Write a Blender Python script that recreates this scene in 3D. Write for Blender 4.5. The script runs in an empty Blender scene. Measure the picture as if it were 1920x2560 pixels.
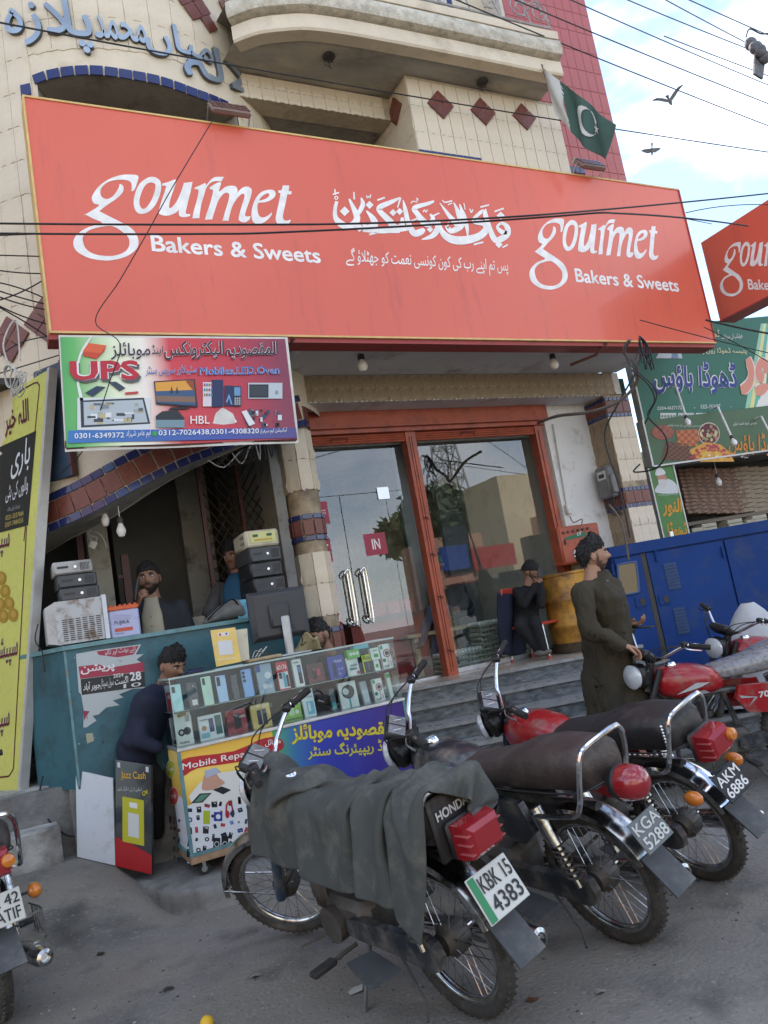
import bpy, math, random, json
from mathutils import Matrix, Vector, noise
from mathutils.geometry import tessellate_polygon, delaunay_2d_cdt
random.seed(7)
sc = bpy.context.scene
COL = sc.collection
PI = math.pi
# ------------------------------------------------------------------ camera, world, sun, exposure
CH, ROLL, PITCH, HEAD, FPX = 1.4, math.radians(-9.9), math.radians(8.06), math.radians(62.6), 1923.0
fw = Vector((math.cos(HEAD)*math.cos(PITCH), math.sin(HEAD)*math.cos(PITCH), math.sin(PITCH)))
r0 = Vector((math.sin(HEAD), -math.cos(HEAD), 0)); u0 = r0.cross(fw)
rt = r0*math.cos(ROLL)+u0*math.sin(ROLL); up = -r0*math.sin(ROLL)+u0*math.cos(ROLL)
camd = bpy.data.cameras.new('camera'); cam = bpy.data.objects.new('camera', camd); COL.objects.link(cam)
cam.matrix_world = Matrix(((rt.x, up.x, -fw.x, 0), (rt.y, up.y, -fw.y, 0), (rt.z, up.z, -fw.z, CH), (0, 0, 0, 1)))
camd.sensor_fit = 'VERTICAL'; camd.sensor_height = 34.0; camd.lens = FPX/2560*34.0
camd.clip_start = 0.05; camd.clip_end = 900
sc.camera = cam
SUN_EL, SUN_AZ = math.radians(47), math.radians(96)      # azimuth of the sun, from +X towards +Y
world = bpy.data.worlds.new('World'); sc.world = world; world.use_nodes = True
wn = world.node_tree; wn.nodes.clear()
def wnode(t, **k):
    n = wn.nodes.new(t)
    for a, b in k.items(): setattr(n, a, b)
    return n
wo = wnode('ShaderNodeOutputWorld'); bg = wnode('ShaderNodeBackground')
sky = wnode('ShaderNodeTexSky', sky_type='NISHITA', sun_disc=False)
sky.sun_elevation = SUN_EL; sky.sun_rotation = PI/2-SUN_AZ; sky.air_density = 1.0; sky.dust_density = .7; sky.ozone_density = 2.5
tc = wnode('ShaderNodeTexCoord'); mp = wnode('ShaderNodeMapping'); mp.inputs['Scale'].default_value = (1, 1, 2.2)
nz = wnode('ShaderNodeTexNoise'); nz.inputs['Scale'].default_value = 1.7; nz.inputs['Detail'].default_value = 7; nz.inputs['Roughness'].default_value = .55
mp.inputs['Location'].default_value = (.35, .1, .2)
cr = wnode('ShaderNodeValToRGB'); cr.color_ramp.elements[0].position = .47; cr.color_ramp.elements[1].position = .66
mx = wnode('ShaderNodeMixRGB'); mx.inputs[2].default_value = (8.5, 8.8, 9.2, 1)
wn.links.new(tc.outputs['Generated'], mp.inputs[0]); wn.links.new(mp.outputs[0], nz.inputs[0])
cr.color_ramp.elements[0].color = (.05, .05, .05, 1); wn.links.new(nz.outputs[0], cr.inputs[0]); wn.links.new(cr.outputs[0], mx.inputs[0])
wn.links.new(sky.outputs[0], mx.inputs[1]); wn.links.new(mx.outputs[0], bg.inputs[0]); wn.links.new(bg.outputs[0], wo.inputs[0])
bg.inputs[1].default_value = 0.135
sund = bpy.data.lights.new('sun', 'SUN'); sund.energy = 4.0; sund.angle = math.radians(.5); sund.color = (1, .94, .85)
sun = bpy.data.objects.new('sun', sund); COL.objects.link(sun)
sdir = Vector((math.cos(SUN_AZ)*math.cos(SUN_EL), math.sin(SUN_AZ)*math.cos(SUN_EL), math.sin(SUN_EL)))
sun.rotation_euler = sdir.to_track_quat('Z', 'Y').to_euler(); sun.location = (0, 30, 40)
sc.view_settings.view_transform = 'Standard'; sc.view_settings.look = 'None'
sc.view_settings.exposure = 1.45; sc.view_settings.gamma = 1.0; sc.view_settings.use_curve_mapping = False
sc.cycles.use_denoising = True; sc.cycles.max_bounces = 7; sc.cycles.transparent_max_bounces = 16
sc.cycles.caustics_reflective = False; sc.cycles.caustics_refractive = False; sc.cycles.sample_clamp_indirect = 6

# ------------------------------------------------------------------ pixel of the photograph -> point in the place
C0 = Vector((0, 0, CH))
def ray(x, y): return fw + rt*((x-960)/FPX) + up*((1280-y)/FPX)
def U(x, y, axis, val):
    d = ray(x, y); t = (val-C0[axis])/d[axis]; return C0+d*t
def AT(x, y, depth): return C0+ray(x, y)*depth
def onplane(x, y, o, n):
    d = ray(x, y); t = (Vector(o)-C0).dot(n)/d.dot(n); return C0+d*t

# ------------------------------------------------------------------ materials
def lin(h):
    h = h.lstrip('#'); c = [int(h[i:i+2], 16)/255 for i in (0, 2, 4)]
    return tuple((x/12.92 if x <= .04045 else ((x+.055)/1.055)**2.4) for x in c)
_M = {}
def M(name, col, rough=.6, metal=0, var=.12, scale=12, bump=.0, bscale=60, spec=.5, coat=0, dirt=None, dirt_amt=.0, dscale=4, emit=0, trans=0, ior=1.45, stretch=(1, 1, 1), alpha=1):
    if name in _M: return _M[name]
    if isinstance(col, str): col = lin(col)
    m = bpy.data.materials.new(name); m.use_nodes = True; nt = m.node_tree; b = nt.nodes['Principled BSDF']
    b.inputs['Roughness'].default_value = rough; b.inputs['Metallic'].default_value = metal
    b.inputs['Specular IOR Level'].default_value = spec; b.inputs['Coat Weight'].default_value = coat; b.inputs['IOR'].default_value = ior
    b.inputs['Coat Roughness'].default_value = .08
    m.diffuse_color = (*col, 1)
    if trans: b.inputs['Transmission Weight'].default_value = trans
    if alpha < 1: b.inputs['Alpha'].default_value = alpha
    tcn = nt.nodes.new('ShaderNodeTexCoord'); mpn = nt.nodes.new('ShaderNodeMapping'); mpn.inputs['Scale'].default_value = stretch
    nt.links.new(tcn.outputs['Object'], mpn.inputs[0])
    n = nt.nodes.new('ShaderNodeTexNoise'); n.inputs['Scale'].default_value = scale; n.inputs['Detail'].default_value = 5
    nt.links.new(mpn.outputs[0], n.inputs[0])
    r = nt.nodes.new('ShaderNodeValToRGB')
    r.color_ramp.elements[0].position = .3; r.color_ramp.elements[1].position = .7
    r.color_ramp.elements[0].color = (*[c*(1-var) for c in col], 1); r.color_ramp.elements[1].color = (*[min(1, c*(1+var)) for c in col], 1)
    nt.links.new(n.outputs[0], r.inputs[0]); out = r.outputs[0]
    if dirt_amt:
        dn = nt.nodes.new('ShaderNodeTexNoise'); dn.inputs['Scale'].default_value = dscale; dn.inputs['Detail'].default_value = 8; dn.inputs['Roughness'].default_value = .68
        nt.links.new(mpn.outputs[0], dn.inputs[0])
        dr = nt.nodes.new('ShaderNodeValToRGB'); dr.color_ramp.elements[0].position = .62-dirt_amt*.3; dr.color_ramp.elements[1].position = .78-dirt_amt*.2
        nt.links.new(dn.outputs[0], dr.inputs[0])
        mxn = nt.nodes.new('ShaderNodeMixRGB'); d = lin(dirt) if isinstance(dirt, str) else dirt
        mxn.inputs[2].default_value = (*d, 1); nt.links.new(dr.outputs[0], mxn.inputs[0]); nt.links.new(out, mxn.inputs[1]); out = mxn.outputs[0]
    nt.links.new(out, b.inputs['Base Color'])
    rr = nt.nodes.new('ShaderNodeMapRange'); rr.inputs['To Min'].default_value = max(0, rough-.12); rr.inputs['To Max'].default_value = min(1, rough+.12)
    nt.links.new(n.outputs[0], rr.inputs[0]); nt.links.new(rr.outputs[0], b.inputs['Roughness'])
    if bump:
        bn = nt.nodes.new('ShaderNodeTexNoise'); bn.inputs['Scale'].default_value = bscale; bn.inputs['Detail'].default_value = 6
        nt.links.new(mpn.outputs[0], bn.inputs[0])
        bp = nt.nodes.new('ShaderNodeBump'); bp.inputs['Strength'].default_value = min(1, bump); bp.inputs['Distance'].default_value = .01*max(1, bump)
        nt.links.new(bn.outputs[0], bp.inputs['Height']); nt.links.new(bp.outputs[0], b.inputs['Normal'])
    if emit:
        b.inputs['Emission Color'].default_value = (*col, 1); b.inputs['Emission Strength'].default_value = emit
    _M[name] = m
    return m
def glassmat(name, tint=(.9, .95, .93), amt=1.0, base=.03):
    m = bpy.data.materials.new(name); m.use_nodes = True; nt = m.node_tree; nt.nodes.clear()
    o = nt.nodes.new('ShaderNodeOutputMaterial'); mxs = nt.nodes.new('ShaderNodeMixShader'); t = nt.nodes.new('ShaderNodeBsdfTransparent'); g = nt.nodes.new('ShaderNodeBsdfGlossy')
    t.inputs[0].default_value = (*tint, 1); g.inputs['Roughness'].default_value = 0.004; g.inputs[0].default_value = (.95, .97, 1, 1)
    f = nt.nodes.new('ShaderNodeFresnel'); f.inputs[0].default_value = 1.52
    ma = nt.nodes.new('ShaderNodeMath'); ma.operation = 'MULTIPLY_ADD'; ma.inputs[1].default_value = amt; ma.inputs[2].default_value = base; ma.use_clamp = True
    gm = nt.nodes.new('ShaderNodeNewGeometry'); mb = nt.nodes.new('ShaderNodeMath'); mb.operation = 'SUBTRACT'; mb.inputs[0].default_value = 1; nt.links.new(gm.outputs['Backfacing'], mb.inputs[1])
    mc = nt.nodes.new('ShaderNodeMath'); mc.operation = 'MULTIPLY'; nt.links.new(ma.outputs[0], mc.inputs[0]); nt.links.new(mb.outputs[0], mc.inputs[1])
    nt.links.new(f.outputs[0], ma.inputs[0]); nt.links.new(mc.outputs[0], mxs.inputs[0]); nt.links.new(t.outputs[0], mxs.inputs[1]); nt.links.new(g.outputs[0], mxs.inputs[2]); nt.links.new(mxs.outputs[0], o.inputs[0])
    return m

# ------------------------------------------------------------------ mesh building
WM = {}
def wm(o): return WM.get(o.name, Matrix.Identity(4)) if o else Matrix.Identity(4)
def props(o, label=None, cat=None, group=None, kind=None):
    if label: o['label'] = label
    if cat: o['category'] = cat
    if group: o['group'] = group
    if kind: o['kind'] = kind
    return o
def thing(name, label, cat, loc=(0, 0, 0), mat=None, group=None, kind=None):
    o = bpy.data.objects.new(name, None); COL.objects.link(o); o.empty_display_size = .1
    o.matrix_basis = mat if mat is not None else Matrix.Translation(loc)
    WM[o.name] = o.matrix_basis.copy()
    return props(o, label, cat, group, kind)
def place(name, me, parent=None, mw=None):
    """object with shared mesh data, world matrix mw"""
    o = bpy.data.objects.new(name, me); COL.objects.link(o)
    if parent: o.parent = parent
    mw = mw if mw is not None else wm(parent)
    o.matrix_basis = wm(parent).inverted() @ mw
    WM[o.name] = mw.copy()
    return o
def copy_tree(o, parent=None, mat=None):
    c = o.copy(); COL.objects.link(c); c.parent = parent
    if mat is not None: c.matrix_basis = mat
    WM[c.name] = (wm(parent) @ c.matrix_basis) if parent else c.matrix_basis.copy()
    for ch in [x for x in o.children]: copy_tree(ch, c)
    return c
def frame_from(d):
    d = Vector(d).normalized(); a = Vector((0, 0, 1)) if abs(d.z) < .95 else Vector((1, 0, 0))
    u = d.cross(a).normalized(); v = u.cross(d).normalized(); return u, v, d
def cdt(loops):
    vs = []; ed = []
    for l in loops:
        k = len(vs); vs += [Vector((a, b)) for a, b in l]; ed += [(k+i, k+(i+1) % len(l)) for i in range(len(l))]
    r = delaunay_2d_cdt(vs, ed, [], 0, 1e-7); P = [Vector((p.x, p.y, 0)) for p in r[0]]; tr = []
    for f in r[2]:
        c = (sum(P[i].x for i in f)/3, sum(P[i].y for i in f)/3)
        if inside(c, loops[0]) and not any(inside(c, h) for h in loops[1:]): tr.append(tuple(f))
    return P, tr
class MB:
    def __init__(s, X=None): s.v = []; s.f = []; s.mi = []; s.mats = []; s.X = X
    def add(s, vs, fs, mat):
        k = len(s.v); X = s.X
        s.v += [(X @ Vector(p)) if X else Vector(p) for p in vs]
        if mat not in s.mats: s.mats.append(mat)
        i = s.mats.index(mat)
        for f in fs: s.f.append([k+a for a in f]); s.mi.append(i)
        return s
    def box(s, c, d, mat, R=None):
        c = Vector(c); h = [x/2 for x in d]
        vs = [Vector((sx*h[0], sy*h[1], sz*h[2])) for sx in (-1, 1) for sy in (-1, 1) for sz in (-1, 1)]
        if R: vs = [R @ v for v in vs]
        return s.add([c+v for v in vs], [(0, 1, 3, 2), (4, 6, 7, 5), (0, 4, 5, 1), (2, 3, 7, 6), (0, 2, 6, 4), (1, 5, 7, 3)], mat)
    def bx(s, x0, x1, y0, y1, z0, z1, mat): return s.box(((x0+x1)/2, (y0+y1)/2, (z0+z1)/2), (x1-x0, y1-y0, z1-z0), mat)
    def bev(s, c, d, b, mat, R=None):
        """box with chamfered vertical+horizontal edges"""
        c = Vector(c); hx, hy, hz = [x/2 for x in d]; b = min(b, hx*.9, hy*.9, hz*.9)
        rings = []
        for z, i in ((-hz, b), (-hz+b, 0), (hz-b, 0), (hz, b)):
            x, y = hx-i, hy-i; q = max(b-i, 0)+b*.4
            rings.append([Vector(p) for p in ((x-q, -y, z), (x, -y+q, z), (x, y-q, z), (x-q, y, z), (-x+q, y, z), (-x, y-q, z), (-x, -y+q, z), (-x+q, -y, z))])
        if R: rings = [[R @ p for p in r] for r in rings]
        return s.loft([[c+p for p in r] for r in rings], mat)
    def loft(s, rings, mat, cap=True, closed=False):
        n = len(rings[0]); vs = [p for r in rings for p in r]; fs = []
        m = len(rings)
        for i in range(m if closed else m-1):
            a = i*n; b = ((i+1) % m)*n
            for j in range(n): fs.append((a+j, a+(j+1) % n, b+(j+1) % n, b+j))
        if cap and not closed: fs.append(tuple(range(n))[::-1]); fs.append(tuple((m-1)*n+j for j in range(n)))
        return s.add(vs, fs, mat)
    def cyl(s, p0, p1, r, mat, r1=None, n=14, cap=True):
        p0 = Vector(p0); p1 = Vector(p1); u, v, d = frame_from(p1-p0); r1 = r if r1 is None else r1
        rg = [[p+(u*math.cos(2*PI*k/n)+v*math.sin(2*PI*k/n))*q for k in range(n)] for p, q in ((p0, r), (p1, r1))]
        return s.loft(rg, mat, cap)
    def tube(s, pts, r, mat, n=8, closed=False, smooth=0, flat=None):
        pts = [Vector(p) for p in pts]
        if smooth: pts = catmull(pts, smooth, closed)
        m = len(pts); rs = r if isinstance(r, (list, tuple)) else [r]*m
        if len(rs) != m: rs = [rs[min(int(i*(len(rs)-1)/(m-1)), len(rs)-2)]*(1-((i*(len(rs)-1)/(m-1)) % 1 if i < m-1 else 1))+rs[min(int(i*(len(rs)-1)/(m-1)), len(rs)-2)+1]*((i*(len(rs)-1)/(m-1)) % 1 if i < m-1 else 1) for i in range(m)]
        rings = []; pu = None
        for i, p in enumerate(pts):
            a = pts[(i-1) % m] if (i or closed) else pts[0]; b = pts[(i+1) % m] if (i < m-1 or closed) else pts[-1]
            d = (b-a)
            if d.length < 1e-9: d = Vector((0, 0, 1))
            d.normalize()
            if pu is None: u, v, _ = frame_from(d)
            else:
                u = pu-d*pu.dot(d)
                if u.length < 1e-6: u, v, _ = frame_from(d)
                u.normalize(); v = u.cross(d)*-1
            pu = u
            v = d.cross(u)
            rings.append([p+(u*math.cos(2*PI*k/n)+v*math.sin(2*PI*k/n)*(flat or 1))*rs[i] for k in range(n)])
        return s.loft(rings, mat, True, closed)
    def lathe(s, prof, o, ax, mat, n=24, a0=0, a1=None):
        """prof: (radius, height along axis)"""
        u, v, d = frame_from(ax); o = Vector(o)
        full = a1 is None; m = n if full else n+1; a1 = 2*PI if full else a1
        rings = []
        for k in range(m):
            t = a0+(a1-a0)*k/n; e = u*math.cos(t)+v*math.sin(t)
            rings.append([o+e*r+d*h for r, h in prof])
        k = len(prof); vs = [p for r in rings for p in r]; fs = []
        for i in range(m if full else m-1):
            a = i*k; b = ((i+1) % m)*k
            for j in range(k-1): fs.append((a+j, b+j, b+j+1, a+j+1))
        return s.add(vs, fs, mat)
    def torus(s, o, ax, R, r, mat, n=40, k=10, sx=1.0):
        prof = [(R+r*math.cos(2*PI*j/k), r*sx*math.sin(2*PI*j/k)) for j in range(k+1)]
        return s.lathe(prof, o, ax, mat, n)
    def sph(s, c, r, mat, n=14, m=9, R=None):
        c = Vector(c); r = r if isinstance(r, (tuple, list)) else (r, r, r); vs = []; fs = []
        for i in range(1, m):
            t = PI*i/m
            for j in range(n):
                p = 2*PI*j/n; q = Vector((r[0]*math.sin(t)*math.cos(p), r[1]*math.sin(t)*math.sin(p), r[2]*math.cos(t)))
                vs.append(c+(R @ q if R else q))
        for q in (Vector((0, 0, r[2])), Vector((0, 0, -r[2]))): vs.append(c+(R @ q if R else q))
        T = len(vs)-2
        for i in range(m-2):
            for j in range(n): fs.append((i*n+j, (i+1)*n+j, (i+1)*n+(j+1) % n, i*n+(j+1) % n))
        for j in range(n): fs.append((T, j, (j+1) % n)); fs.append((T+1, (m-2)*n+(j+1) % n, (m-2)*n+j))
        return s.add(vs, fs, mat)
    def quad(s, a, b, c, d, mat): return s.add([a, b, c, d], [(0, 1, 2, 3)], mat)
    def prism(s, poly, F, d0, d1, mat, side=None):
        """poly in (a,b) of frame F (callable a,b,d -> point)"""
        n = len(poly); vs = [F(a, b, d0) for a, b in poly]+[F(a, b, d1) for a, b in poly]
        tr = tessellate_polygon([[Vector((a, b, 0)) for a, b in poly]])
        fs = [tuple(t) for t in tr]+[tuple(n+i for i in t) for t in tr]
        s.add(vs, fs, mat)
        s.add(vs, [(i, (i+1) % n, n+(i+1) % n, n+i) for i in range(n)], side or mat); return s
    def flat(s, polys, F, d, mat, thick=0):
        """polys: list of (outer, holes) drawn as a sheet at offset d"""
        for k, (out, holes) in enumerate(polys):
            loops = [[Vector((a, b, 0)) for a, b in out]]+[[Vector((a, b, 0)) for a, b in h] for h in holes]
            dd = d+(k % 5)*.00015; pts, tr = cdt([out]+list(holes))
            s.add([F(p.x, p.y, dd+thick) for p in pts], [tuple(t) for t in tr], mat)
            if thick:
                for l in loops:
                    n = len(l); s.add([F(p.x, p.y, d) for p in l]+[F(p.x, p.y, dd+thick) for p in l], [(i, (i+1) % n, n+(i+1) % n, n+i) for i in range(n)], mat)
        return s
    def strip(s, pts, F, d, mat, k=4):
        o = ribbon(pts, k); n = len(o)//2; L, R = o[:n], o[n:][::-1]
        return s.add([F(*p, d) for p in L]+[F(*p, d) for p in R], [(i, i+1, n+i+1, n+i) for i in range(n-1)], mat)
    def grid(s, fn, nu, nv, mat, cu=False):
        vs = [fn(i/nu, j/nv) for i in range(nu+(0 if cu else 1)) for j in range(nv+1)]; fs = []; k = nv+1; m = nu if cu else nu+1
        for i in range(nu):
            for j in range(nv):
                a = i*k+j; b = ((i+1) % m)*k+j; fs.append((a, b, b+1, a+1))
        return s.add(vs, fs, mat)
    def mesh(s, name, smooth=None):
        me = bpy.data.meshes.new(name); me.from_pydata([tuple(p) for p in s.v], [], s.f)
        for m in s.mats: me.materials.append(m)
        me.polygons.foreach_set('material_index', s.mi)
        if smooth:
            me.polygons.foreach_set('use_smooth', [True]*len(me.polygons)); me.set_sharp_from_angle(angle=math.radians(smooth))
        me.update(); return me
    def build(s, name, parent=None, smooth=38, ws=True, **kw):
        if parent is not None and ws:
            inv = wm(parent).inverted(); s.v = [inv @ p for p in s.v]
        if parent is None and ws and s.v:      # origin at the base of the thing
            lo = Vector((sum(p.x for p in s.v)/len(s.v), sum(p.y for p in s.v)/len(s.v), min(p.z for p in s.v)))
            s.v = [p-lo for p in s.v]; o = place(name, s.mesh(name, smooth), None, Matrix.Translation(lo))
            return props(o, **kw)
        return props(place(name, s.mesh(name, smooth), parent, wm(parent)), **kw)
def catmull(pts, k=6, closed=False):
    n = len(pts); out = []
    for i in range(n if closed else n-1):
        g = (lambda j: pts[j % n]) if closed else (lambda j: pts[max(0, min(n-1, j))])
        p0, p1, p2, p3 = g(i-1), g(i), g(i+1), g(i+2)
        for q in range(k):
            t = q/k; out.append(.5*((2*p1)+(p2-p0)*t+(2*p0-5*p1+4*p2-p3)*t*t+(3*p1-p0-3*p2+p3)*t**3))
    if not closed: out.append(pts[-1])
    return out
def cm2(pts, k=4, closed=True):
    """2-D smooth outline; a doubled point stays a corner"""
    P = [Vector((a, b, 0)) for a, b in pts]
    o = []
    for p in catmull(P, k, closed):
        if not o or math.hypot(p.x-o[-1][0], p.y-o[-1][1]) > 1e-5: o.append((p.x, p.y))
    return o
def rz(a): return Matrix.Rotation(a, 3, 'Z')
def R4(ax, a): return Matrix.Rotation(a, 4, ax)
# ------------------------------------------------------------------ lettering
ISO = {'ا': 0xFE8D, 'آ': 0xFE81, 'ب': 0xFE8F, 'پ': 0xFB56, 'ت': 0xFE95, 'ٹ': 0xFB66, 'ث': 0xFE99, 'ج': 0xFE9D, 'چ': 0xFB7A, 'ح': 0xFEA1, 'خ': 0xFEA5, 'د': 0xFEA9, 'ڈ': 0xFB88, 'ذ': 0xFEAB, 'ر': 0xFEAD, 'ڑ': 0xFB8C, 'ز': 0xFEAF, 'س': 0xFEB1, 'ش': 0xFEB5, 'ص': 0xFEB9, 'ض': 0xFEBD, 'ط': 0xFEC1, 'ظ': 0xFEC5, 'ع': 0xFEC9, 'غ': 0xFECD, 'ف': 0xFED1, 'ق': 0xFED5, 'ک': 0xFB8E, 'گ': 0xFB92, 'ل': 0xFEDD, 'م': 0xFEE1, 'ن': 0xFEE5, 'ں': 0xFB9E, 'و': 0xFEED, 'ؤ': 0xFE85, 'ہ': 0xFBA6, 'ھ': 0xFBAA, 'ء': 0xFE80, 'ئ': 0xFE89, 'ی': 0xFBFC, 'ے': 0xFBAE}
NOJ = set('اآدڈذرڑزوؤےء'); TWO = NOJ | {'ں'}
def shape(s):
    if not any(c in ISO for c in s): return s
    out = []; prev = False; n = len(s); i = 0
    while i < n:
        c = s[i]
        if c not in ISO: out.append(c); prev = False; i += 1; continue
        if c == 'ل' and i+1 < n and s[i+1] == 'ا': out.append(chr(0xFEFC if prev else 0xFEFB)); prev = False; i += 2; continue
        nx = (i+1 < n and s[i+1] in ISO and s[i+1] != 'ء'); b = ISO[c]
        if c == 'ء': out.append(chr(b)); prev = False
        elif c in TWO: out.append(chr(b+(1 if prev else 0))); prev = False
        else: out.append(chr(b+(3 if (prev and nx) else 2 if nx else 1 if prev else 0))); prev = nx
        i += 1
    res = []; run = ''
    for ch in out:
        if ord(ch) < 0x250 and ch != ' ': run += ch
        else:
            if run: res.append(run); run = ''
            res.append(ch)
    if run: res.append(run)
    return ''.join(reversed(res))
_T = {}
def area(l): return sum(l[i][0]*l[(i+1) % len(l)][1]-l[(i+1) % len(l)][0]*l[i][1] for i in range(len(l)))/2
def inside(p, l):
    c = False; n = len(l); x, y = p
    for i in range(n):
        x1, y1 = l[i]; x2, y2 = l[(i+1) % n]
        if (y1 > y) != (y2 > y) and x < (x2-x1)*(y-y1)/(y2-y1)+x1: c = not c
    return c
def text_polys(s, bold=0.0, res=3):
    """[(outer, holes)], normalised so that the text's box is 0..1 x 0..1; also its aspect"""
    key = (s, bold, res)
    if key in _T: return _T[key]
    cu = bpy.data.curves.new('t', 'FONT'); cu.body = shape(s); o = bpy.data.objects.new('t', cu); COL.objects.link(o)
    dg = bpy.context.evaluated_depsgraph_get(); c2 = o.to_curve(dg); loops = []
    for sp in c2.splines:
        P = []
        if sp.type == 'BEZIER':
            bp = sp.bezier_points; n = len(bp)
            for i in range(n):
                a, b = bp[i], bp[(i+1) % n]; p0, p1, p2, p3 = a.co, a.handle_right, b.handle_left, b.co
                st = abs((p1-p0).cross(p3-p0).z)+abs((p2-p3).cross(p3-p0).z) < 1e-6
                for q in range(1 if st else res):
                    t = q/res; P.append(tuple((p0*(1-t)**3+p1*3*t*(1-t)**2+p2*3*t*t*(1-t)+p3*t**3)[:2]))
        else: P = [tuple(p.co[:2]) for p in sp.points]
        Q = []
        for p in P:
            if not Q or (abs(p[0]-Q[-1][0])+abs(p[1]-Q[-1][1])) > 1e-4: Q.append(p)
        if len(Q) > 2 and abs(area(Q)) > 1e-6: loops.append(Q)
    o.to_curve_clear(); bpy.data.objects.remove(o); bpy.data.curves.remove(cu)
    if not loops: return [], 1
    big = max(loops, key=lambda l: abs(area(l))); sg = 1 if area(big) > 0 else -1
    if bold:
        L2 = []
        for l in loops:
            n = len(l); q = []
            for i in range(n):
                ax, ay = l[i-1]; bx, by = l[(i+1) % n]; dx, dy = bx-ax, by-ay; m = math.hypot(dx, dy) or 1
                q.append((l[i][0]+sg*dy/m*bold, l[i][1]-sg*dx/m*bold))
            L2.append(q)
        loops = L2
    outs = [l for l in loops if area(l)*sg > 0]; hol = [l for l in loops if area(l)*sg <= 0]
    res_ = [(l, []) for l in outs]
    for h in hol:
        c = [r for r in res_ if inside(h[0], r[0])]
        if c: min(c, key=lambda r: abs(area(r[0])))[1].append(h)
    xs = [p[0] for l in outs for p in l]; ys = [p[1] for l in outs for p in l]
    x0, x1, y0, y1 = min(xs), max(xs), min(ys), max(ys)
    f = lambda l: [((a-x0)/(x1-x0), (b-y0)/(y1-y0)) for a, b in l]
    r = ([(f(a), [f(h) for h in hs]) for a, hs in res_], (x1-x0)/(y1-y0)); _T[key] = r
    return r
class Sheet:
    """a plane in the place; px() finds where a pixel of the photograph falls on it"""
    def __init__(s, o, u, v=None, n=None):
        s.o = Vector(o); s.u = Vector(u).normalized(); s.v = Vector(v).normalized() if v else Vector((0, 0, 1))
        s.n = s.u.cross(s.v).normalized()
        if s.n.dot(C0-s.o) < 0: s.n = -s.n
    def P(s, a, b, d=0): return s.o+s.u*a+s.v*b+s.n*d
    def px(s, x, y):
        q = onplane(x, y, s.o, s.n)-s.o; g = s.u.dot(s.v); a, b = q.dot(s.u), q.dot(s.v); det = 1-g*g
        return ((a-g*b)/det, (b-g*a)/det)
    def pxl(s, pts): return [s.px(x, y) for x, y in pts]
def put_text(mb, S, s, bl, br, tl, mat, d=.002, bold=0., thick=0, px=True, res=3):
    """text whose box has corners bottom-left, bottom-right, top-left (pixels or sheet coordinates)"""
    if px: bl, br, tl = S.px(*bl), S.px(*br), S.px(*tl)
    polys, _ = text_polys(s, bold, res)
    g = lambda l: [(bl[0]+(br[0]-bl[0])*a+(tl[0]-bl[0])*b, bl[1]+(br[1]-bl[1])*a+(tl[1]-bl[1])*b) for a, b in l]
    mb.flat([(g(a), [g(h) for h in hs]) for a, hs in polys], S.P, d, mat, thick)
def ribbon(pts, k=5):
    """(x, y, width) centre line -> outline"""
    P = catmull([Vector(p) for p in pts], k) if len(pts) > 2 else [Vector(p) for p in pts]
    L = []; R = []
    for i, p in enumerate(P):
        a = P[max(0, i-1)]; b = P[min(len(P)-1, i+1)]; d = Vector((b.x-a.x, b.y-a.y, 0))
        d = d.normalized() if d.length else Vector((1, 0, 0)); w = max(p.z, .5)/2
        L.append((p.x-d.y*w, p.y+d.x*w)); R.append((p.x+d.y*w, p.y-d.x*w))
    return L+R[::-1]
def zpx(ox, oy, s): return lambda x, y: (ox+x*s, oy+y*s)
def remesh(mb, voxel, smooth=4, name='body'):
    me = mb.mesh('tmp'); o = bpy.data.objects.new('tmp', me); COL.objects.link(o)
    m = o.modifiers.new('r', 'REMESH'); m.mode = 'VOXEL'; m.voxel_size = voxel; m.use_smooth_shade = True
    s = o.modifiers.new('s', 'SMOOTH'); s.iterations = smooth; s.factor = .5
    dg = bpy.context.evaluated_depsgraph_get(); dg.update()
    out = bpy.data.meshes.new_from_object(o.evaluated_get(dg)); bpy.data.objects.remove(o)
    out.materials.clear(); out.name = name
    out.polygons.foreach_set('use_smooth', [True]*len(out.polygons))
    return out
# ================================================================== materials of the place
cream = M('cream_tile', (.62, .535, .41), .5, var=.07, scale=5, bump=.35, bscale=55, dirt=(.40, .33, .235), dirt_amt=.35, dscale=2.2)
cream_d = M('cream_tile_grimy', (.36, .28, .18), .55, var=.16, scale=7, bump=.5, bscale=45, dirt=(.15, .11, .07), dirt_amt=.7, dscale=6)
grout = M('tile_bed', (.42, .36, .27), .85, var=.15, scale=20, bump=.3)
bluet = M('blue_glazed_tile', (.018, .026, .115), .22, var=.3, scale=9, coat=.4)
redt = M('oxblood_tile', (.155, .045, .032), .35, var=.25, scale=8, bump=.25, bscale=30, dirt=(.25, .17, .12), dirt_amt=.25, dscale=9)
pinkt = M('rose_wall_tile', (.40, .105, .10), .32, var=.12, scale=3)
pgrout = M('pale_grout', (.55, .5, .45), .8)
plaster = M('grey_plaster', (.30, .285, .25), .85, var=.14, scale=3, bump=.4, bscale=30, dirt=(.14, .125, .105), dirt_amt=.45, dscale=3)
soffw = M('white_soffit_paint', (.62, .61, .58), .8, var=.08, scale=2, dirt=(.35, .31, .26), dirt_amt=.3, dscale=3)
stain = M('stained_balcony_soffit', (.30, .285, .255), .85, var=.35, scale=1.6, bump=.3, dirt=(.47, .41, .32), dirt_amt=.55, dscale=1.7, stretch=(1, 2.2, 1))
peel = M('peeling_moulding', (.47, .43, .35), .9, var=.25, scale=14, bump=1, bscale=50, dirt=(.62, .58, .5), dirt_amt=.45, dscale=11)
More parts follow.
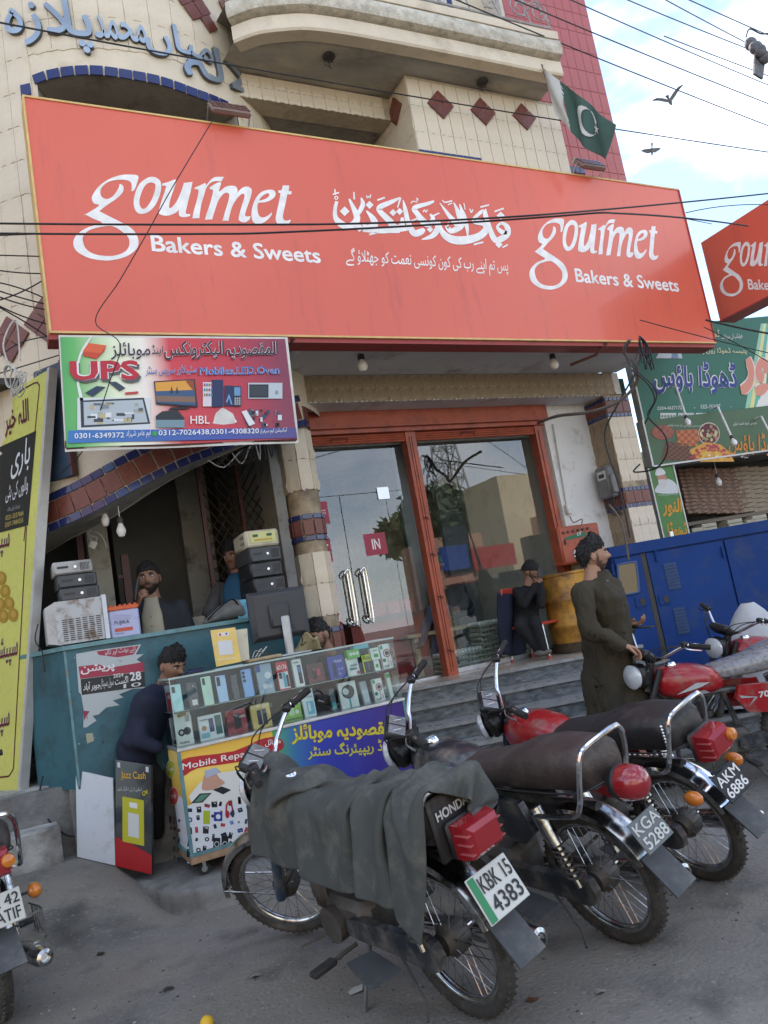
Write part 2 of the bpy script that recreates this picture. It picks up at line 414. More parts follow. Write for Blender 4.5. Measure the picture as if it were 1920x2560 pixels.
white = M('white_wall_paint', (.66, .65, .62), .6, var=.05, scale=3, dirt=(.4, .37, .33), dirt_amt=.3, dscale=5)
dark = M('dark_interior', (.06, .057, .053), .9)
intw = M('interior_grey_wall', (.5, .5, .48), .8, var=.1, scale=2, dirt=(.12, .11, .1), dirt_amt=.3)
rust = M('maroon_metal', (.11, .035, .028), .5, var=.3, scale=10, dirt=(.05, .03, .02), dirt_amt=.4, dscale=12)
orange = M('orange_shutter_paint', (.36, .08, .038), .5, var=.15, scale=5, bump=.1, dirt=(.2, .05, .03), dirt_amt=.45, dscale=9, coat=.15)
chrome = M('chrome', (.75, .76, .78), .13, metal=1, var=.05, scale=8, dirt=(.25, .23, .2), dirt_amt=.2, dscale=30)
steel = M('brushed_steel', (.55, .56, .57), .3, metal=1, var=.08)
black = M('black_plastic', (.018, .018, .019), .42, var=.2, scale=20)
rubber = M('rubber', (.022, .021, .02), .8, var=.3, scale=25, bump=.3, bscale=120)
cablem = M('cable_black', (.02, .02, .022), .6)
silver = M('silver_frame_paint', (.5, .5, .48), .4, metal=.3, var=.1)
printw = M('print_white', (.78, .76, .74), .5)
redprint = M('gourmet_red', (.65, .118, .070), .38, var=.04, scale=1.2, bump=.12, bscale=5, coat=.2, dirt=(.50, .10, .07), dirt_amt=.22, dscale=9, stretch=(1, 1, .12))
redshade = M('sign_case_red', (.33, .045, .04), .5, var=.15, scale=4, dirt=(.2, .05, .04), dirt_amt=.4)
yel_edge = M('sign_edge_yellow', (.62, .42, .16), .5, var=.15)
asph = M('dusty_asphalt', (.195, .178, .152), .93, var=.12, scale=1.3, bump=.7, bscale=55, dirt=(.085, .083, .08), dirt_amt=.45, dscale=1.6)
nt = asph.node_tree; b_ = nt.nodes['Principled BSDF']; src = b_.inputs['Base Color'].links[0].from_socket; tcn = nt.nodes.new('ShaderNodeTexCoord')
def _ov(kind, sc_, lo_, hi_, colr, inv=False, warp=0):
    global src
    n = nt.nodes.new(kind); n.inputs['Scale'].default_value = sc_; v = tcn.outputs['Object']
    if warp:
        w = nt.nodes.new('ShaderNodeTexNoise'); w.inputs['Scale'].default_value = 3; w.inputs['Detail'].default_value = 6; a = nt.nodes.new('ShaderNodeVectorMath'); a.operation = 'MULTIPLY_ADD'; a.inputs[1].default_value = (warp,)*3; nt.links.new(v, w.inputs[0]); nt.links.new(w.outputs['Color'], a.inputs[0]); nt.links.new(v, a.inputs[2]); v = a.outputs[0]
    nt.links.new(v, n.inputs['Vector']); r = nt.nodes.new('ShaderNodeMapRange'); r.inputs['From Min'].default_value = lo_; r.inputs['From Max'].default_value = hi_; r.inputs['To Min'].default_value = 1 if inv else 0; r.inputs['To Max'].default_value = 0 if inv else 1
    if kind == 'ShaderNodeTexVoronoi' and warp: n.feature = 'DISTANCE_TO_EDGE'
    nt.links.new(n.outputs[0], r.inputs[0]); mx = nt.nodes.new('ShaderNodeMixRGB'); mx.inputs[2].default_value = (*colr, 1); mm = nt.nodes.new('ShaderNodeMath'); mm.operation = 'MULTIPLY'; mm.inputs[1].default_value = .75; nt.links.new(r.outputs[0], mm.inputs[0]); nt.links.new(mm.outputs[0], mx.inputs[0]); nt.links.new(src, mx.inputs[1]); src = mx.outputs[0]
_ov('ShaderNodeTexNoise', .9, .52, .72, (.20, .195, .185)); _ov('ShaderNodeTexNoise', 2.7, .60, .74, (.055, .053, .05)); _ov('ShaderNodeTexNoise', 38, .60, .74, (.24, .235, .225)); _ov('ShaderNodeTexNoise', 60, .64, .74, (.05, .048, .045)); _ov('ShaderNodeTexVoronoi', .55, .0, .006, (.035, .033, .03), True, .9) if False else None
nt.links.new(src, b_.inputs['Base Color'])
conc = M('worn_concrete', (.20, .195, .185), .9, var=.15, scale=3, bump=.8, bscale=40, dirt=(.10, .095, .09), dirt_amt=.6, dscale=3.5)
whitec = M('whitewashed_concrete', (.40, .39, .36), .9, var=.2, scale=5, bump=.8, bscale=30, dirt=(.13, .12, .11), dirt_amt=.7, dscale=3.5)
marble = M('grey_marble', (.10, .11, .118), .35, var=.55, scale=26, dirt=(.24, .25, .25), dirt_amt=.35, dscale=20, stretch=(.5, .5, 1.6))
marblet = M('pale_marble_nosing', (.25, .25, .245), .3, var=.2, scale=12, dirt=(.2, .2, .2), dirt_amt=.4)
floort = M('beige_floor_tile', (.42, .36, .29), .25, var=.1, scale=4)
tealp = M('teal_counter_paint', (.028, .105, .135), .42, var=.15, scale=2.5, bump=.15, bscale=25, dirt=(.018, .05, .06), dirt_amt=.45, dscale=4)
teale = M('teal_edge', (.10, .22, .24), .4, var=.2, scale=15, dirt=(.2, .12, .06), dirt_amt=.25, dscale=18)

# ================================================================== ground
def sm(t): t = max(0, min(1, t)); return t*t*(3-2*t)
def gz(x, y): return .30*sm((y-4.2)/1.25)*sm((.80-x)/.45)+.006*noise.noise(Vector((x*1.3, y*1.3, 0)))*sm((6-abs(x-1.5))/3)
def fr(a, b, s): n = int(round((b-a)/s)); return [a+(b-a)*i/n for i in range(n+1)]
xs = [-120, -50, -20, -8, -4]+fr(-2.5, 6.5, .2)+[8, 12, 20, 50, 120]; ys = [-120, -60, -25, -10, -4, -1]+fr(0, 6.6, .2)+[8, 12, 25, 60, 160]
g = MB(); g.add([(x, y, gz(x, y)) for x in xs for y in ys], [(i*len(ys)+j, (i+1)*len(ys)+j, (i+1)*len(ys)+j+1, i*len(ys)+j+1) for i in range(len(xs)-1) for j in range(len(ys)-1)], asph)
g.build('ground', smooth=60, kind='structure')
# raised slab the case stands on, worn edge
top = .12; edge = [(.46, 5.9), (.5, 5.6), (.56, 5.3), (.64, 5.0), (.72, 4.76), (.80, 4.67), (.95, 4.63), (1.2, 4.58), (1.7, 4.52), (2.4, 4.45), (3.2, 4.4), (4.1, 4.36)]
edge = [(v.x, v.y) for v in catmull([Vector((a, b, 0)) for a, b in edge], 5)]
jit = [(.012*noise.noise(Vector((a*9, b*9, 3))), .012*noise.noise(Vector((a*9, b*9, 8)))) for a, b in edge]
m = MB(); n = len(edge); nrm = []
for i in range(n):
    a = edge[max(0, i-1)]; b = edge[min(n-1, i+1)]; d = Vector((b[0]-a[0], b[1]-a[1])).normalized(); nrm.append((d.y*-1, d.x) if False else (d.y, -d.x))
lay = [(-.06, top+.0005), (-.025, top-.004), (-.005, top-.02), (.0, top-.06), (.012, top-.105), (.03, -.02)]
vs = []
for i, (x, y) in enumerate(edge):
    for o_, z in lay: vs.append((x-nrm[i][0]*-1*o_*1+jit[i][0], y+nrm[i][1]*o_+jit[i][1], z))
k = len(lay); m.add(vs, [(i*k+j, (i+1)*k+j, (i+1)*k+j+1, i*k+j+1) for i in range(n-1) for j in range(k-1)], conc)
m.add([vs[i*k] for i in range(n)]+[(4.2, 6.3, top), (.4, 6.3, top)], [tuple(range(n+2))], conc)
m.build('pavement_slab', smooth=50, kind='structure')
m = MB(); m.bx(-.9, 2.6, 5.62, 6.7, 0, .72, conc); m.bx(.30, 2.5, 5.5, 5.62, .1, .70, conc)
m.build('shop_plinth', kind='structure', smooth=None)
# whitewashed steps at the far left
t = thing('plastered_steps', 'stained whitewashed concrete steps at the left behind the tall yellow board', 'steps', (-.3, 5.6, 0), kind='structure')
for a in ((-1.4, .22, 5.42, 5.75, 0, .52), (-1.4, .28, 5.75, 6.3, 0, .73)):
    m = MB(); m.bev(((a[0]+a[1])/2, (a[2]+a[3])/2, (a[4]+a[5])/2), (a[1]-a[0], a[3]-a[2], a[5]-a[4]), .012, whitec); m.build('step', t)
# entrance steps
st = thing('entrance_steps', 'grey marble steps rising to the bakery door', 'steps', (3.7, 5, 0), kind='structure')
def ey(k, x): return 5.95-.275*k-.33*(x-2.97)
zs = [.82, .683, .546, .41, .273, .137]
for k, z in enumerate(zs):
    x0, x1 = 2.52, 5.05
    zl = zs[k+1] if k < 5 else 0
    m = MB()
    yb = 6.5 if k == 0 else None
    A = [(x0, ey(k, x0)), (x1, ey(k, x1))]; B = [(x1, 6.33 if k == 0 else ey(k-1, x1)+.04), (x0, 6.33 if k == 0 else ey(k-1, x0)+.04)]
    pol = A+B; F = lambda a, b, d: Vector((a, b, d))
    m.prism([(a, b+.012) for a, b in A]+B, F, zl-.05 if k < 5 else -.02, z-.028, marble)
    m.build('riser_slab', st, smooth=None)
    cuts = [x0, x0+.85, x0+1.7, x1] if k % 2 == 0 else [x0, x0+.5, x0+1.3, x0+2.1, x1]
    for c0, c1 in zip(cuts, cuts[1:]):
        m = MB(); c1 -= .004
        yb0, yb1 = (6.33, 6.33) if k == 0 else (ey(k-1, c0)+.03, ey(k-1, c1)+.03)
        m.prism([(c0, ey(k, c0)-.015), (c1, ey(k, c1)-.015), (c1, yb1), (c0, yb0)], F, z-.027, z, floort if k == 0 else marblet, side=marblet)
        m.build('tread_slab', st, smooth=None)
m = MB(); m.bx(5.055, 6.3, 5.70, 6.9, 0, .80, conc); m.build('side_plinth', kind='structure', smooth=None)

# ================================================================== the building
B = thing('plaza_building', 'cream tiled plaza building with a round left bay, curved balcony and rose tiled corner', 'building', (3, 7, 0))
TC = Vector((1.41, 6.98)); TR = 1.544
def CY(th, z, r=TR): return Vector((TC.x+r*math.cos(th), TC.y+r*math.sin(th), z))
def cylpx(x, y, R=TR):
    d = ray(x, y); ox, oy = -TC.x, -TC.y; a = d.x**2+d.y**2; b = 2*(ox*d.x+oy*d.y); c = ox*ox+oy*oy-R*R; D = b*b-4*a*c
    t = (-b-math.sqrt(max(D, 0)))/(2*a); p = C0+d*t; return math.atan2(p.y-TC.y, p.x-TC.x), p.z
def interp(tab):
    tab = sorted(tab)
    def f(x):
        if x <= tab[0][0]: a, b = tab[0], tab[1]
        elif x >= tab[-1][0]: a, b = tab[-2], tab[-1]
        else:
            i = max(j for j in range(len(tab)-1) if tab[j][0] <= x); a, b = tab[i], tab[i+1]
        return a[1]+(b[1]-a[1])*(x-a[0])/(b[0]-a[0])
    return f
def smooth_tab(pts, k=6):
    return [(v.x, v.y) for v in catmull([Vector((a, b, 0)) for a, b in sorted(pts)], k)]
win = smooth_tab([cylpx(*p) for p in ((88, 215), (112, 205), (170, 193), (240, 190), (320, 200), (400, 215), (480, 242), (540, 264), (592, 288))])
zw = interp(win); wl, wr = win[0][0], win[-1][0]
arc = smooth_tab([cylpx(*p) for p in ((96, 1344), (170, 1312), (241, 1279), (313, 1240), (434, 1178), (530, 1139), (617, 1109))])
arc = [p for p in arc if p[0] > -2.6]
za = interp(arc); THL, THR = math.radians(-178), math.radians(-12)
m = MB(); thw = [THL+(THR-THL)*i/84 for i in range(85)]
ZT = 9.0
for a, b in zip(thw, thw[1:]):
    c = (a+b)/2; segs = [(3.9, ZT)] if not wl-.05 < c < wr+.05 else []
    def q(z0a, z0b, z1a, z1b, r=TR): m.quad(CY(a, z0a, r), CY(b, z0b, r), CY(b, z1b, r), CY(a, z1a, r), cream)
    if wl < c < wr:
        ta, tb = max(a, wl), min(b, wr); q(zw(ta)+.01, zw(tb)+.01, ZT, ZT)
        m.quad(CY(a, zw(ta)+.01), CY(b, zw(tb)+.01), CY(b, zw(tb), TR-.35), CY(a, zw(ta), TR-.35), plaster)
    else: q(3.9, 3.9, ZT, ZT)
    if c < math.radians(-50): 
        q(max(za(a), 1.9)+.01, max(za(b), 1.9)+.01, 3.9, 3.9)
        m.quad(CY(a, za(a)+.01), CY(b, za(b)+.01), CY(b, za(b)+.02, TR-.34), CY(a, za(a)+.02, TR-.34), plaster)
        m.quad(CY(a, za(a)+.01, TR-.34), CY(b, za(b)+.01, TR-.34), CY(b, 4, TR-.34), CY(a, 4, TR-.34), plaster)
    else: q(3.3, 3.3, 3.9, 3.9)
m.build('round_bay_wall', B, smooth=40)
# window void behind the upper arch
m = MB()
m.grid(lambda s, t_: CY(wl-.1+(wr-wl+.2)*s, 4.2+2.4*t_, TR-.36-.5*0), 20, 1, plaster)
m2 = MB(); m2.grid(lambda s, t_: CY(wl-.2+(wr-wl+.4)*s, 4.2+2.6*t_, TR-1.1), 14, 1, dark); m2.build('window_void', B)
for th_ in (wl, wr):
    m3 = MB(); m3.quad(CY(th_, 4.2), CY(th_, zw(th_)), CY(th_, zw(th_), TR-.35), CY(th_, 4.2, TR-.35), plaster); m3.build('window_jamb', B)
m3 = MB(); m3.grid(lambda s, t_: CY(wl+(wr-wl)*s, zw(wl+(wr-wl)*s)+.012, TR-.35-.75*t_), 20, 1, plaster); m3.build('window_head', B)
# relief tiles ------------------------------------------------------
def relief_mesh(w, h, mat, motif=1.0, d=.008, seed=0):
    rnd = random.Random(seed); b = MB(); nx, nz = 5, 5; g_ = .0012
    def pt(i, j):
        u, v = i/nx, j/nz; e = 0 if i in (0, nx) or j in (0, nz) else 1
        z = d*.5
        if e: z = d*(.55+motif*(.55*math.sin(u*9.4+seed)*math.sin(v*7+seed*2)*(1 if v < .6 else .25)+.35*(v < .35)))
        if j == 1: z = d*(1.5+.5*math.sin(u*6.28*1.5+seed))
        vz = v*h+( .010*math.sin(u*12.5+seed*1.7)*motif if j == 0 and e == 0 and 0 < i < nx else 0)
        return (g_+(w-2*g_)*u-w/2, z, g_+vz*(h-2*g_)/h)
    vs = [(p[0], -p[1], p[2]) for p in (pt(i, j) for i in range(nx+1) for j in range(nz+1))]
    b.add(vs, [(i*(nz+1)+j, (i+1)*(nz+1)+j, (i+1)*(nz+1)+j+1, i*(nz+1)+j+1) for i in range(nx) for j in range(nz)], mat)
    rim = [i*(nz+1) for i in range(nx+1)]+[nx*(nz+1)+j for j in range(1, nz+1)]+[i*(nz+1)+nz for i in range(nx-1, -1, -1)]+[j for j in range(nz-1, 0, -1)]
    k0 = len(b.v); b.add([(b.v[i][0], .004, b.v[i][2]) for i in rim], [], mat)
    for a in range(len(rim)):
        c_ = (a+1) % len(rim); b.f.append([rim[a], rim[c_], k0+c_, k0+a]); b.mi.append(0)
    return b.mesh('relief_tile', 50)
def flat_mesh(w, h, d, mat, name='tile'):
    b = MB(); b.bev((0, -d/2, h/2), (w-.004, d, h-.004), .0025, mat); return b.mesh(name, None)
def wallmat(p, xdir, zdir=Vector((0, 0, 1))):
    """local x along the wall, local -y out of the wall, local z up"""
    x = Vector(xdir).normalized(); z = Vector(zdir).normalized(); y = z.cross(x).normalized()
    z = x.cross(y)
    return Matrix(((x.x, y.x, z.x, p[0]), (x.y, y.y, z.y, p[1]), (x.z, y.z, z.z, p[2]), (0, 0, 0, 1)))
TW, TH = .19, .28
tmesh = [relief_mesh(TW, TH, cream, 1, .0065, s) for s in range(4)]
zc0 = cylpx(285, 124)[1]
nt = 0
for r in range(-16, 8):
    z = zc0+r*TH
    if z > 7.6 or z < 2.2: continue
    for c in range(-30, 2):
        th = math.radians(-90)+(c+16-.5*(r % 2)*0)*TW/TR-.9
        th = math.radians(-20)-(c+30)*TW/TR
        if th < math.radians(-158): continue
        zc = z+TH/2
        if 3.75 < zc < 5.0 and th > math.radians(-128): continue          # nothing shows behind the sign
        if wl-.06 < th < wr+.06 and zc < zw(th)+.24: continue
        if zc < 3.9 and (z < za(th)+.24 or th > math.radians(-62)): continue
        if zc < 3.9 and z > 2.95 and math.radians(-118) < th: continue         # behind the banner
        p = CY(th, z, TR+.001); nt += 1
        place('relief_tile', random.choice(tmesh), B, wallmat(p, (-math.sin(th), math.cos(th), 0)))
# arch bands ---------------------------------------------------------
def band(parent, tab, off, wdt, ln, mesh, name, R=TR, lo=None, hi=None, proud=.004):
    """tiles along a curve (theta, z) on the round wall"""
    P = [(t_, z) for t_, z in tab]; f = interp(tab); s = 0; t_ = P[0][0] if lo is None else lo; end = P[-1][0] if hi is None else hi; step = .002
    acc = 0; last = t_; k = 0
    while t_ < end:
        t2 = t_+step; acc += math.hypot(step*R, f(t2)-f(t_)); t_ = t2
        if acc >= ln:
            tm = (last+t_)/2; slope = (f(t_)-f(last))/((t_-last)*R); a = math.atan(slope)
            e = Vector((-math.sin(tm), math.cos(tm), 0)); x = e*math.cos(a)+Vector((0, 0, 1))*math.sin(a); zd = -e*math.sin(a)+Vector((0, 0, 1))*math.cos(a)
            p = CY(tm, f(tm), R+proud)+zd*off
            place(name, mesh, parent, wallmat(p, x, zd)); last = t_; acc = 0; k += 1
ab = thing if False else None
mb1 = flat_mesh(.088, .058, .010, bluet); mb2 = flat_mesh(.125, .140, .012, redt); mb3 = flat_mesh(.10, .085, .010, bluet)
archp = props(place('tiled_arch', bpy.data.meshes.new('e'), B)) if False else None
lo_, hi_ = math.radians(-142), math.radians(-48)
band(B, arc, .0, .06, .09, mb1, 'blue_edge_tile', lo=lo_, hi=hi_)
band(B, arc, .062, .14, .128, mb2, 'oxblood_band_tile', lo=lo_, hi=hi_)
band(B, arc, .206, .06, .09, mb1, 'blue_edge_tile', lo=lo_, hi=hi_)
band(B, win, .0, .085, .103, mb3, 'blue_window_tile')
for i in range(3): place('blue_window_tile', mb3, B, wallmat(CY(wl-.02, zw(wl)-.10*i-.02, TR+.004), (0, 0, 1), (math.sin(wl), -math.cos(wl), 0)))
# red diamonds on the round bay: pairs of tiles set on the corner
dmesh = flat_mesh(.13, .13, .012, redt)
dm2 = flat_mesh(.16, .30, .012, pinkt if False else redt)
def diamond(cx, cy, n, s, parent=B, rot=45):
    th, z = cylpx(cx, cy); e = Vector((-math.sin(th), math.cos(th), 0)); a = math.radians(rot)
    x = e*math.cos(a)+Vector((0, 0, 1))*math.sin(a); zd = -e*math.sin(a)+Vector((0, 0, 1))*math.cos(a)
    for i in range(n):
        for j in range(n):
            p = CY(th, z, TR+.012)+x*((i-(n-1)/2)*s)+zd*((j-n/2)*s); r = math.hypot(p.x-TC.x, p.y-TC.y); q = (TR+.012)/r
            p = Vector((TC.x+(p.x-TC.x)*q, TC.y+(p.y-TC.y)*q, p.z)); th2 = math.atan2(p.y-TC.y, p.x-TC.x); e2 = Vector((-math.sin(th2), math.cos(th2), 0))
            place('oxblood_diamond_tile', dmesh, parent, wallmat(p, e2*math.cos(a)+Vector((0, 0, 1))*math.sin(a), -e2*math.sin(a)+Vector((0, 0, 1))*math.cos(a)))
diamond(28, 850, 2, .132); diamond(118, 800, 2, .132)
for cx, cy in ((478, 8), (520, 62), (560, 22)) : diamond(cx, cy, 1 if cx != 478 else 2, .132, rot=40)
# raised lettering on the round bay
LT = props(place('urdu_name_letters', None, None) if False else thing('urdu_name_letters', 'raised blue-grey metal Urdu letters curving across the round tiled bay above its arched window', 'lettering', CY(math.radians(-100), 6.2)))
lmat = M('letter_steel_blue', (.29, .35, .42), .33, metal=.5, var=.2, scale=3); ledge = M('letter_edge', (.10, .11, .12), .5, metal=.4)
for wd, bl, br, tl in (('لالہ', (460, 196), (618, 246), (474, 112)), ('میاں', (366, 140), (534, 190), (366, 52)), ('محمد', (240, 104), (366, 120), (240, 42)), ('پلازہ', (26, 134), (240, 144), (34, -10))):
    polys, _ = text_polys(wd, .012, 4)
    A, Bp, Tp = cylpx(*bl), cylpx(*br), cylpx(*tl)
    for out, holes in polys:
        b = MB()
        G = lambda a, c, d: CY(A[0]+(Bp[0]-A[0])*a, A[1]+(Bp[1]-A[1])*a+(Tp[1]-A[1])*c, TR+.012+d)
        loops = [[Vector((x_, y_, 0)) for x_, y_ in l] for l in [out]+holes]; pts, tr = cdt([out]+holes); b.add([G(p.x, p.y, .024) for p in pts], [tuple(t_) for t_ in tr], lmat)
        for l in loops:
            n = len(l); b.add([G(p.x, p.y, -.01) for p in l]+[G(p.x, p.y, .024) for p in l], [(i, (i+1) % n, n+(i+1) % n, n+i) for i in range(n)], ledge)
        b.build('letter', LT, smooth=None)
# balcony -------------------------------------------------------------
ZS = 6.3
bp = [U(x, y, 2, ZS) for x, y in ((585, 108), (610, 98), (650, 85), (715, 77), (773, 75), (850, 84), (927, 97), (1070, 124), (1217, 153), (1359, 182), (1408, 190))]
bp = [Vector((p.x, p.y, 0)) for p in bp]; bc = catmull(bp, 6); nb = len(bc)
nr = []
for i in range(nb):
    a = bc[max(0, i-1)]; b = bc[min(nb-1, i+1)]; d = (b-a).normalized(); nr.append(Vector((d.y, -d.x, 0)))
def sweep(prof, mat, name, parent=B):
    m = MB(); k = len(prof); vs = [bc[i]+nr[i]*o_+Vector((0, 0, z)) for i in range(nb) for o_, z in prof]
    m.add(vs, [(i*k+j, (i+1)*k+j, (i+1)*k+j+1, i*k+j+1) for i in range(nb-1) for j in range(k-1)]+[tuple(range(k)), tuple((nb-1)*k+j for j in range(k))], mat); return m.build(name, parent, smooth=30)
sweep([(-.12, ZS), (0, ZS), (.012, ZS+.02), (.005, ZS+.15), (-.02, ZS+.17), (-.12, ZS+.17)], cream, 'balcony_fascia')
sweep([(-.1, ZS+.172), (.02, ZS+.172), (.06, ZS+.19), (.075, ZS+.25), (.06, ZS+.33), (.035, ZS+.36), (-.1, ZS+.36)], peel, 'balcony_moulding')
sweep([(-.1, ZS+.362), (.05, ZS+.362), (.055, ZS+.44), (.02, ZS+.47), (-.12, ZS+.47)], cream, 'balcony_coping')
m = MB(); m.add([p+Vector((0, 0, ZS+.012)) for p in bc]+[Vector((bc[-1].x, 7.4, ZS+.012)), Vector((bc[0].x-.3, 7.4, ZS+.012))], [tuple(range(nb+2))], stain); m.build('balcony_soffit', B)
m = MB(); m.add([p+Vector((0, 0, ZS+.40)) for p in bc]+[Vector((bc[-1].x, 7.4, ZS+.40)), Vector((bc[0].x-.3, 7.4, ZS+.40))], [tuple(range(nb+2))], plaster); m.build('balcony_floor', B)
# soffit holes with wire tufts
for x, y in ((822, 141), (1206, 205)):
    p = U(x, y, 2, ZS); m = MB(); m.lathe([(.0, .012), (.05, .011), (.055, .0), (.06, -.006), (.045, -.004), (.0, .0)], p, (0, 0, 1), dark, 10)
    for k in range(4): m.tube([p+Vector((.02*math.cos(k*2), .02*math.sin(k*2), 0)), p+Vector((.04*math.cos(k*2+1), .04*math.sin(k), -.05)), p+Vector((.03*math.sin(k*3), .05*math.cos(k), -.02-.06*(k % 3)))], .003, cablem, 4, smooth=3)
    m.build('fan_hook_hole', B)
# scroll railing
irn = M('painted_iron', (.30, .30, .29), .5, metal=.3, var=.2)
def along(s): i = max(0, min(nb-1.001, s*(nb-1))); j = int(i); return bc[j].lerp(bc[j+1], i-j)
rail = B
m = MB(); m.tube([along(s/40)+Vector((0, 0, ZS+1.42)) for s in range(8, 40)], .018, irn, 6); m.build('railing_top_bar', rail)
m = MB(); m.tube([along(s/40)+Vector((0, 0, ZS+.52)) for s in range(8, 40)], .012, irn, 6); m.build('railing_bottom_bar', rail)
for k in range(15):
    s0 = .2+k*.052; c = along(s0); d = (along(s0+.02)-c).normalized(); m = MB(); sgn = 1 if k % 2 else -1
    for zc, rr, w0 in ((ZS+.68, .13, 1), (ZS+1.0, .15, -1), (ZS+1.28, .09, 1)):
        m.tube([c+d*(sgn*w0*(rr*(1-q/22)*math.cos(q*.62)))+Vector((0, 0, zc+rr*(1-q/22)*math.sin(q*.62)-ZS+ZS)) for q in range(18)], .007, irn, 5)
    m.tube([c+d*.12+Vector((0, 0, ZS+.5)), c+d*(.02*sgn)+Vector((0, 0, ZS+.95)), c+d*.12+Vector((0, 0, ZS+1.4))], .007, irn, 5, smooth=4)
    for q in range(5):
        e = c+d*(.1*math.sin(q*2+k))+Vector((0, 0, ZS+.6+.16*q)); m.sph(e, (.022, .01, .014), irn, 6, 4)
    m.build('railing_scroll', rail)
# recessed wall, bay, rose corner --------------------------------------
yR = U(636, 189, 2, ZS).y; yB = U(1016, 189, 2, ZS).y; xB = U(1030, 289, 1, yB).x; xE = U(1405, 330, 1, yB).x; xR0 = U(640, 220, 1, yR).x-.2
zRb = U(952, 297, 1, yR).z
m = MB(); m.bx(xR0, xB-.002, yR, yR+.2, zRb, ZS, grout); m.build('recess_beam', B, smooth=None)
w_ = .122; rm = [relief_mesh(w_, (ZS-zRb)/2, cream, 1, .008, s) for s in (1, 2)]
k = 0; x = xR0+w_/2
while x < xB-.03:
    for r in range(2): place('beam_tile', rm[r], B, wallmat((x, yR, zRb+r*(ZS-zRb)/2), (1, 0, 0)))
    x += w_
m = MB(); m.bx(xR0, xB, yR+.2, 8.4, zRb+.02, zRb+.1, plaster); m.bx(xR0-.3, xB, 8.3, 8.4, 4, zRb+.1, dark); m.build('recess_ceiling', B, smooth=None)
m = MB(); m.bx(xB, xE, yB, 8.4, 3.9, ZS, grout); m.build('bay_core', B, smooth=None)
bw, bh = .131, .27; bm = [relief_mesh(bw, bh, cream, .6, .005, s) for s in (3, 4, 5)]
nx_ = int((xE-xB)/bw); bw2 = (xE-xB)/nx_
for r in range(5):
    z = ZS-.30-r*bh
    if z < 4.75: continue
    for c in range(nx_): place('bay_tile', bm[(r+c) % 3], B, wallmat((xB+bw2*(c+.5), yB-.001, z), (1, 0, 0)))
    for c in range(8): place('bay_tile', bm[(r*2+c) % 3], B, wallmat((xB-.001, yB+bw*(c+.5), z), (0, -1, 0)))
def sheet_diamond(S, cx, cy, s, parent, name='oxblood_diamond_tile'):
    a, b = S.px(cx, cy)
    me = flat_mesh(s, s/2, .012, redt)
    for j in range(2):
        an = math.radians(47); X = S.u*math.cos(an)+S.v*math.sin(an); Z = -S.u*math.sin(an)+S.v*math.cos(an)
        Mx = wallmat(S.P(a, b, .008)+Z*((j-1)*s/2), X, Z); place(name, me, parent, Mx)
Sb = Sheet((0, yB, 0), (1, 0, 0))
for cx, cy in ((1100, 264), (1206, 281), (1309, 294)): sheet_diamond(Sb, cx, cy, .215, B)
Ss = Sheet((xB, 0, 0), (0, -1, 0)); a, b = Ss.px(990, 279)
for j in range(2):
    X = (Ss.u*.80+Ss.v*.6).normalized(); Z = (-Ss.u*.6+Ss.v*.8).normalized(); place('oxblood_diamond_tile', flat_mesh(.2, .1, .012, redt), B, wallmat(Ss.P(a, b, .008)+Z*((j-1)*.1), X, Z))
a0 = Sb.px(1046, 386); a1 = Sb.px(1203, 409)
nbt = 10; wb_ = (a1[0]-a0[0])/nbt; sbm = flat_mesh(wb_, .075, .01, bluet)
for i in range(nbt): place('blue_sill_tile', sbm, B, wallmat((a0[0]+wb_*(i+.5), yB-.010, a0[1]-.03), (1, 0, 0)))
# wall above the balcony
m = MB(); m.bx(xR0-.4, 5.4, yR+.1, yR+.25, ZS+.4, 9, cream); m.build('upper_wall', B, smooth=None)
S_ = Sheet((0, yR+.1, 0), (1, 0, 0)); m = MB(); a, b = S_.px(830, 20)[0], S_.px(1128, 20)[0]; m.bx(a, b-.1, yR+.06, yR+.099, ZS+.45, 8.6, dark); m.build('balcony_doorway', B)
m = MB(); c_ = S_.px(985, 20)[0]; m.bx(c_, b-.1, yR+.03, yR+.058, ZS+.45, 8.6, intw); m.build('balcony_door_leaf', B)
for i in range(9): place('blue_sill_tile', flat_mesh(.09, .1, .01, bluet), B, wallmat((b-.03, yR+.09, ZS+.7+.105*i), (1, 0, 0)))
# rose corner
yP = yB+.18; xp0 = U(1340, 20, 1, yP).x-.5; xp1 = U(1512, 220, 1, yP).x
m = MB(); m.bx(xp0, xp1, yP, 9, 4.0, 12, pgrout); m.build('rose_corner', B, smooth=None)
pw, ph = .122, .245; pm = flat_mesh(pw, ph, .008, pinkt)
nxp = int((xp1-xp0)/pw)
for r in range(17):
    for c in range(nxp):
        z = 5.0+r*ph; x = xp1-pw*(c+.5)
        if x < xE-.25 and z < ZS: continue
        place('rose_tile', pm, B, wallmat((x, yP, z), (1, 0, 0)))
for i in range(3): place('blue_sill_tile', sbm, B, wallmat((xE+.20+wb_*i, yP-.01, U(1520, 442, 1, yP).z-.02), (1, 0, 0)))
# main mass behind, keeps the sun off
m = MB(); m.bx(-9, xp1-.02, 9.0, 19, 0, 14, cream_d); m.bx(-9, -.3, 7.4, 9.1, 0, 14, cream_d); m.bx(-.3, xp1-.02, 7.4, 9.1, 9, 14, cream_d); m.build('rear_block', B, smooth=None)
m = MB(); m.bx(-9, -.28, 7.0, 7.5, 0, 9, cream_d); m.build('left_wall', B, smooth=None)

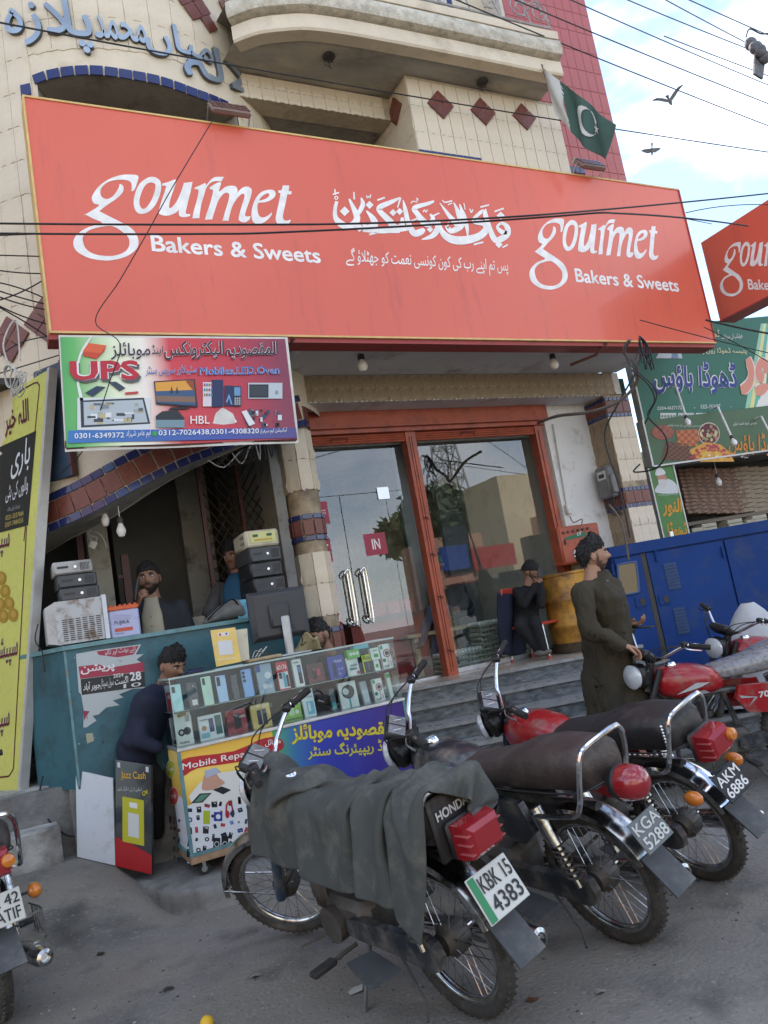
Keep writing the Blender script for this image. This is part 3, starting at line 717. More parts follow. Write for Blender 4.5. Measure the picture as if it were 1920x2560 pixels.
# ground floor front ----------------------------------------------------
m = MB(); m.bx(2.3, 6.12, 5.14, 5.9, ZS-2.7, ZS-2.62, soffw); m.build('canopy_soffit', B, smooth=None)
m = MB(); m.bx(2.3, 6.12, 5.3, 6.3, 3.69, 3.9, plaster); m.build('canopy_slab', B, smooth=None)
m = MB(); m.bx(2.4, 6.14, 5.905, 6.34, 3.35, 3.598, soffw); m.build('front_beam', B, smooth=None)
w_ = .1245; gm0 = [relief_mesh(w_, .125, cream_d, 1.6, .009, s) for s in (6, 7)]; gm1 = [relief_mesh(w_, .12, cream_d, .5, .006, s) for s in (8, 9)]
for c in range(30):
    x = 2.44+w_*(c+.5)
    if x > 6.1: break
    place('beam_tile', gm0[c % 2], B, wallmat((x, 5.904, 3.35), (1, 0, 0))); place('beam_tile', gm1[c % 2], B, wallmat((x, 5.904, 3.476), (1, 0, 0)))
# round column
cc = Vector((2.36, 5.97)); cr_ = .135
def colz(y0): return U(745, y0, 1, 5.84).z
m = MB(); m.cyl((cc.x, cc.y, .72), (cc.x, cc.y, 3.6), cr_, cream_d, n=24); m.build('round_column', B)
zb = [U(752, 1318, 1, 5.84).z-.12, U(770, 1040, 1, 5.84).z-.09, U(815, 1590, 1, 5.84).z-.16]
cm = [relief_mesh(2*PI*cr_/8+.004, .26, cream, 1, .009, s) for s in (1, 5)]; cb = flat_mesh(2*PI*cr_/10+.002, .045, .008, bluet); cr2 = flat_mesh(2*PI*cr_/10+.002, .13, .01, redt)
def colring(z, me, n, name, off=.002):
    for k in range(n):
        a = 2*PI*k/n
        if math.sin(a-.5) > .75: continue
        place(name, me, B, wallmat((cc.x+(cr_+off)*math.cos(a), cc.y+(cr_+off)*math.sin(a), z), (-math.sin(a), math.cos(a), 0)))
for z0 in zb:
    colring(z0, cb, 10, 'column_blue_tile', .006); colring(z0+.048, cr2, 10, 'column_oxblood_tile', .006); colring(z0+.181, cb, 10, 'column_blue_tile', .006)
z = .75
while z < 3.4:
    if not any(z0-.24 < z < z0+.20 for z0 in zb): colring(z, cm[int(z*10) % 2], 8, 'column_tile')
    z += .262
# square pillar at the right
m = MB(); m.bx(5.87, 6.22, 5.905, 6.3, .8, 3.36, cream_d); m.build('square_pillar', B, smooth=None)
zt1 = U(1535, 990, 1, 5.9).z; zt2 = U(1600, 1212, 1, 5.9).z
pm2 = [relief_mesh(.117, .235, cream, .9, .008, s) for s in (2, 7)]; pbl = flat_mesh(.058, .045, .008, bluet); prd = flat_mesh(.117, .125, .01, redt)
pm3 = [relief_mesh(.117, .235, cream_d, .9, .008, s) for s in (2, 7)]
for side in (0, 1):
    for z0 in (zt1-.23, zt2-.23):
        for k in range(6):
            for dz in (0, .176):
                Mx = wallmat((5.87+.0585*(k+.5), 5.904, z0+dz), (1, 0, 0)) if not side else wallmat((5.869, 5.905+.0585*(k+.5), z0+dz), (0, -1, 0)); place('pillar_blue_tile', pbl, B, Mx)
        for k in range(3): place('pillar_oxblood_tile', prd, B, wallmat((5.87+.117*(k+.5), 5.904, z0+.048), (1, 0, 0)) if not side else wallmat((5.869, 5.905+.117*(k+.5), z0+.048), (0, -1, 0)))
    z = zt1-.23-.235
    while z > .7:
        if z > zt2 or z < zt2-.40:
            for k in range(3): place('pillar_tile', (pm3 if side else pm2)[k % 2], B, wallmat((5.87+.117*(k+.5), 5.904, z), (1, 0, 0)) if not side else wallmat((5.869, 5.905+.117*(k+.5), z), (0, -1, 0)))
        z -= .235
# white side wall, shutter, frames, glass
m = MB(); m.bx(5.28, 5.87, 6.21, 6.3, .8, 3.349, white); m.build('white_panel_wall', B, smooth=None)
m = MB(); m.bx(5.255, 5.279, 6.26, 6.4, .82, 3.2, silver); m.build('door_jamb', B)
m = MB(); m.bx(2.45, 5.30, 6.16, 6.34, 3.19, 3.348, orange); m.bx(2.45, 5.27, 6.2, 6.34, 3.15, 3.19, orange); m.build('shutter_box', B, smooth=None)
for a, b in ((2.45, 3.60), (3.71, 5.155)):
    m = MB(); m.box(((a+b)/2, 6.27, 3.105), (b-a, .02, .085), orange)
    for k in range(4): m.cyl((a, 6.258, 3.07+.022*k), (b, 6.258, 3.07+.022*k), .011, orange, n=8)
    m.build('rolling_shutter', B)
    m = MB(); c = (a+b)/2-.12; m.tube([(c-.08, 6.25, 3.085), (c-.08, 6.22, 3.115), (c+.08, 6.22, 3.115), (c+.08, 6.25, 3.085)], .006, rust, 6); m.build('shutter_handle', B)
for x0, x1 in ((3.60, 3.71), (5.155, 5.255)):
    m = MB(); m.bx(x0, x1, 6.235, 6.34, .82, 3.149, orange); m.bx(x0+.035, x0+.05, 6.225, 6.235, .86, 3.1, orange); m.bx(x1-.05, x1-.035, 6.225, 6.235, .86, 3.1, orange); m.build('shutter_post', B, smooth=None)
    for z in (1.05, 1.55, 1.95, 2.3):
        if x0 < 4: m = MB(); m.tube([(x0+.03, 6.225, z), (x0+.05, 6.2, z), (x0+.08, 6.21, z-.02)], .006, rust, 6); m.build('shutter_latch', B)
SG = Sheet((0, 6.37, 0), (1, 0, 0)); q4 = zpx(700, 800, 800/1659)
glz = glassmat('shop_glass', (.92, .96, .95), 1.1, .05)
G = thing('shop_front_glass', 'reflective clear glass shopfront with double doors behind the orange posts', 'shopfront', (3.8, 6.37, .82))
dl = [SG.px(*q4(x, y))[0] for x, y in ((180, 1500), (395, 1500), (660, 1500), (950, 1000), (1110, 1550))]
ztr = SG.px(*q4(450, 900))[1]
def pane(x0, x1, z0, z1, name='pane', y=6.37):
    m = MB(); m.box(((x0+x1)/2, y, (z0+z1)/2), (x1-x0, .010, z1-z0), glz); return m.build(name, G, smooth=None)
xj = dl[3]
pane(3.712, xj-.004, .86, 3.06); pane(xj+.004, 5.25, .86, 3.06)
pane(2.42, 3.60, ztr+.006, 3.06, 'transom_pane')
xm_ = SG.px(*q4(378, 1350))[0]
door1 = pane(2.50, xm_-.004, .84, ztr, 'door_leaf'); door2 = pane(xm_+.004, 3.34, .84, ztr, 'door_leaf'); pane(3.345, 3.60, .84, ztr)
for xh in (xm_-.075, xm_+.085):
    zt_, zb_ = 1.88, 1.46
    m = MB(); m.tube([(xh, 6.31, zt_), (xh, 6.31, zb_), (xh+.0, 6.31, zb_-.0)], .008, chrome, 10)
    m.tube([(xh-.03, 6.34, zt_-.03), (xh-.03, 6.31, zt_+.0), (xh, 6.305, zt_+.03), (xh+.03, 6.31, zt_), (xh+.03, 6.31, zb_), (xh, 6.305, zb_-.03), (xh-.03, 6.31, zb_), (xh-.03, 6.34, zb_+.03)], .008, chrome, 8, smooth=3)
    m.build('door_handle', door1 if xh < xm_ else door2)
m = MB(); m.bx(3.26, 3.38, 6.35, 6.362, ztr-.07, ztr+.045, steel); m.build('corner_patch_fitting', G)
m = MB(); m.bx(3.712, 5.16, 6.35, 6.39, .82, .862, steel); m.bx(2.42, 3.6, 6.35, 6.39, .82, .838, steel); m.bx(3.712, 5.255, 6.35, 6.39, 3.062, 3.085, silver); m.bx(2.42, 3.6, 6.35, 6.39, 3.062, 3.085, silver); m.build('threshold_trim', G, smooth=None)
maroon = M('maroon_print', (.33, .02, .05), .45)
def card(nm, parent, x0, y0, x1, y1, txt, S=SG, d=.007, th=None):
    a, b = S.px(*q4(x0, y1)); c, e = S.px(*q4(x1, y0)); m = MB(); m.quad(S.P(a, b, d), S.P(c, b, d), S.P(c, e, d), S.P(a, e, d), maroon)
    for tx, u0, v0, u1, v1 in txt: put_text(m, S, tx, (a+(c-a)*u0, b+(e-b)*v0), (a+(c-a)*u1, b+(e-b)*v0), (a+(c-a)*u0, b+(e-b)*v1), printw, d+.001, .02, px=False)
    return m.build(nm, parent, smooth=None)
card('in_notice', door2, 448, 1100, 540, 1225, [('IN', .33, .25, .7, .75)])
card('out_notice', door1, 165, 1130, 255, 1265, [('OUT', .12, .25, .88, .75)])
card('question_notice', door1, 120, 940, 240, 1070, [('QUESTIONS', .2, .55, .9, .64), ('COMPLAINTS', .2, .42, .9, .51)])
# bakery interior
I = thing('bakery_interior', 'dim bakery interior seen through the shopfront glass', 'room', (3.8, 7.5, .82), kind='structure')
m = MB(); m.bx(2.4, 5.9, 6.36, 9.4, .76, .818, floort); m.bx(2.4, 5.9, 9.2, 9.3, .8, 3.4, intw); m.bx(2.3, 2.4, 6.5, 9.3, .8, 3.4, intw); m.bx(5.6, 5.7, 6.4, 9.3, .8, 3.4, white); m.bx(2.4, 5.9, 6.4, 9.4, 3.34, 3.4, white); m.build('room_shell', I, smooth=None)
gdark = M('charcoal_slab', (.14, .145, .15), .5)
for x0, x1, y0 in ((2.85, 3.0, 7.3), (3.95, 4.1, 7.2), (3.3, 3.5, 8.2), (4.9, 5.25, 8.0)):
    m = MB(); m.bx(x0, x1, y0, y0+.08, .82, 3.34, gdark); m.build('grey_upright_slab', I)  # dark grey slabs put in for dark upright bands in the glass
m = MB(); m.bx(2.44, 2.78, 6.55, 6.62, .82, 2.4, maroon); m.build('maroon_display_panel', I)
CT = thing('bakery_till_counter', 'red fronted till counter inside the bakery behind the door handles', 'counter', (3.5, 7.3, .82))
redc = M('red_counter', (.28, .03, .025), .4)
m = MB(); m.bx(3.05, 3.95, 7.0, 7.5, .82, 1.42, redc); m.build('body', CT); m = MB(); m.bx(3.0, 4.05, 6.95, 7.55, 1.42, 1.46, black); m.build('top', CT)
for k in range(3):
    m = MB(); m.bev((3.42+.16*k, 7.15, 1.535), (.15, .2, .14), .01, M('red_packet', (.30, .06, .05), .4, var=.5, scale=60)); m.build('snack_box', None, label='small red snack box on the till counter inside the bakery', cat='box', group='red snack boxes on the till counter')
# electronics shop interior (under the arch)
E_ = thing('repair_shop_interior', 'dark recess of the electronics shop beneath the tiled arch', 'room', (1.2, 7, .72), kind='structure')
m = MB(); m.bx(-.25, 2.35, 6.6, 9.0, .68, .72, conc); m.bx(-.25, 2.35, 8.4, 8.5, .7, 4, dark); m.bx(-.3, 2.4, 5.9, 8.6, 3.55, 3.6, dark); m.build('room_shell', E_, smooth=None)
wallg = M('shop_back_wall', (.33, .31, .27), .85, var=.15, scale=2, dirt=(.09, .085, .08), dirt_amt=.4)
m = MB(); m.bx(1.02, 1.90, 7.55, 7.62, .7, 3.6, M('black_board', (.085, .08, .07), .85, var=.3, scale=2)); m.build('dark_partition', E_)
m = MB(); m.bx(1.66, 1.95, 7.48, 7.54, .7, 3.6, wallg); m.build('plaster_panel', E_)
a, b = U(222, 1400, 1, 6.9).x, U(275, 1400, 1, 6.9).x
m = MB(); m.bx(a, b, 6.86, 7.0, .7, 3.3, M('cream_jamb', (.40, .37, .30), .8, var=.1, scale=3, dirt=(.1, .08, .06), dirt_amt=.3, dscale=8)); m.build('plaster_jamb', E_)
m = MB(); x = U(205, 1400, 1, 6.85).x; m.bx(x-.03, x+.02, 6.82, 6.9, .7, 2.75, rust); m.bx(-.2, x+.3, 6.8, 6.9, 2.72, 2.95, rust); m.build('door_frame', E_)
m = MB(); x = U(312, 1400, 1, 6.85).x; m.bx(x-.03, x+.03, 6.84, 6.9, .9, 2.35, rust)
for z in (1.6, 1.9, 2.15): m.bx(x-.07, x-.03, 6.85, 6.88, z, z+.03, rust)
m.build('hinge_bar', E_)
# folding lattice shutter by the column
LS = thing('lattice_shutter', 'brown diamond lattice folding shutter drawn beside the round column', 'shutter', (2.0, 6.9, .72))
fa, fb = U(520, 1250, 1, 6.9).x-.06, U(690, 1250, 1, 6.9).x+.02
bm_ = M('brown_lattice_iron', (.06, .04, .03), .6)
for x in (fa, (fa+fb)/2, fb): m = MB(); m.bx(x-.018, x+.018, 6.88, 6.92, .72, 3.4, rust); m.build('upright', LS)
s = .115; nn = 0
for d in (1, -1):
    for k in range(-14, 34):
        pts = []
        x0_, z0_ = fa, .8+k*s; x1_, z1_ = fb, z0_+d*(fb-fa)*1.45
        if max(z0_, z1_) > 3.5 or min(z0_, z1_) < .6: continue
        m = MB(); m.tube([(x0_, 6.9+.008*d, z0_), (x1_, 6.9+.008*d, z1_)], .006, bm_, 4); m.build('lattice_bar', LS, smooth=None)
# ================================================================== helpers for flat print
def gradmat(name, stops, axis=0, rough=.42, wob=.0, coat=.15):
    m = bpy.data.materials.new(name); m.use_nodes = True; nt = m.node_tree; b = nt.nodes['Principled BSDF']; b.inputs['Roughness'].default_value = rough; b.inputs['Coat Weight'].default_value = coat
    t = nt.nodes.new('ShaderNodeTexCoord'); s = nt.nodes.new('ShaderNodeSeparateXYZ'); r = nt.nodes.new('ShaderNodeValToRGB')
    src = t.outputs['Generated']
    if wob:
        n = nt.nodes.new('ShaderNodeTexNoise'); n.inputs['Scale'].default_value = 1.5; ad = nt.nodes.new('ShaderNodeVectorMath'); ad.operation = 'MULTIPLY_ADD'; ad.inputs[1].default_value = (wob,)*3
        nt.links.new(src, n.inputs[0]); nt.links.new(n.outputs['Color'], ad.inputs[0]); nt.links.new(src, ad.inputs[2]); src = ad.outputs[0]
    nt.links.new(src, s.inputs[0]); nt.links.new(s.outputs[axis], r.inputs[0]); e = r.color_ramp.elements
    while len(e) < len(stops): e.new(.5)
    for i, (p, c) in enumerate(stops): e[i].position = p; e[i].color = (*(lin(c) if isinstance(c, str) else c), 1)
    nt.links.new(r.outputs[0], b.inputs['Base Color']); return m
_ink = {}
def ink(h, rough=.45):
    if h not in _ink: _ink[h] = M('ink_'+h.lstrip('#'), tuple(c*.82 for c in lin(h)), rough, var=.03, scale=3)
    return _ink[h]
def poly(mb, S, pts, mat, d=.002, px=True, smooth=0, q=None):
    if q: pts = [q(*p) for p in pts]
    P = S.pxl(pts) if px else pts
    if smooth: P = cm2(P, smooth)
    mb.flat([(P, [])], S.P, d, mat)
def rectp(mb, S, x0, y0, x1, y1, mat, d=.002, q=None): poly(mb, S, [(x0, y0), (x1, y0), (x1, y1), (x0, y1)], mat, d, q=q)
def oval(mb, S, cx, cy, rx, ry, mat, d=.002, q=None, n=20): poly(mb, S, [(cx+rx*math.cos(2*PI*k/n), cy+ry*math.sin(2*PI*k/n)) for k in range(n)], mat, d, q=q)
def T(mb, S, s, bl, br, tl, col, d=.003, bold=.0, q=None, outline=None, ow=.02, res=2):
    if q: bl, br, tl = q(*bl), q(*br), q(*tl)
    if outline: put_text(mb, S, s, bl, br, tl, ink(outline), d-.0009, bold+ow, res=res)
    put_text(mb, S, s, bl, br, tl, ink(col) if isinstance(col, str) else col, d, bold, res=res)
def diam(x, y, s): return [(x-s/2, y), (x, y-s/2), (x+s/2, y), (x, y+s/2)]
# ================================================================== main sign
MS = Sheet((0, 5.0, 0), (1, 0, 0))
tl, tr_, br_, bl_ = MS.px(70, 245), MS.px(1710, 475), MS.px(1768, 852), MS.px(121, 830)
X0, X1, Z0, Z1 = .46, 6.60, 3.575, 5.235
SGN = thing('bakery_signboard', 'huge tomato red lightbox sign with white script lettering across the whole front', 'signboard', ((X0+X1)/2, 5.1, Z0))
m = MB(); m.bx(X0, X1, 5.0, 5.14, Z0, Z1, redprint); m.build('face', SGN, smooth=None)
m = MB()
for a, b, c, d_ in ((X0-.012, X1+.012, Z1, Z1+.014), (X0-.012, X1+.012, Z0-.014, Z0)): m.bx(a, b, 4.992, 5.16, c, d_, yel_edge)
m.build('edge_trim', SGN, smooth=None)
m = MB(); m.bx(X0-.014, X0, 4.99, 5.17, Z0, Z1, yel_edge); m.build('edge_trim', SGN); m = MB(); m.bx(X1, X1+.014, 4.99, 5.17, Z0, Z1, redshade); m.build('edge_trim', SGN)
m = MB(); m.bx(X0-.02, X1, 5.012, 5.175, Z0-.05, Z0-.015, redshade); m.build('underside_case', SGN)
for x in (2.1, 5.15): m = MB(); m.tube([(x, 4.99, Z0-.02), (x-.06, 5.1, Z0-.1), (x-.2, 5.3, Z0-.12)], .014, rust, 6); m.build('bracket', SGN)
# script logo traced as outlines (pixel space of the photograph)
LZ = lambda x, y: (170+x*660/1659, 420+y*660/1659)
LG = [([(440, 50), (380, 42), (320, 48), (250, 75), (190, 120), (155, 170), (150, 200), (165, 225), (195, 238), (108, 293), (108, 293), (160, 320), (215, 348), (130, 372), (60, 415), (33, 465), (50, 520), (120, 562), (200, 580), (280, 580), (370, 555), (430, 510), (443, 460), (425, 410), (385, 370), (320, 335), (260, 305), (197, 272), (197, 272), (250, 230), (310, 190), (345, 150), (347, 115), (325, 102), (318, 125), (290, 170), (260, 192), (235, 195), (210, 180), (203, 150), (215, 120), (250, 90), (300, 77), (350, 75), (388, 85), (400, 110), (397, 146), (397, 146), (415, 142), (432, 100)],
       [[(240, 366), (150, 385), (105, 415), (92, 450), (110, 505), (160, 540), (230, 553), (300, 550), (360, 525), (385, 485), (380, 440), (345, 405), (290, 370)]]),
      ([(505, 60), (550, 60), (580, 85), (585, 130), (570, 190), (540, 245), (500, 280), (455, 290), (425, 270), (412, 225), (420, 165), (450, 100)], [[(515, 93), (485, 110), (460, 160), (448, 210), (455, 245), (475, 258), (500, 240), (530, 190), (548, 130), (545, 100)]]),
      ([(592, 100), (592, 100), (640, 85), (670, 73), (680, 82), (668, 125), (645, 190), (635, 240), (645, 253), (680, 215), (710, 150), (728, 95), (728, 95), (782, 88), (782, 88), (770, 150), (750, 230), (740, 275), (745, 290), (768, 290), (768, 290), (765, 302), (735, 310), (705, 305), (695, 285), (698, 262), (680, 280), (640, 298), (605, 300), (575, 290), (570, 270), (590, 200), (613, 130), (613, 113), (594, 112)], []),
      ([(795, 125), (795, 125), (830, 110), (862, 95), (868, 108), (900, 72), (930, 57), (980, 57), (980, 57), (963, 86), (963, 86), (925, 83), (895, 95), (870, 125), (855, 170), (835, 240), (825, 316), (825, 316), (781, 318), (781, 318), (790, 270), (810, 200), (820, 150), (815, 136), (797, 134)], []),
      ([(890, 122), (890, 122), (930, 98), (958, 90), (960, 105), (948, 150), (985, 122), (1020, 112), (1055, 118), (1066, 145), (1060, 160), (1095, 125), (1130, 118), (1153, 135), (1150, 175), (1128, 240), (1112, 290), (1120, 305), (1146, 303), (1146, 303), (1140, 325), (1110, 343), (1080, 335), (1072, 315), (1085, 260), (1105, 195), (1108, 168), (1090, 165), (1060, 195), (1035, 235), (1020, 280), (1008, 332), (1008, 332), (971, 332), (971, 332), (985, 280), (1005, 215), (1013, 170), (1000, 157), (975, 165), (945, 205), (925, 260), (905, 324), (905, 324), (861, 326), (861, 326), (870, 290), (895, 215), (910, 150), (905, 136), (892, 135)], []),
      ([(1245, 140), (1285, 138), (1304, 155), (1298, 182), (1270, 205), (1230, 218), (1195, 222), (1190, 260), (1200, 300), (1225, 312), (1255, 300), (1279, 279), (1279, 279), (1280, 295), (1255, 325), (1220, 348), (1185, 352), (1160, 335), (1152, 290), (1160, 240), (1180, 190), (1210, 155)], [[(1245, 162), (1215, 182), (1202, 205), (1240, 195), (1262, 178), (1262, 162)]]),
      ([(1350, 110), (1350, 110), (1390, 112), (1390, 112), (1386, 144), (1386, 144), (1406, 149), (1406, 149), (1401, 167), (1401, 167), (1378, 166), (1378, 166), (1365, 230), (1352, 290), (1352, 320), (1370, 332), (1399, 325), (1399, 325), (1392, 345), (1360, 362), (1330, 360), (1308, 340), (1305, 310), (1315, 260), (1328, 200), (1335, 160), (1335, 160), (1321, 156), (1321, 156), (1321, 141), (1321, 141), (1341, 142), (1341, 142)], [])]
LG = [(cm2([MS.px(*LZ(*p)) for p in o], 3), [cm2([MS.px(*LZ(*p)) for p in h], 3) for h in hs]) for o, hs in LG]
tp, _ = text_polys('Bakers & Sweets', .022, 3)
b0, b1, b2 = MS.px(380, 629), MS.px(803, 659), MS.px(375, 586)
fB = lambda l: [(b0[0]+(b1[0]-b0[0])*a+(b2[0]-b0[0])*b, b0[1]+(b1[1]-b0[1])*a+(b2[1]-b0[1])*b) for a, b in l]
LOGO = LG+[(fB(o), [fB(h) for h in hs]) for o, hs in tp]
anc1 = [MS.px(183, 605), MS.px(729, 480), MS.px(266, 650)]; anc1b = [MS.px(183, 605), MS.px(345, 440), MS.px(266, 650)]
def affine(A, Bq):
    (x0, y0), (x1, y1), (x2, y2) = A; det = (x1-x0)*(y2-y0)-(x2-x0)*(y1-y0)
    def f(p):
        u = ((p[0]-x0)*(y2-y0)-(x2-x0)*(p[1]-y0))/det; v = ((x1-x0)*(p[1]-y0)-(p[0]-x0)*(y1-y0))/det
        return (Bq[0][0]+(Bq[1][0]-Bq[0][0])*u+(Bq[2][0]-Bq[0][0])*v, Bq[0][1]+(Bq[1][1]-Bq[0][1])*u+(Bq[2][1]-Bq[0][1])*v)
    return f
def logo(parent, S, f):
    names = ['script_letter']*7
    for i in range(7): m = MB(); m.flat([([f(p) for p in LOGO[i][0]], [[f(p) for p in h] for h in LOGO[i][1]])], S.P, .002, printw); m.build('script_letter', parent, smooth=None)
    m = MB(); m.flat([([f(p) for p in o], [[f(p) for p in h] for h in hs]) for o, hs in LOGO[7:]], S.P, .002, printw); m.build('block_lettering', parent, smooth=None)
logo(SGN, MS, lambda p: p)
logo(SGN, MS, affine(anc1, [MS.px(1323, 686), MS.px(1643, 579), MS.px(1374, 723)]))
cz = zpx(820, 460, 480/1659)
CAL = [[(75, 150, 28), (60, 220, 32), (64, 290, 42), (110, 345, 60), (170, 365, 52), (225, 345, 60), (250, 290, 55), (215, 200, 36), (182, 130, 16)], [(58, 45, 12), (62, 95, 12)], [(40, 92, 12), (95, 75, 14)], [(222, 70, 12), (226, 135, 16)],
       [(285, 120, 12), (300, 170, 38), (285, 215, 40), (255, 265, 34)], [(330, 100, 10), (340, 122, 12), (350, 108, 10), (362, 122, 12), (366, 92, 10)], [(330, 232, 12), (385, 300, 50), (405, 355, 55), (340, 378, 48), (300, 345, 20)], [(300, 395, 40), (450, 402, 52), (530, 402, 46), (620, 405, 40)],
       [(625, 118, 12), (560, 150, 34), (450, 200, 48), (450, 240, 44), (530, 320, 56), (570, 375, 60), (620, 385, 60), (690, 385, 36)], [(425, 142, 14), (490, 118, 16)], [(625, 120, 18), (600, 205, 10)], [(640, 290, 24), (640, 350, 48), (610, 390, 46)],
       [(648, 140, 6), (665, 220, 36), (690, 330, 42), (740, 425, 56), (800, 415, 56), (830, 390, 30)], [(915, 150, 18), (860, 172, 32), (745, 208, 42), (770, 260, 44), (825, 330, 60), (875, 350, 48), (905, 300, 40), (880, 262, 16)], [(715, 168, 8), (735, 150, 10), (770, 160, 8)], [(760, 125, 12), (775, 135, 12), (765, 150, 10)],
       [(705, 325, 10), (770, 300, 14)], [(820, 245, 10), (832, 225, 8), (845, 245, 10), (858, 222, 8)], [(905, 278, 14), (960, 252, 14)], [(918, 315, 20), (948, 380, 50), (900, 450, 44), (808, 482, 10)],
       [(960, 318, 14), (975, 400, 42), (1040, 468, 64), (1150, 490, 72), (1290, 460, 64), (1362, 400, 60), (1352, 345, 52), (1262, 325, 40), (1275, 285, 30), (1340, 235, 30), (1345, 290, 10)], [(965, 165, 8), (1050, 280, 36), (1125, 370, 52), (1060, 408, 42), (1015, 365, 16)], [(1085, 160, 8), (1130, 265, 46), (1155, 360, 42), (1100, 405, 36)],
       [(1135, 175, 10), (1172, 280, 42), (1200, 380, 32), (1205, 462, 8)], [(985, 140, 8), (1010, 160, 12), (1072, 146, 12)], [(1035, 182, 10), (1070, 165, 10)], [(1172, 165, 8), (1184, 222, 10)], [(1224, 215, 8), (1236, 248, 12), (1250, 220, 8)], [(1020, 350, 12), (1045, 335, 14), (1030, 375, 10), (1060, 380, 10)],
       [(1360, 215, 10), (1370, 300, 38), (1400, 400, 44), (1445, 485, 52), (1505, 470, 54), (1550, 430, 54), (1545, 370, 44), (1500, 340, 26), (1462, 372, 24), (1500, 415, 40), (1545, 420, 30)], [(1315, 202, 14), (1390, 182, 14)], [(1438, 240, 14), (1518, 212, 14)], [(1258, 525, 16), (1342, 503, 16)], [(1503, 552, 12), (1552, 526, 14)], [(105, 402, 10), (190, 388, 12)], [(355, 438, 14), (418, 424, 14)]]
m = MB()
for st_ in CAL: m.strip(st_, lambda x, y, d: MS.P(*MS.px(*cz(x, y)), d), .002+.0002*(CAL.index(st_) % 7), printw)
for x, y, s in ((142, 238, 84), (357, 183, 70), (270, 380, 76), (560, 250, 62), (617, 240, 62), (880, 395, 56), (1490, 275, 70), (1475, 525, 64)):
    m.flat([([MS.px(*cz(*p)) for p in diam(x, y, s)], [])], MS.P, .0036, printw)
rg = lambda x, y, r, w: ([MS.px(*cz(x+r*math.cos(a), y+r*math.sin(a))) for a in [k*PI/6 for k in range(12)]], [[MS.px(*cz(x+(r-w)*math.cos(a), y+(r-w)*math.sin(a))) for a in [-k*PI/6 for k in range(12)]]])
m.flat([rg(70, 122, 18, 9)], MS.P, .0036, printw); m.build('urdu_calligraphy', SGN, smooth=None)
m = MB(); put_text(m, MS, 'پس تم اپنے رب کی کون کونسی نعمت کو جھٹلاؤ گے', (865, 668), (1271, 692), (865, 618), printw, .002, .006); m.build('urdu_line', SGN, smooth=None)
# second sign
x2 = 7.0; S2 = Sheet((x2, 0, 0), (0, -1, 0)); SG2 = thing('projecting_bakery_sign', 'second red sign with the same white script, jutting toward the street at the right edge', 'signboard', (x2, 4.6, 3.9))
a_, b_ = S2.px(1752, 607), S2.px(1795, 804); z1_, z0_ = a_[1], b_[1]
m = MB(); m.bx(x2, x2+.22, 3.2, -a_[0], z0_, z1_, redprint); m.build('face', SG2, smooth=None)
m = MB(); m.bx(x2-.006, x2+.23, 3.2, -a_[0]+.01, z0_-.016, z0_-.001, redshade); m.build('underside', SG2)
logo(SG2, S2, affine(anc1b, [S2.px(1800, 716), S2.px(1852, 606), S2.px(1830, 740)]))
# floodlights on the sign
fl = M('floodlight_face', (.13, .055, .045), .3, metal=.3, var=.3, scale=40)
def flood(x, px_l, lab):
    t = thing('floodlight', lab, 'floodlight', (x, 4.98, Z1+.01))
    Rm = Matrix.Rotation(math.radians(-38), 3, 'X')
    c = Vector((x, 4.93, Z1+.085))
    m = MB(); m.bev(c, (.30, .05, .15), .012, M('floodlight_body', (.20, .13, .11), .5), Rm); m.build('housing', t)
    m = MB()
    for k in range(13): m.box(c+Rm @ Vector((-.14+.0233*k, .0, .083)), (.006, .05, .02), steel, Rm)
    m.build('cooling_fins', t, kind='stuff')
    for i in range(6):
        for j in range(3): m = MB(); m.box(c+Rm @ Vector((-.12+.048*i, -.0275, -.045+.045*j)), (.04, .006, .036), fl, Rm); m.build('lamp_cell', t)
    m = MB(); m.tube([c+Vector((-.16, 0, 0)), (x-.16, 5.02, Z1+.016), (x+.16, 5.02, Z1+.016), c+Vector((.16, 0, 0))], .008, steel, 5); m.build('bracket', t)
flood(U(575, 300, 1, 4.95).x, 0, 'rusty rectangular floodlight on the sign top below the round bay')
flood(U(1475, 430, 1, 4.95).x, 0, 'rectangular floodlight on the sign top beneath the flag')
# ================================================================== electronics banner
q3 = zpx(0, 800, 800/1659)
BS = Sheet((0, 4.97, 0), (1, 0, 0))
BN = thing('electronics_banner', 'green to red flex banner reading UPS, Mobiles, LED, Oven above the phone shop', 'banner', (1.25, 5.05, 2.82))
cs = [BS.px(*q3(*p)) for p in ((312, 88), (1478, 98), (1538, 618), (345, 662))]
gm = gradmat('banner_print', [(0, '#2e8a4c'), (.10, '#5fae5a'), (.26, '#dfe6c4'), (.38, '#e9e0d4'), (.5, '#c8353c'), (.72, '#b92a38'), (1, '#7c2740')], wob=.08)
def bil(u, v): 
    a = Vector(cs[0]).lerp(Vector(cs[1]), u); b = Vector(cs[3]).lerp(Vector(cs[2]), u); return a.lerp(b, v)
m = MB(); m.grid(lambda u, v: BS.P(*bil(u, v), .004*math.sin(u*9)*v), 24, 6, gm); m.build('print_background', BN, smooth=60)
m = MB(); m.grid(lambda u, v: BS.P(*bil(-.006+1.02*u, -.02+1.05*v), -.004+.006*math.sin(u*11)*v-.012*(v > .9)), 20, 5, M('flex_border', (.62, .6, .56), .6)); m.build('flex_hem', BN)
m = MB()
for i in range(4):
    a, b = (bil(0, 0), bil(1, 0), bil(1, 1), bil(0, 1))[i], (bil(1, 0), bil(1, 1), bil(0, 1), bil(0, 0))[i]
    m.tube([BS.P(*a, -.02), BS.P(*b, -.02)], .012, rust, 5)
m.build('frame', BN)
m = MB(); q = q3
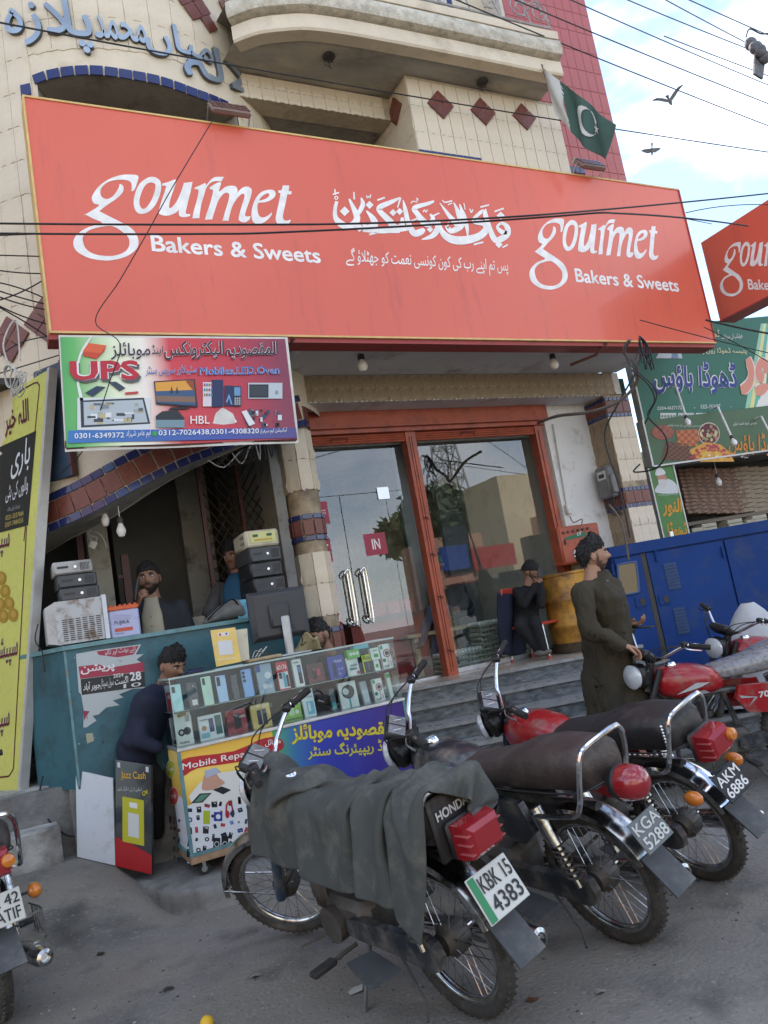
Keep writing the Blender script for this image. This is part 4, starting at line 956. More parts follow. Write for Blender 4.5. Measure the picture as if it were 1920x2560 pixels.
for cc_, cr0, w_c in ((900, 470, 10),): 
    poly(m, BS, [(465, 92), (410, 180), (395, 300), (415, 420), (432, 418), (405, 300), (420, 190), (475, 92)], ink('#eef2ea'), .008, q=q, smooth=3)
poly(m, BS, [(428, 180), (460, 125), (550, 135), (540, 165), (500, 205), (440, 190)], ink('#d24a2a'), .009, q=q); poly(m, BS, [(428, 165), (458, 122), (552, 135), (520, 175)], ink('#e8683a'), .0095, q=q)
rectp(m, BS, 400, 405, 778, 572, ink('#dfe4e6'), .008, q); poly(m, BS, [(415, 420), (745, 405), (778, 540), (420, 560)], ink('#303840'), .0085, q=q); poly(m, BS, [(432, 428), (738, 415), (765, 532), (436, 548)], ink('#bcc6cc'), .009, q=q)
rnd = random.Random(3)
for k in range(26):
    x, y = rnd.uniform(440, 720), rnd.uniform(430, 520); w, h = rnd.uniform(8, 50), rnd.uniform(5, 26)
    rectp(m, BS, x, y, x+w, y+h, ink(rnd.choice(['#8b959b', '#5f6a70', '#e8ecee', '#c9b98a', '#3c464d', '#a7b0a8'])), .0095+.0002*(k % 9), q)
for pts, c in (([(440, 380), (500, 345), (548, 350), (480, 400)], '#2c3e55'), ([(560, 325), (600, 322), (650, 355), (620, 372)], '#39485a'), ([(645, 378), (715, 372), (716, 384), (650, 390)], '#c8453a')): poly(m, BS, pts, ink(c), .010, q=q)
poly(m, BS, [(796, 320), (1008, 308), (1024, 455), (808, 440)], ink('#20242c'), .009, q=q); poly(m, BS, [(803, 326), (1002, 314), (1014, 446), (812, 432)], ink('#e8a640'), .0095, q=q)
poly(m, BS, [(803, 372), (1006, 365), (1014, 446), (812, 432)], ink('#3c5a80'), .010, q=q); poly(m, BS, [(806, 395), (1008, 400), (1012, 430), (810, 425)], ink('#8a6a58'), .0105, q=q)
for x in (888, 916): poly(m, BS, [(x-7, 382), (x, 345), (x+8, 382)], ink('#28323c'), .011, q=q)
poly(m, BS, [(960, 318), (1002, 314), (1006, 372), (985, 350)], ink('#9a4a22'), .011, q=q)
poly(m, BS, [(885, 455), (960, 452), (990, 462), (870, 470)], ink('#15181c'), .009, q=q)
poly(m, BS, [(806, 500), (840, 475), (920, 470), (955, 512), (952, 520), (808, 522)], ink('#252a30'), .009, q=q); rectp(m, BS, 808, 520, 955, 560, ink('#7c98a4'), .0095, q)
for x0, y0, x1, y1, c in ((1050, 325, 1105, 450, '#e4d8de'), (1095, 312, 1155, 452, '#22305a'), (1162, 342, 1208, 448, '#1f3158'), (1208, 345, 1248, 450, '#30343c')):
    rectp(m, BS, x0, y0, x1, y1, ink(c), .009+(x0 % 7)*.0002, q)
for k in range(12): rectp(m, BS, 1055+12*(k % 4), 332+26*(k//4), 1063+12*(k % 4), 346+26*(k//4), ink(['#c43e4a', '#3f7dc4', '#4aa35c'][k % 3]), .0115, q)
for k in range(12): rectp(m, BS, 1214+11*(k % 3), 405+10*(k//3), 1222+11*(k % 3), 412+10*(k//3), ink('#b8bcc4'), .0115, q)
rectp(m, BS, 1212, 352, 1244, 395, ink('#6d9ac8'), .0115, q); poly(m, BS, [(1168, 430), (1185, 385), (1203, 440), (1195, 440), (1185, 405), (1176, 430)], ink('#7fa8dc'), .0115, q=q)
rectp(m, BS, 1285, 328, 1462, 410, ink('#c3ccd2'), .009, q); rectp(m, BS, 1290, 336, 1390, 405, ink('#20242a'), .0095, q); rectp(m, BS, 1296, 344, 1384, 396, ink('#343c44'), .010, q); oval(m, BS, 1432, 378, 9, 11, ink('#8e989e'), .010, q)
for k in range(30):
    x, y = rnd.uniform(1260, 1440), rnd.uniform(455, 545); rectp(m, BS, x, y, x+rnd.uniform(4, 22), y+rnd.uniform(4, 30), ink(rnd.choice(['#20242c', '#d8dde0', '#3a4a6a', '#5a2030', '#8a9298'])), .0095+.0002*(k % 9), q)
poly(m, BS, [(1250, 478), (1275, 470), (1320, 540), (1290, 552)], ink('#e6e8ea'), .0112, q=q)
m.build('printed_pictures', BN, smooth=None)
m = MB(); poly(m, BS, [(355, 575), (1532, 560), (1537, 612), (352, 640)], gradmat('footer_blue', [(0, '#2a6db0'), (.6, '#30489a'), (1, '#4a3a78')]), .0085, q=q); m.build('printed_footer', BN, smooth=None)
m = MB()
T(m, BS, 'UPS', (362, 322), (725, 322), (358, 212), '#5b5f62', .0118, .055, q=zpx(4, 804, 800/1659)); T(m, BS, 'UPS', (362, 318), (722, 314), (358, 212), '#c2283a', .013, .035, q=q, outline='#f4f2ee', ow=.028)
T(m, BS, 'المقصودیہ', (1168, 212), (1436, 202), (1168, 120), '#2a2030', .013, .012, q=q, outline='#f2eef0'); T(m, BS, 'الیکٹرونکس', (850, 212), (1158, 206), (850, 112), '#2a2030', .013, .012, q=q, outline='#f2eef0')
T(m, BS, 'اینڈ', (785, 190), (842, 188), (785, 132), '#2a2030', .013, .01, q=q, outline='#f2eef0'); T(m, BS, 'موبائلز', (574, 210), (778, 206), (574, 120), '#2a2030', .013, .012, q=q, outline='#f2eef0')
T(m, BS, 'Mobiles.LED.Oven', (1030, 290), (1450, 284), (1030, 246), '#2f6ab8', .013, .014, q=q, outline='#f4f4f4'); T(m, BS, 'سٹیبلائزر سروس سنٹر', (755, 296), (1018, 290), (755, 238), '#2f6ab8', .013, .004, q=q, outline='#f4f4f4')
T(m, BS, 'بالمقابل HBL خوشاب', (985, 542), (1225, 538), (985, 500), '#f2f2f0', .013, .006, q=q); T(m, BS, '0301-6349372', (385, 618), (642, 612), (385, 590), '#eef2f6', .013, .012, q=q)
T(m, BS, 'ایم عامر شہزاد', (652, 620), (780, 614), (652, 576), '#eef2f6', .013, .004, q=q); T(m, BS, '0312-7026438,0301-4308320', (820, 606), (1340, 594), (820, 574), '#eef2f6', .013, .01, q=q)
T(m, BS, 'ٹیکنیشن ایم سرفراز', (1345, 598), (1485, 590), (1345, 566), '#eef2f6', .013, .004, q=q); oval(m, BS, 800, 592, 13, 14, ink('#3aa256'), .013, q)
m.build('printed_lettering', BN, smooth=None)
# ================================================================== old blue sign and tall yellow board
dv = Vector((-.62, .78, 0)); o_ = U(147, 905, 1, 5.62); ob = U(143, 1190, 1, 5.62)
OS = Sheet(o_, dv); OB = thing('old_blue_signboard', 'faded dark blue signboard with worn pale letters behind the yellow board', 'signboard', ob)
m = MB(); H_ = o_.z-ob.z; m.prism([(0, 0), (1.1, 0), (1.1, -H_), (0, -H_)], OS.P, -.04, 0, M('old_blue', (.035, .065, .115), .6, var=.3, scale=5, dirt=(.1, .1, .1), dirt_amt=.4)); m.build('panel', OB, smooth=None)
m = MB(); m.prism([(-.012, 0.01), (0, .01), (0, -H_), (-.012, -H_)], OS.P, -.045, .006, rust); m.build('rusty_edge', OB, smooth=None)
m = MB(); wl_ = M('worn_letter', (.20, .21, .20), .7, var=.4, scale=20); zc_ = zpx(0, 780, 500/1659)
for s_, a, b, c, d_ in (('U', 5, 680, 60, 590), ('NION', 75, 650, 225, 535), ('G', 290, 570, 345, 500), ('N', 378, 760, 430, 660), ('K', 372, 1115, 430, 1010), ('دار', 352, 1330, 420, 1215)): T(m, OS, s_, (a, b), (c, b-25), (a, d_), wl_, .002, .01, q=zc_)
m.build('worn_lettering', OB, smooth=None)
A_ = U(46, 1976, 1, 5.9); T_ = U(120, 925, 1, 5.56); vdir = (T_-A_); hgt = vdir.length; YS = Sheet(A_, (-.47, .88, 0), vdir)
YB = thing('tall_yellow_board', 'tall lime yellow flex board with maroon Urdu lettering leaning at the left edge', 'signboard', A_)
ylime = M('lime_flex', (.52, .52, .13), .5, var=.06, scale=3, dirt=(.42, .44, .10), dirt_amt=.4, dscale=30)
m = MB(); m.prism([(0, 0), (1.25, 0), (1.25, hgt), (0, hgt)], YS.P, -.05, 0, ylime); m.build('panel', YB, smooth=None)
for e0, e1 in ((-.03, -.017), (-.015, 0)): m = MB(); m.prism([(e0, -.01), (e1, -.01), (e1, hgt+.01), (e0, hgt+.01)], YS.P, -.055, .008, silver); m.build('edge_strip', YB, smooth=None)
mrn = '#5e1b26'
def seq(pts, w): return [(x, y, w) for x, y in pts]
zy = zpx(0, 1000, 260/575)
m = MB()
for pts in ([(0, 743), (90, 700), (280, 592), (312, 585), (328, 610), (325, 660), (250, 1400), (200, 1900)],):
    for a, b in zip(pts, pts[1:]):
        pa, pb = YS.px(*zc_(*a)), YS.px(*zc_(*b)); d_ = Vector((pb[0]-pa[0], pb[1]-pa[1])).normalized()*.006; m.flat([([(pa[0]-d_.y, pa[1]+d_.x), (pb[0]-d_.y, pb[1]+d_.x), (pb[0]+d_.y, pb[1]-d_.x), (pa[0]+d_.y, pa[1]-d_.x)], [])], YS.P, .002, ink(mrn))
for a, b in (((148, 700), (75, 2040)), ((75, 2040), (50, 2080)), ((50, 2080), (0, 2086))):
    pa, pb = YS.px(*zy(*a)), YS.px(*zy(*b)); d_ = Vector((pb[0]-pa[0], pb[1]-pa[1])).normalized()*.006; m.flat([([(pa[0]-d_.y, pa[1]+d_.x), (pb[0]-d_.y, pb[1]+d_.x), (pb[0]+d_.y, pb[1]-d_.x), (pa[0]+d_.y, pa[1]-d_.x)], [])], YS.P, .002, ink(mrn))
poly(m, YS, [(0, 1120), (302, 985), (235, 1770), (0, 1830)], ink('#151a1c'), .003, q=zc_)
T(m, YS, 'اللہ خیر الرازقین', (-160, 1130), (245, 965), (-165, 890), mrn, .004, .02, q=zc_, outline='#ddd2b0')
T(m, YS, 'باری', (90, 1400), (245, 1320), (110, 1110), '#d8dcdf', .005, .01, q=zc_); T(m, YS, 'والوں کی ہٹی', (50, 1590), (235, 1510), (58, 1440), '#d8dcdf', .005, .004, q=zc_); T(m, YS, 'ایم نثار باری ملک', (66, 1670), (170, 1640), (68, 1620), '#a8acae', .005, 0, q=zc_)
T(m, YS, '0321-5557484', (50, 1730), (200, 1690), (52, 1690), '#b8a860', .005, .008, q=zc_); T(m, YS, '0307-7484555', (46, 1790), (198, 1745), (48, 1750), '#b8a860', .005, .008, q=zc_)
for dx, y0 in ((0, 800), (45, 1400), (0, 1790)):
    T(m, YS, 'سپیشل', (-80+dx, y0+90), (55+dx, y0+60), (-80+dx, y0-80), mrn, .004, .012, q=zy, outline='#dcdcc8')
gold = ink('#a8862c')
for x, y in ((8, 985), (30, 1058), (-30, 1060), (2, 1130), (52, 1125), (-45, 1130), (20, 1195), (75, 1188), (-30, 1200)):
    oval(m, YS, x, y, 28, 38, gold, .004+(x % 5)*.0003, zy); oval(m, YS, x+4, y-4, 14, 20, ink('#b99a44'), .0058, zy)
m.build('printed_lettering', YB, smooth=None)
# ================================================================== neighbour sweet shop at the right
ND = Vector((.97, -.243, 0)).normalized(); NO = U(1640, 1163, 1, 6.0); NN = Vector((-ND.y, ND.x, 0))
q5 = zpx(1300, 800, 620/1659); qN = zpx(1560, 700, 360/1138)
NB = thing('sweet_shop_building', 'low neighbouring sweet shop behind the green signs, its front stacked with boxes', 'building', NO+Vector((1.5, 1, -NO.z)))
def NP(a, b, d=0): return NO+ND*a+Vector((0, 0, b-NO.z))-NN*d      # d towards the street
def nbox(mb, a0, a1, d0, d1, z0, z1, mat): mb.loft([[NP(a0, z, d0), NP(a1, z, d0), NP(a1, z, d1), NP(a0, z, d1)] for z in (z0, z1)], mat)
L1 = Sheet(NP(0, 0, 0), ND); L2 = Sheet(NP(0, 0, -.06), ND)
gz_ = L1.px(1640, 1163)[1]; g1 = L1.px(1625, 1050)[1]; g2 = L2.px(1680, 812)[1]
green1 = M('deep_green_print', (.028, .15, .10), .45, var=.06, scale=2); green2 = M('olive_green_print', (.065, .125, .06), .45, var=.08, scale=2)
m = MB(); nbox(m, -.1, 6, -2.9, -1.9, 0, g1, plaster); nbox(m, -.1, 6, -1.95, -.12, gz_+.02, gz_+.1, plaster); m.build('wall', NB, smooth=None)
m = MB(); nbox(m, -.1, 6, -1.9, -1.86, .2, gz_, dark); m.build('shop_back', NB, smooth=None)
SU = thing('upper_green_sign', 'deep green sweet shop sign with big blue outlined Urdu letters, upper of the two', 'signboard', NP(1, g1))
m = MB(); nbox(m, .02, 4.5, -.16, -.06, g1+.015, g2, green1); m.build('panel', SU, smooth=None)
m = MB(); nbox(m, .0, .018, -.165, -.05, g1, g2, silver); m.build('edge_strip', SU)
m = MB()
e = L2.px(*qN(1060, 340)); 
for k, c in enumerate(['#9fd8b8', '#e9e8a0', '#67c2b4', '#f4f0c8', '#4aa890']):
    poly(m, L2, [(940+k*38, 1100), (975+k*36, 1100), (1110+k*24, 345), (1080+k*22, 345)], ink(c), .003+.0004*k, q=qN)
poly(m, L2, [(1010, 1100), (1060, 950), (1300, 700), (1300, 1100)], ink('#f0f0ea'), .0052, q=qN)
T(m, L2, 'ڈھوڈا', (790, 860), (895, 850), (780, 640), '#2c3f96', .006, .022, q=qN, outline='#eef0ee', ow=.045) if False else None
T(m, L2, 'ڈھوڈا ہاؤس', (232, 900), (895, 905), (225, 640), '#2c3f96', .008, .03, q=qN, outline='#eef0ee', ow=.035)
T(m, L2, 'نور', (915, 910), (1240, 930), (905, 480), '#e89a84', .0085, .05, q=qN, outline='#f4ece4', ow=.03)
T(m, L2, 'پتیسہ ڈھوڈا رول پتیسہ', (518, 590), (968, 592), (515, 535), '#ece8b8', .006, .012, q=qN); T(m, L2, 'خوشاب کی سوغات', (770, 480), (935, 470), (770, 430), '#f0f0ec', .006, .004, q=qN); T(m, L2, 'ڈھوڈا', (655, 475), (752, 465), (655, 400), '#ece8b8', .006, .012, q=qN)
T(m, L2, '0304-4637172', (262, 1030), (455, 1022), (262, 1002), '#eef2ee', .006, .01, q=qN); T(m, L2, 'محمد خبیر 0325-1919457 محمد وسیم', (470, 1022), (845, 1012), (470, 990), '#eef2ee', .006, .006, q=qN)
poly(m, L2, [(248, 620), (460, 622), (440, 530), (300, 535)], ink('#cfd6da'), .006, q=qN); poly(m, L2, [(370, 620), (430, 620), (410, 535), (380, 535)], ink('#7c98b4'), .0065, q=qN)
for k, x in enumerate((285, 425, 565, 700, 838)):
    rectp(m, L2, x, 1052, x+125, 1096, ink('#cdd8d4' if k % 2 else '#dfe6e2'), .006, qN)
    for j in range(5): oval(m, L2, x+15+j*24, 1078, 10, 12, ink(['#8a9a88', '#6a7a70', '#a9b4a8', '#58685e', '#7a5a48'][k]), .0065+.0002*j, qN)
m.build('printed_lettering', SU, smooth=None)
SL = thing('lower_green_sign', 'olive green sweet shop sign with orange letters and platters of sweets, lower of the two', 'signboard', NP(1, gz_))
m = MB(); nbox(m, -.03, 4.4, -.12, 0, gz_, g1, green2); m.build('panel', SL, smooth=None)
m = MB(); nbox(m, -.05, -.03, -.125, .01, gz_-.01, g1+.01, silver); m.build('edge_strip', SL); m = MB(); nbox(m, -.03, 4.4, -.125, .01, gz_-.018, gz_, silver); m.build('edge_strip', SL)
m = MB(); rnd = random.Random(9)
def platter(cx, cy, rx, ry, cols, n, rim='#e8e0d0'):
    oval(m, L1, cx, cy, rx*1.06, ry*1.08, ink(rim), .004, qN); oval(m, L1, cx, cy, rx, ry, ink(cols[0]), .0045, qN)
    for k in range(n):
        r = math.sqrt(rnd.random())*.88; a = rnd.random()*6.28; s = rnd.uniform(.07, .13)
        oval(m, L1, cx+rx*r*math.cos(a), cy+ry*r*math.sin(a), rx*s*1.2, ry*s*1.5, ink(rnd.choice(cols)), .005+.00012*(k % 14), qN, 8)
platter(305, 1205, 85, 55, ['#a8604a', '#b87058', '#8c4c3c'], 46, '#8c4c3c'); platter(670, 1215, 80, 82, ['#6a2430', '#d8c890', '#e8d0a0', '#8aa060', '#c88070'], 40)
poly(m, L1, [(405, 1190), (575, 1180), (600, 1265), (540, 1320), (430, 1290)], ink('#c06a3c'), .0044, q=qN)
for i in range(5):
    for j in range(6): oval(m, L1, 430+28*j, 1200+26*i, 13, 11, ink('#d08048' if (i+j) % 2 else '#a85634'), .0052, qN, 8)
poly(m, L1, [(330, 1275), (500, 1300), (575, 1425), (290, 1425)], ink('#6e4630'), .0046, q=qN)
for i in range(8):
    for j in range(8): oval(m, L1, 335+24*j+i*3, 1300+17*i, 10, 7, ink('#845840' if (i+j) % 2 else '#5e3a28'), .0056, qN, 8)
poly(m, L1, [(505, 1350), (640, 1280), (760, 1300), (830, 1360), (870, 1435), (600, 1438)], ink('#e0a440'), .0048, q=qN)
for k in range(60): a = rnd.uniform(3.3, 6.1); r = rnd.uniform(.35, 1); oval(m, L1, 690+165*r*math.cos(a), 1435+130*r*math.sin(a), 13, 10, ink(['#e8b0a0', '#f0d8b0', '#e8c050', '#c85a4a', '#b8404c'][int(r*4.9)]), .0056+.0001*(k % 12), qN, 8)
T(m, L1, 'ڈھوڈا ہاؤس', (825, 1385), (1260, 1395), (820, 1200), '#e08a2c', .007, .014, q=qN); T(m, L1, 'خالص دیسی گھی سے تیار شدہ مٹھائیاں', (335, 1162), (630, 1165), (335, 1138), '#dfe6d8', .007, .004, q=qN); T(m, L1, 'غم میں اچھا ہاضمہ کیلئے', (858, 1158), (1045, 1150), (858, 1128), '#e8ece4', .007, .004, q=qN)
T(m, L1, 'بسم اللہ', (918, 1412), (978, 1416), (918, 1385), '#eef0ea', .007, .004, q=qN)
m.build('printed_lettering', SL, smooth=None)
# portrait pillar board, generic bearded man in a white cap
PB = thing('narrow_green_board', 'narrow upright green board with a bearded man in a white cap and orange Urdu letters', 'signboard', NP(-.05, 1.2))
pl = L1.px(*qN(198, 1450))[0]; pr_ = L1.px(*qN(400, 1480))[0]; gz0 = 1.0
m = MB(); nbox(m, pl, pr_, -.1, -.03, gz0, gz_-.02, M('board_green', (.075, .20, .05), .5, var=.1)); m.build('panel', PB, smooth=None)
for a in (pl-.015, pr_): m = MB(); nbox(m, a, a+.015, -.105, -.022, gz0, gz_-.02, silver); m.build('edge_strip', PB)
L3 = Sheet(NP(0, 0, -.03), ND); m = MB()
poly(m, L3, [(250, 1680), (275, 1610), (330, 1570), (400, 1600), (432, 1680)], ink('#d9dcdc'), .002, q=qN, smooth=3); poly(m, L3, [(258, 1540), (300, 1520), (335, 1560), (335, 1610), (310, 1645), (275, 1600)], ink('#c48a78'), .0026, q=qN, smooth=3)
poly(m, L3, [(270, 1580), (335, 1580), (330, 1620), (305, 1650), (280, 1620)], ink('#d8d4d0'), .003, q=qN, smooth=3); poly(m, L3, [(250, 1545), (255, 1500), (290, 1485), (320, 1510), (322, 1535)], ink('#e4e6e6'), .0034, q=qN, smooth=3)
T(m, L3, 'النور', (308, 1870), (462, 1870), (300, 1720), '#e09a2c', .003, .03, q=qN); T(m, L3, 'ڈھوڈا', (345, 2040), (500, 2040), (340, 1910), '#e09a2c', .003, .02, q=qN); T(m, L3, 'خالص دیسی گھی کی تیار شدہ', (270, 1708), (430, 1696), (270, 1690), '#e8eee4', .003, .004, q=qN)
m.build('printed_picture', PB, smooth=None)
# metal post, plus a dark sheet added to close the bright gap beside it
m = MB(); x = U(1600, 1100, 1, 6.1).x; m.bx(6.225, 6.75, 6.42, 6.5, .2, 3.72, M('post_and_sheet_green', (.02, .05, .045), .6)); m.bx(x-.04, x+.03, 6.3, 6.4, .8, 3.9, M('post_and_sheet_green', (.02, .05, .045), .6)); m.build('dark_post_and_sheet', None, label='dark green iron post and added filler sheet between the tiled pillar and the green signs', cat='post')
# boxes on the shelves
cartn = [M('kraft_box', (.30, .24, .17), .8, var=.12, scale=9), M('printed_sweet_box', (.20, .12, .08), .6, var=.6, scale=35), M('pale_box', (.42, .39, .30), .8, var=.1)]
def mat_np(a, d, z, rot=0):
    p = NP(a, z, d); return Matrix.Translation(p) @ Matrix.Rotation(math.atan2(ND.y, ND.x)+rot, 4, 'Z')
bxm = []
for k, (w, h, dd) in enumerate(((.215, .045, .2), (.20, .055, .2), (.20, .05, .2))):
    b = MB(); b.bev((0, 0, h/2), (w, dd, h-.002), .004, cartn[(1, 0, 2)[k]]); b.bx(-w/2+.004, w/2-.004, -dd/2-.001, -dd/2, .004, .007, dark); bxm.append(b.mesh('box', None))
def stacks(px_list, ytop, ybot, kind, lab, grp):
    for i, xp in enumerate(px_list):
        S_ = Sheet(NP(0, 0, -.55), ND); a, zt = S_.px(*qN(xp, ytop)); _, zb_ = S_.px(*qN(xp, ybot)); h = (.045, .055, .05)[kind]; z = zb_
        while z < zt:
            o = place('sweet_box', bxm[kind], None, mat_np(a+random.uniform(-.006, .006), -.6, z, random.uniform(-.04, .04))); props(o, lab, 'box', grp); z += h
stacks((470, 545, 618, 690, 762, 835), 1505, 1860, 0, 'flat brown patterned sweet box in the tall stacks left on the shop shelf', 'brown patterned sweet boxes')
stacks((905, 985, 1060), 1490, 1850, 1, 'flat plain kraft box stacked at the right of the sweet shop shelf', 'plain kraft boxes')
S_ = Sheet(NP(0, 0, -.5), ND); zsh = S_.px(*qN(700, 1880))[1]
m = MB(); nbox(m, .1, 4, -1.0, -.48, zsh-.05, zsh-.01, M('shelf_wood', (.16, .13, .1), .7)); nbox(m, .1, 4, -1.0, -.9, gz_-.35, gz_, dark); m.build('shelf', NB)
for i, xp in enumerate((560, 640, 850, 925, 1000, 1050)):
    for j in range(1+i % 3+(i > 2)):
        a, z = S_.px(*qN(xp, 1985)); o = place('sweet_box', bxm[2], None, mat_np(a, -.5, z-.02+.05*j, .05*(j % 2))); props(o, 'pale flat box in the low piles under the shelf above the blue generator', 'box', 'pale flat boxes')
# lamp arms with bulbs over the green signs
bulbm = M('bulb_glass', (.72, .70, .66), .25, var=.02, coat=.5)
def bulb(p, lab, r=.032, cap=True, up_=None, parentless=True):
    t = thing('light_bulb', lab, 'bulb', p)
    d = Vector(up_) if up_ else Vector((0, 0, 1)); d.normalize()
    m = MB(); m.lathe([(0, -.075), (r*.6, -.068), (r, -.035), (r*.95, -.015), (r*.6, .012), (r*.42, .03)], p, d, bulbm, 14); m.build('glass_bulb', t)
    m = MB(); m.lathe([(r*.45, .028), (r*.62, .03), (r*.66, .06), (r*.5, .075), (0, .075)], p, d, M('bulb_holder', (.05, .04, .035), .5), 12); m.build('holder', t)
    return t
for (x0, y0, x1, y1), nm in (((405, 825, 490, 1080), 'leftmost'), ((740, 1000, 850, 1240), 'middle'), ((1085, 1080, 1200, 1300), 'rightmost')):
    pa = onplane(*qN(x0, y0), NP(0, 0, .1), NN); pb = onplane(*qN(x1, y1), NP(0, 0, .35), NN)
    t = bulb(pb+(pb-pa).normalized()*.06, nm+' bulb on a white pipe arm in front of the green sweet shop signs', .032, up_=(pa-pb))
    m = MB(); m.tube([pa+NN*.12, pa, pb], .012, white, 8); m.build('pipe_arm', t)
pb = onplane(*qN(745, 1580), NP(0, 0, -.3), NN); t = bulb(pb, 'bare bulb hanging under the lower green sign before the box stacks', .036); m = MB(); m.tube([pb+Vector((0, 0, .07)), pb+Vector((0, 0, .30))], .004, white, 5); m.build('flex', t)
# soffit bulbs
for (x, y), nm in (((905, 908), 'white globe bulb on the soffit left, above the double doors'), ((1384, 905), 'white globe bulb on the soffit right, above the white wall')):
    p = U(x, y, 2, 3.52); bulb(p, nm, .045)
p = U(302, 1318, 1, 5.75); t = bulb(p, 'bare hanging bulb under the tiled arch by the cream jamb', .034); m = MB(); m.tube([p+Vector((0, 0, .07)), p+Vector((0, 0, .16)), p+Vector((.03, .1, .2)), p+Vector((-.08, .2, .16))], .004, white, 5, smooth=4); m.build('flex', t)
p = U(262, 1292, 1, 5.8); bulb(p, 'clear bulb fitted at the arch edge left of the hanging bulb', .03)
p = U(232, 1340, 1, 6.3); t = thing('hanging_socket', 'white extension socket hung on a looped cord over the computer towers', 'socket', p)
m = MB(); m.bev(p+Vector((-.01, 0, -.07)), (.06, .03, .06), .006, white, Matrix.Rotation(.5, 3, 'Y')); m.build('socket_box', t)
m = MB(); m.tube([p+Vector((.01, 0, .42)), p+Vector((.01, 0, .1)), p+Vector((-.03, 0, .02)), p+Vector((.03, 0, -.02)), p+Vector((-.01, 0, -.05)), p+Vector((-.03, .0, .04)), p+Vector((.06, 0, .0)), p+Vector((.09, 0, -.1))], .005, M('white_flex', (.5, .5, .48), .5), 5, smooth=5); m.build('cord', t)
# ================================================================== flag
fp = U(1355, 165, 1, 4.75); FT = thing('national_flag', 'sagging dark green flag with white band, crescent and star at the balcony end', 'flag', fp)
TLf, TRf, BRf, BLf = (AT(x, y, d) for x, y, d in ((1355, 163, 7.4), (1540, 312, 7.0), (1512, 398, 7.05), (1392, 290, 7.4)))
def flag(u, v, o=0):
    p = TLf.lerp(TRf, u).lerp(BLf.lerp(BRf, u), v); n = (TRf-TLf).cross(BLf-TLf).normalized()
    w = .035*math.sin(u*9+v*2.5)+.02*math.sin(u*17-v*3); sag = Vector((0, 0, -.05*math.sin(u*PI)*(.3+v)))
    if n.dot(C0-p) < 0: n = -n
    return p+n*(w+o)+sag
fg = M('flag_green', (.045, .095, .080), .75, var=.15, scale=6); fwm = M('flag_white', (.52, .52, .50), .75, var=.1, scale=6)
m = MB(); m.grid(lambda u, v: flag(.25+.75*u, v), 22, 10, fg); m.build('green_field', FT)
m = MB(); m.grid(lambda u, v: flag((.25+.02*math.sin(v*9))*u, v), 8, 10, fwm); m.build('white_band', FT)
m = MB()
ca = [(.62+.17*math.cos(a), .42+.30*math.sin(a)) for a in [math.radians(k) for k in range(20, 341, 20)]]; cb_ = [(.68+.145*math.cos(a), .37+.25*math.sin(a)) for a in [math.radians(k) for k in range(330, 29, -20)]]
m.flat([(ca+cb_, [])], lambda a, b, d: flag(a, b, .012), 0, fwm); sp_ = [(.80+(.05 if k % 2 == 0 else .02)*math.cos(k*PI/5-.5), .40+(.12 if k % 2 == 0 else .048)*math.sin(k*PI/5-.5)) for k in range(10)]
m.flat([(sp_, [])], lambda a, b, d: flag(a, b, .012), 0, fwm); m.build('crescent_and_star', FT)
m = MB(); m.tube([TLf+Vector((0, .3, .4)), TLf, BLf], .008, rust, 6); m.build('pole', FT)
# ================================================================== cables
def wire(lab, pts, r=.009, grp=None, mat=None, cat='cable', sm_=6, name='overhead_cable'):
    P = [AT(x, y, d) for x, y, d in pts]; m = MB(); m.tube(catmull(P, sm_) if len(P) > 2 else P, r*.72, mat or cablem, 5)
    return m.build(name, None, label=lab, cat=cat, group=grp)
def sag(x0, y0, d0, x1, y1, d1, s, n=9):
    out = []
    for i in range(n+1):
        t_ = i/n; out.append((x0+(x1-x0)*t_, y0+(y1-y0)*t_+s*4*t_*(1-t_), d0+(d1-d0)*t_))
    return out
wire('thick overhead cable crossing the Urdu letters and running out over the flag', sag(-60, 45, 4.6, 2000, 392, 9, 12), .0085)
wire('cable slanting from the balcony railing down to the right past the rose corner', sag(1000, -60, 6, 2000, 345, 10, 5), .009)
wire('cable starting above the balcony, second of those sloping across the sky', sag(1150, -60, 6, 2000, 290, 10, 5), .009)
wire('cable crossing the sky just above the flying bird', sag(1340, -40, 7, 2000, 245, 11, 4), .009)
wire('cable running from the top centre of the sky to the cable knot', sag(1500, -30, 7, 1870, 122, 9, 2), .008)
wire('short upper cable meeting the knot from the left', sag(1610, -30, 7, 1868, 108, 9, 1), .008)
wire('uppermost cable in the top right corner of the sky', sag(1680, -20, 7, 1990, 118, 9, 1), .008)
wire('cable sloping down from the knot to the right edge', sag(1660, 90, 8, 1990, 215, 9.5, 1), .008)
wire('upper of two cables crossing the big sign face', sag(-60, 558, 4.2, 780, 561, 4.4, 2)[:-1]+sag(780, 561, 4.4, 1340, 538, 4.6, 4)[:-1]+sag(1340, 538, 4.6, 2000, 475, 6.5, 3), .0085)
wire('lower of two cables crossing the big sign face', sag(-60, 583, 4.2, 620, 584, 4.3, 2)[:-1]+sag(620, 584, 4.3, 1500, 532, 4.7, 5)[:-1]+sag(1500, 532, 4.7, 1870, 565, 6, -6), .0085)
wire('thin cable hanging diagonally from the floodlight down the sign and over the banner', [(532, 300, 5.05), (430, 470, 4.9), (368, 582, 4.88), (300, 700, 4.9), (238, 802, 4.9), (300, 860, 4.85), (272, 960, 4.85), (235, 1070, 4.95), (205, 1130, 5.0), (150, 1185, 5.2)], .005)
wire('wispy cable from the projecting sign to the lower right over the green sign', sag(1600, 800, 6.2, 2000, 900, 7, 3), .006)
wire('black cable sloping over the top of the green sign', sag(1765, 800, 6.4, 1990, 845, 6.8, 3), .012)
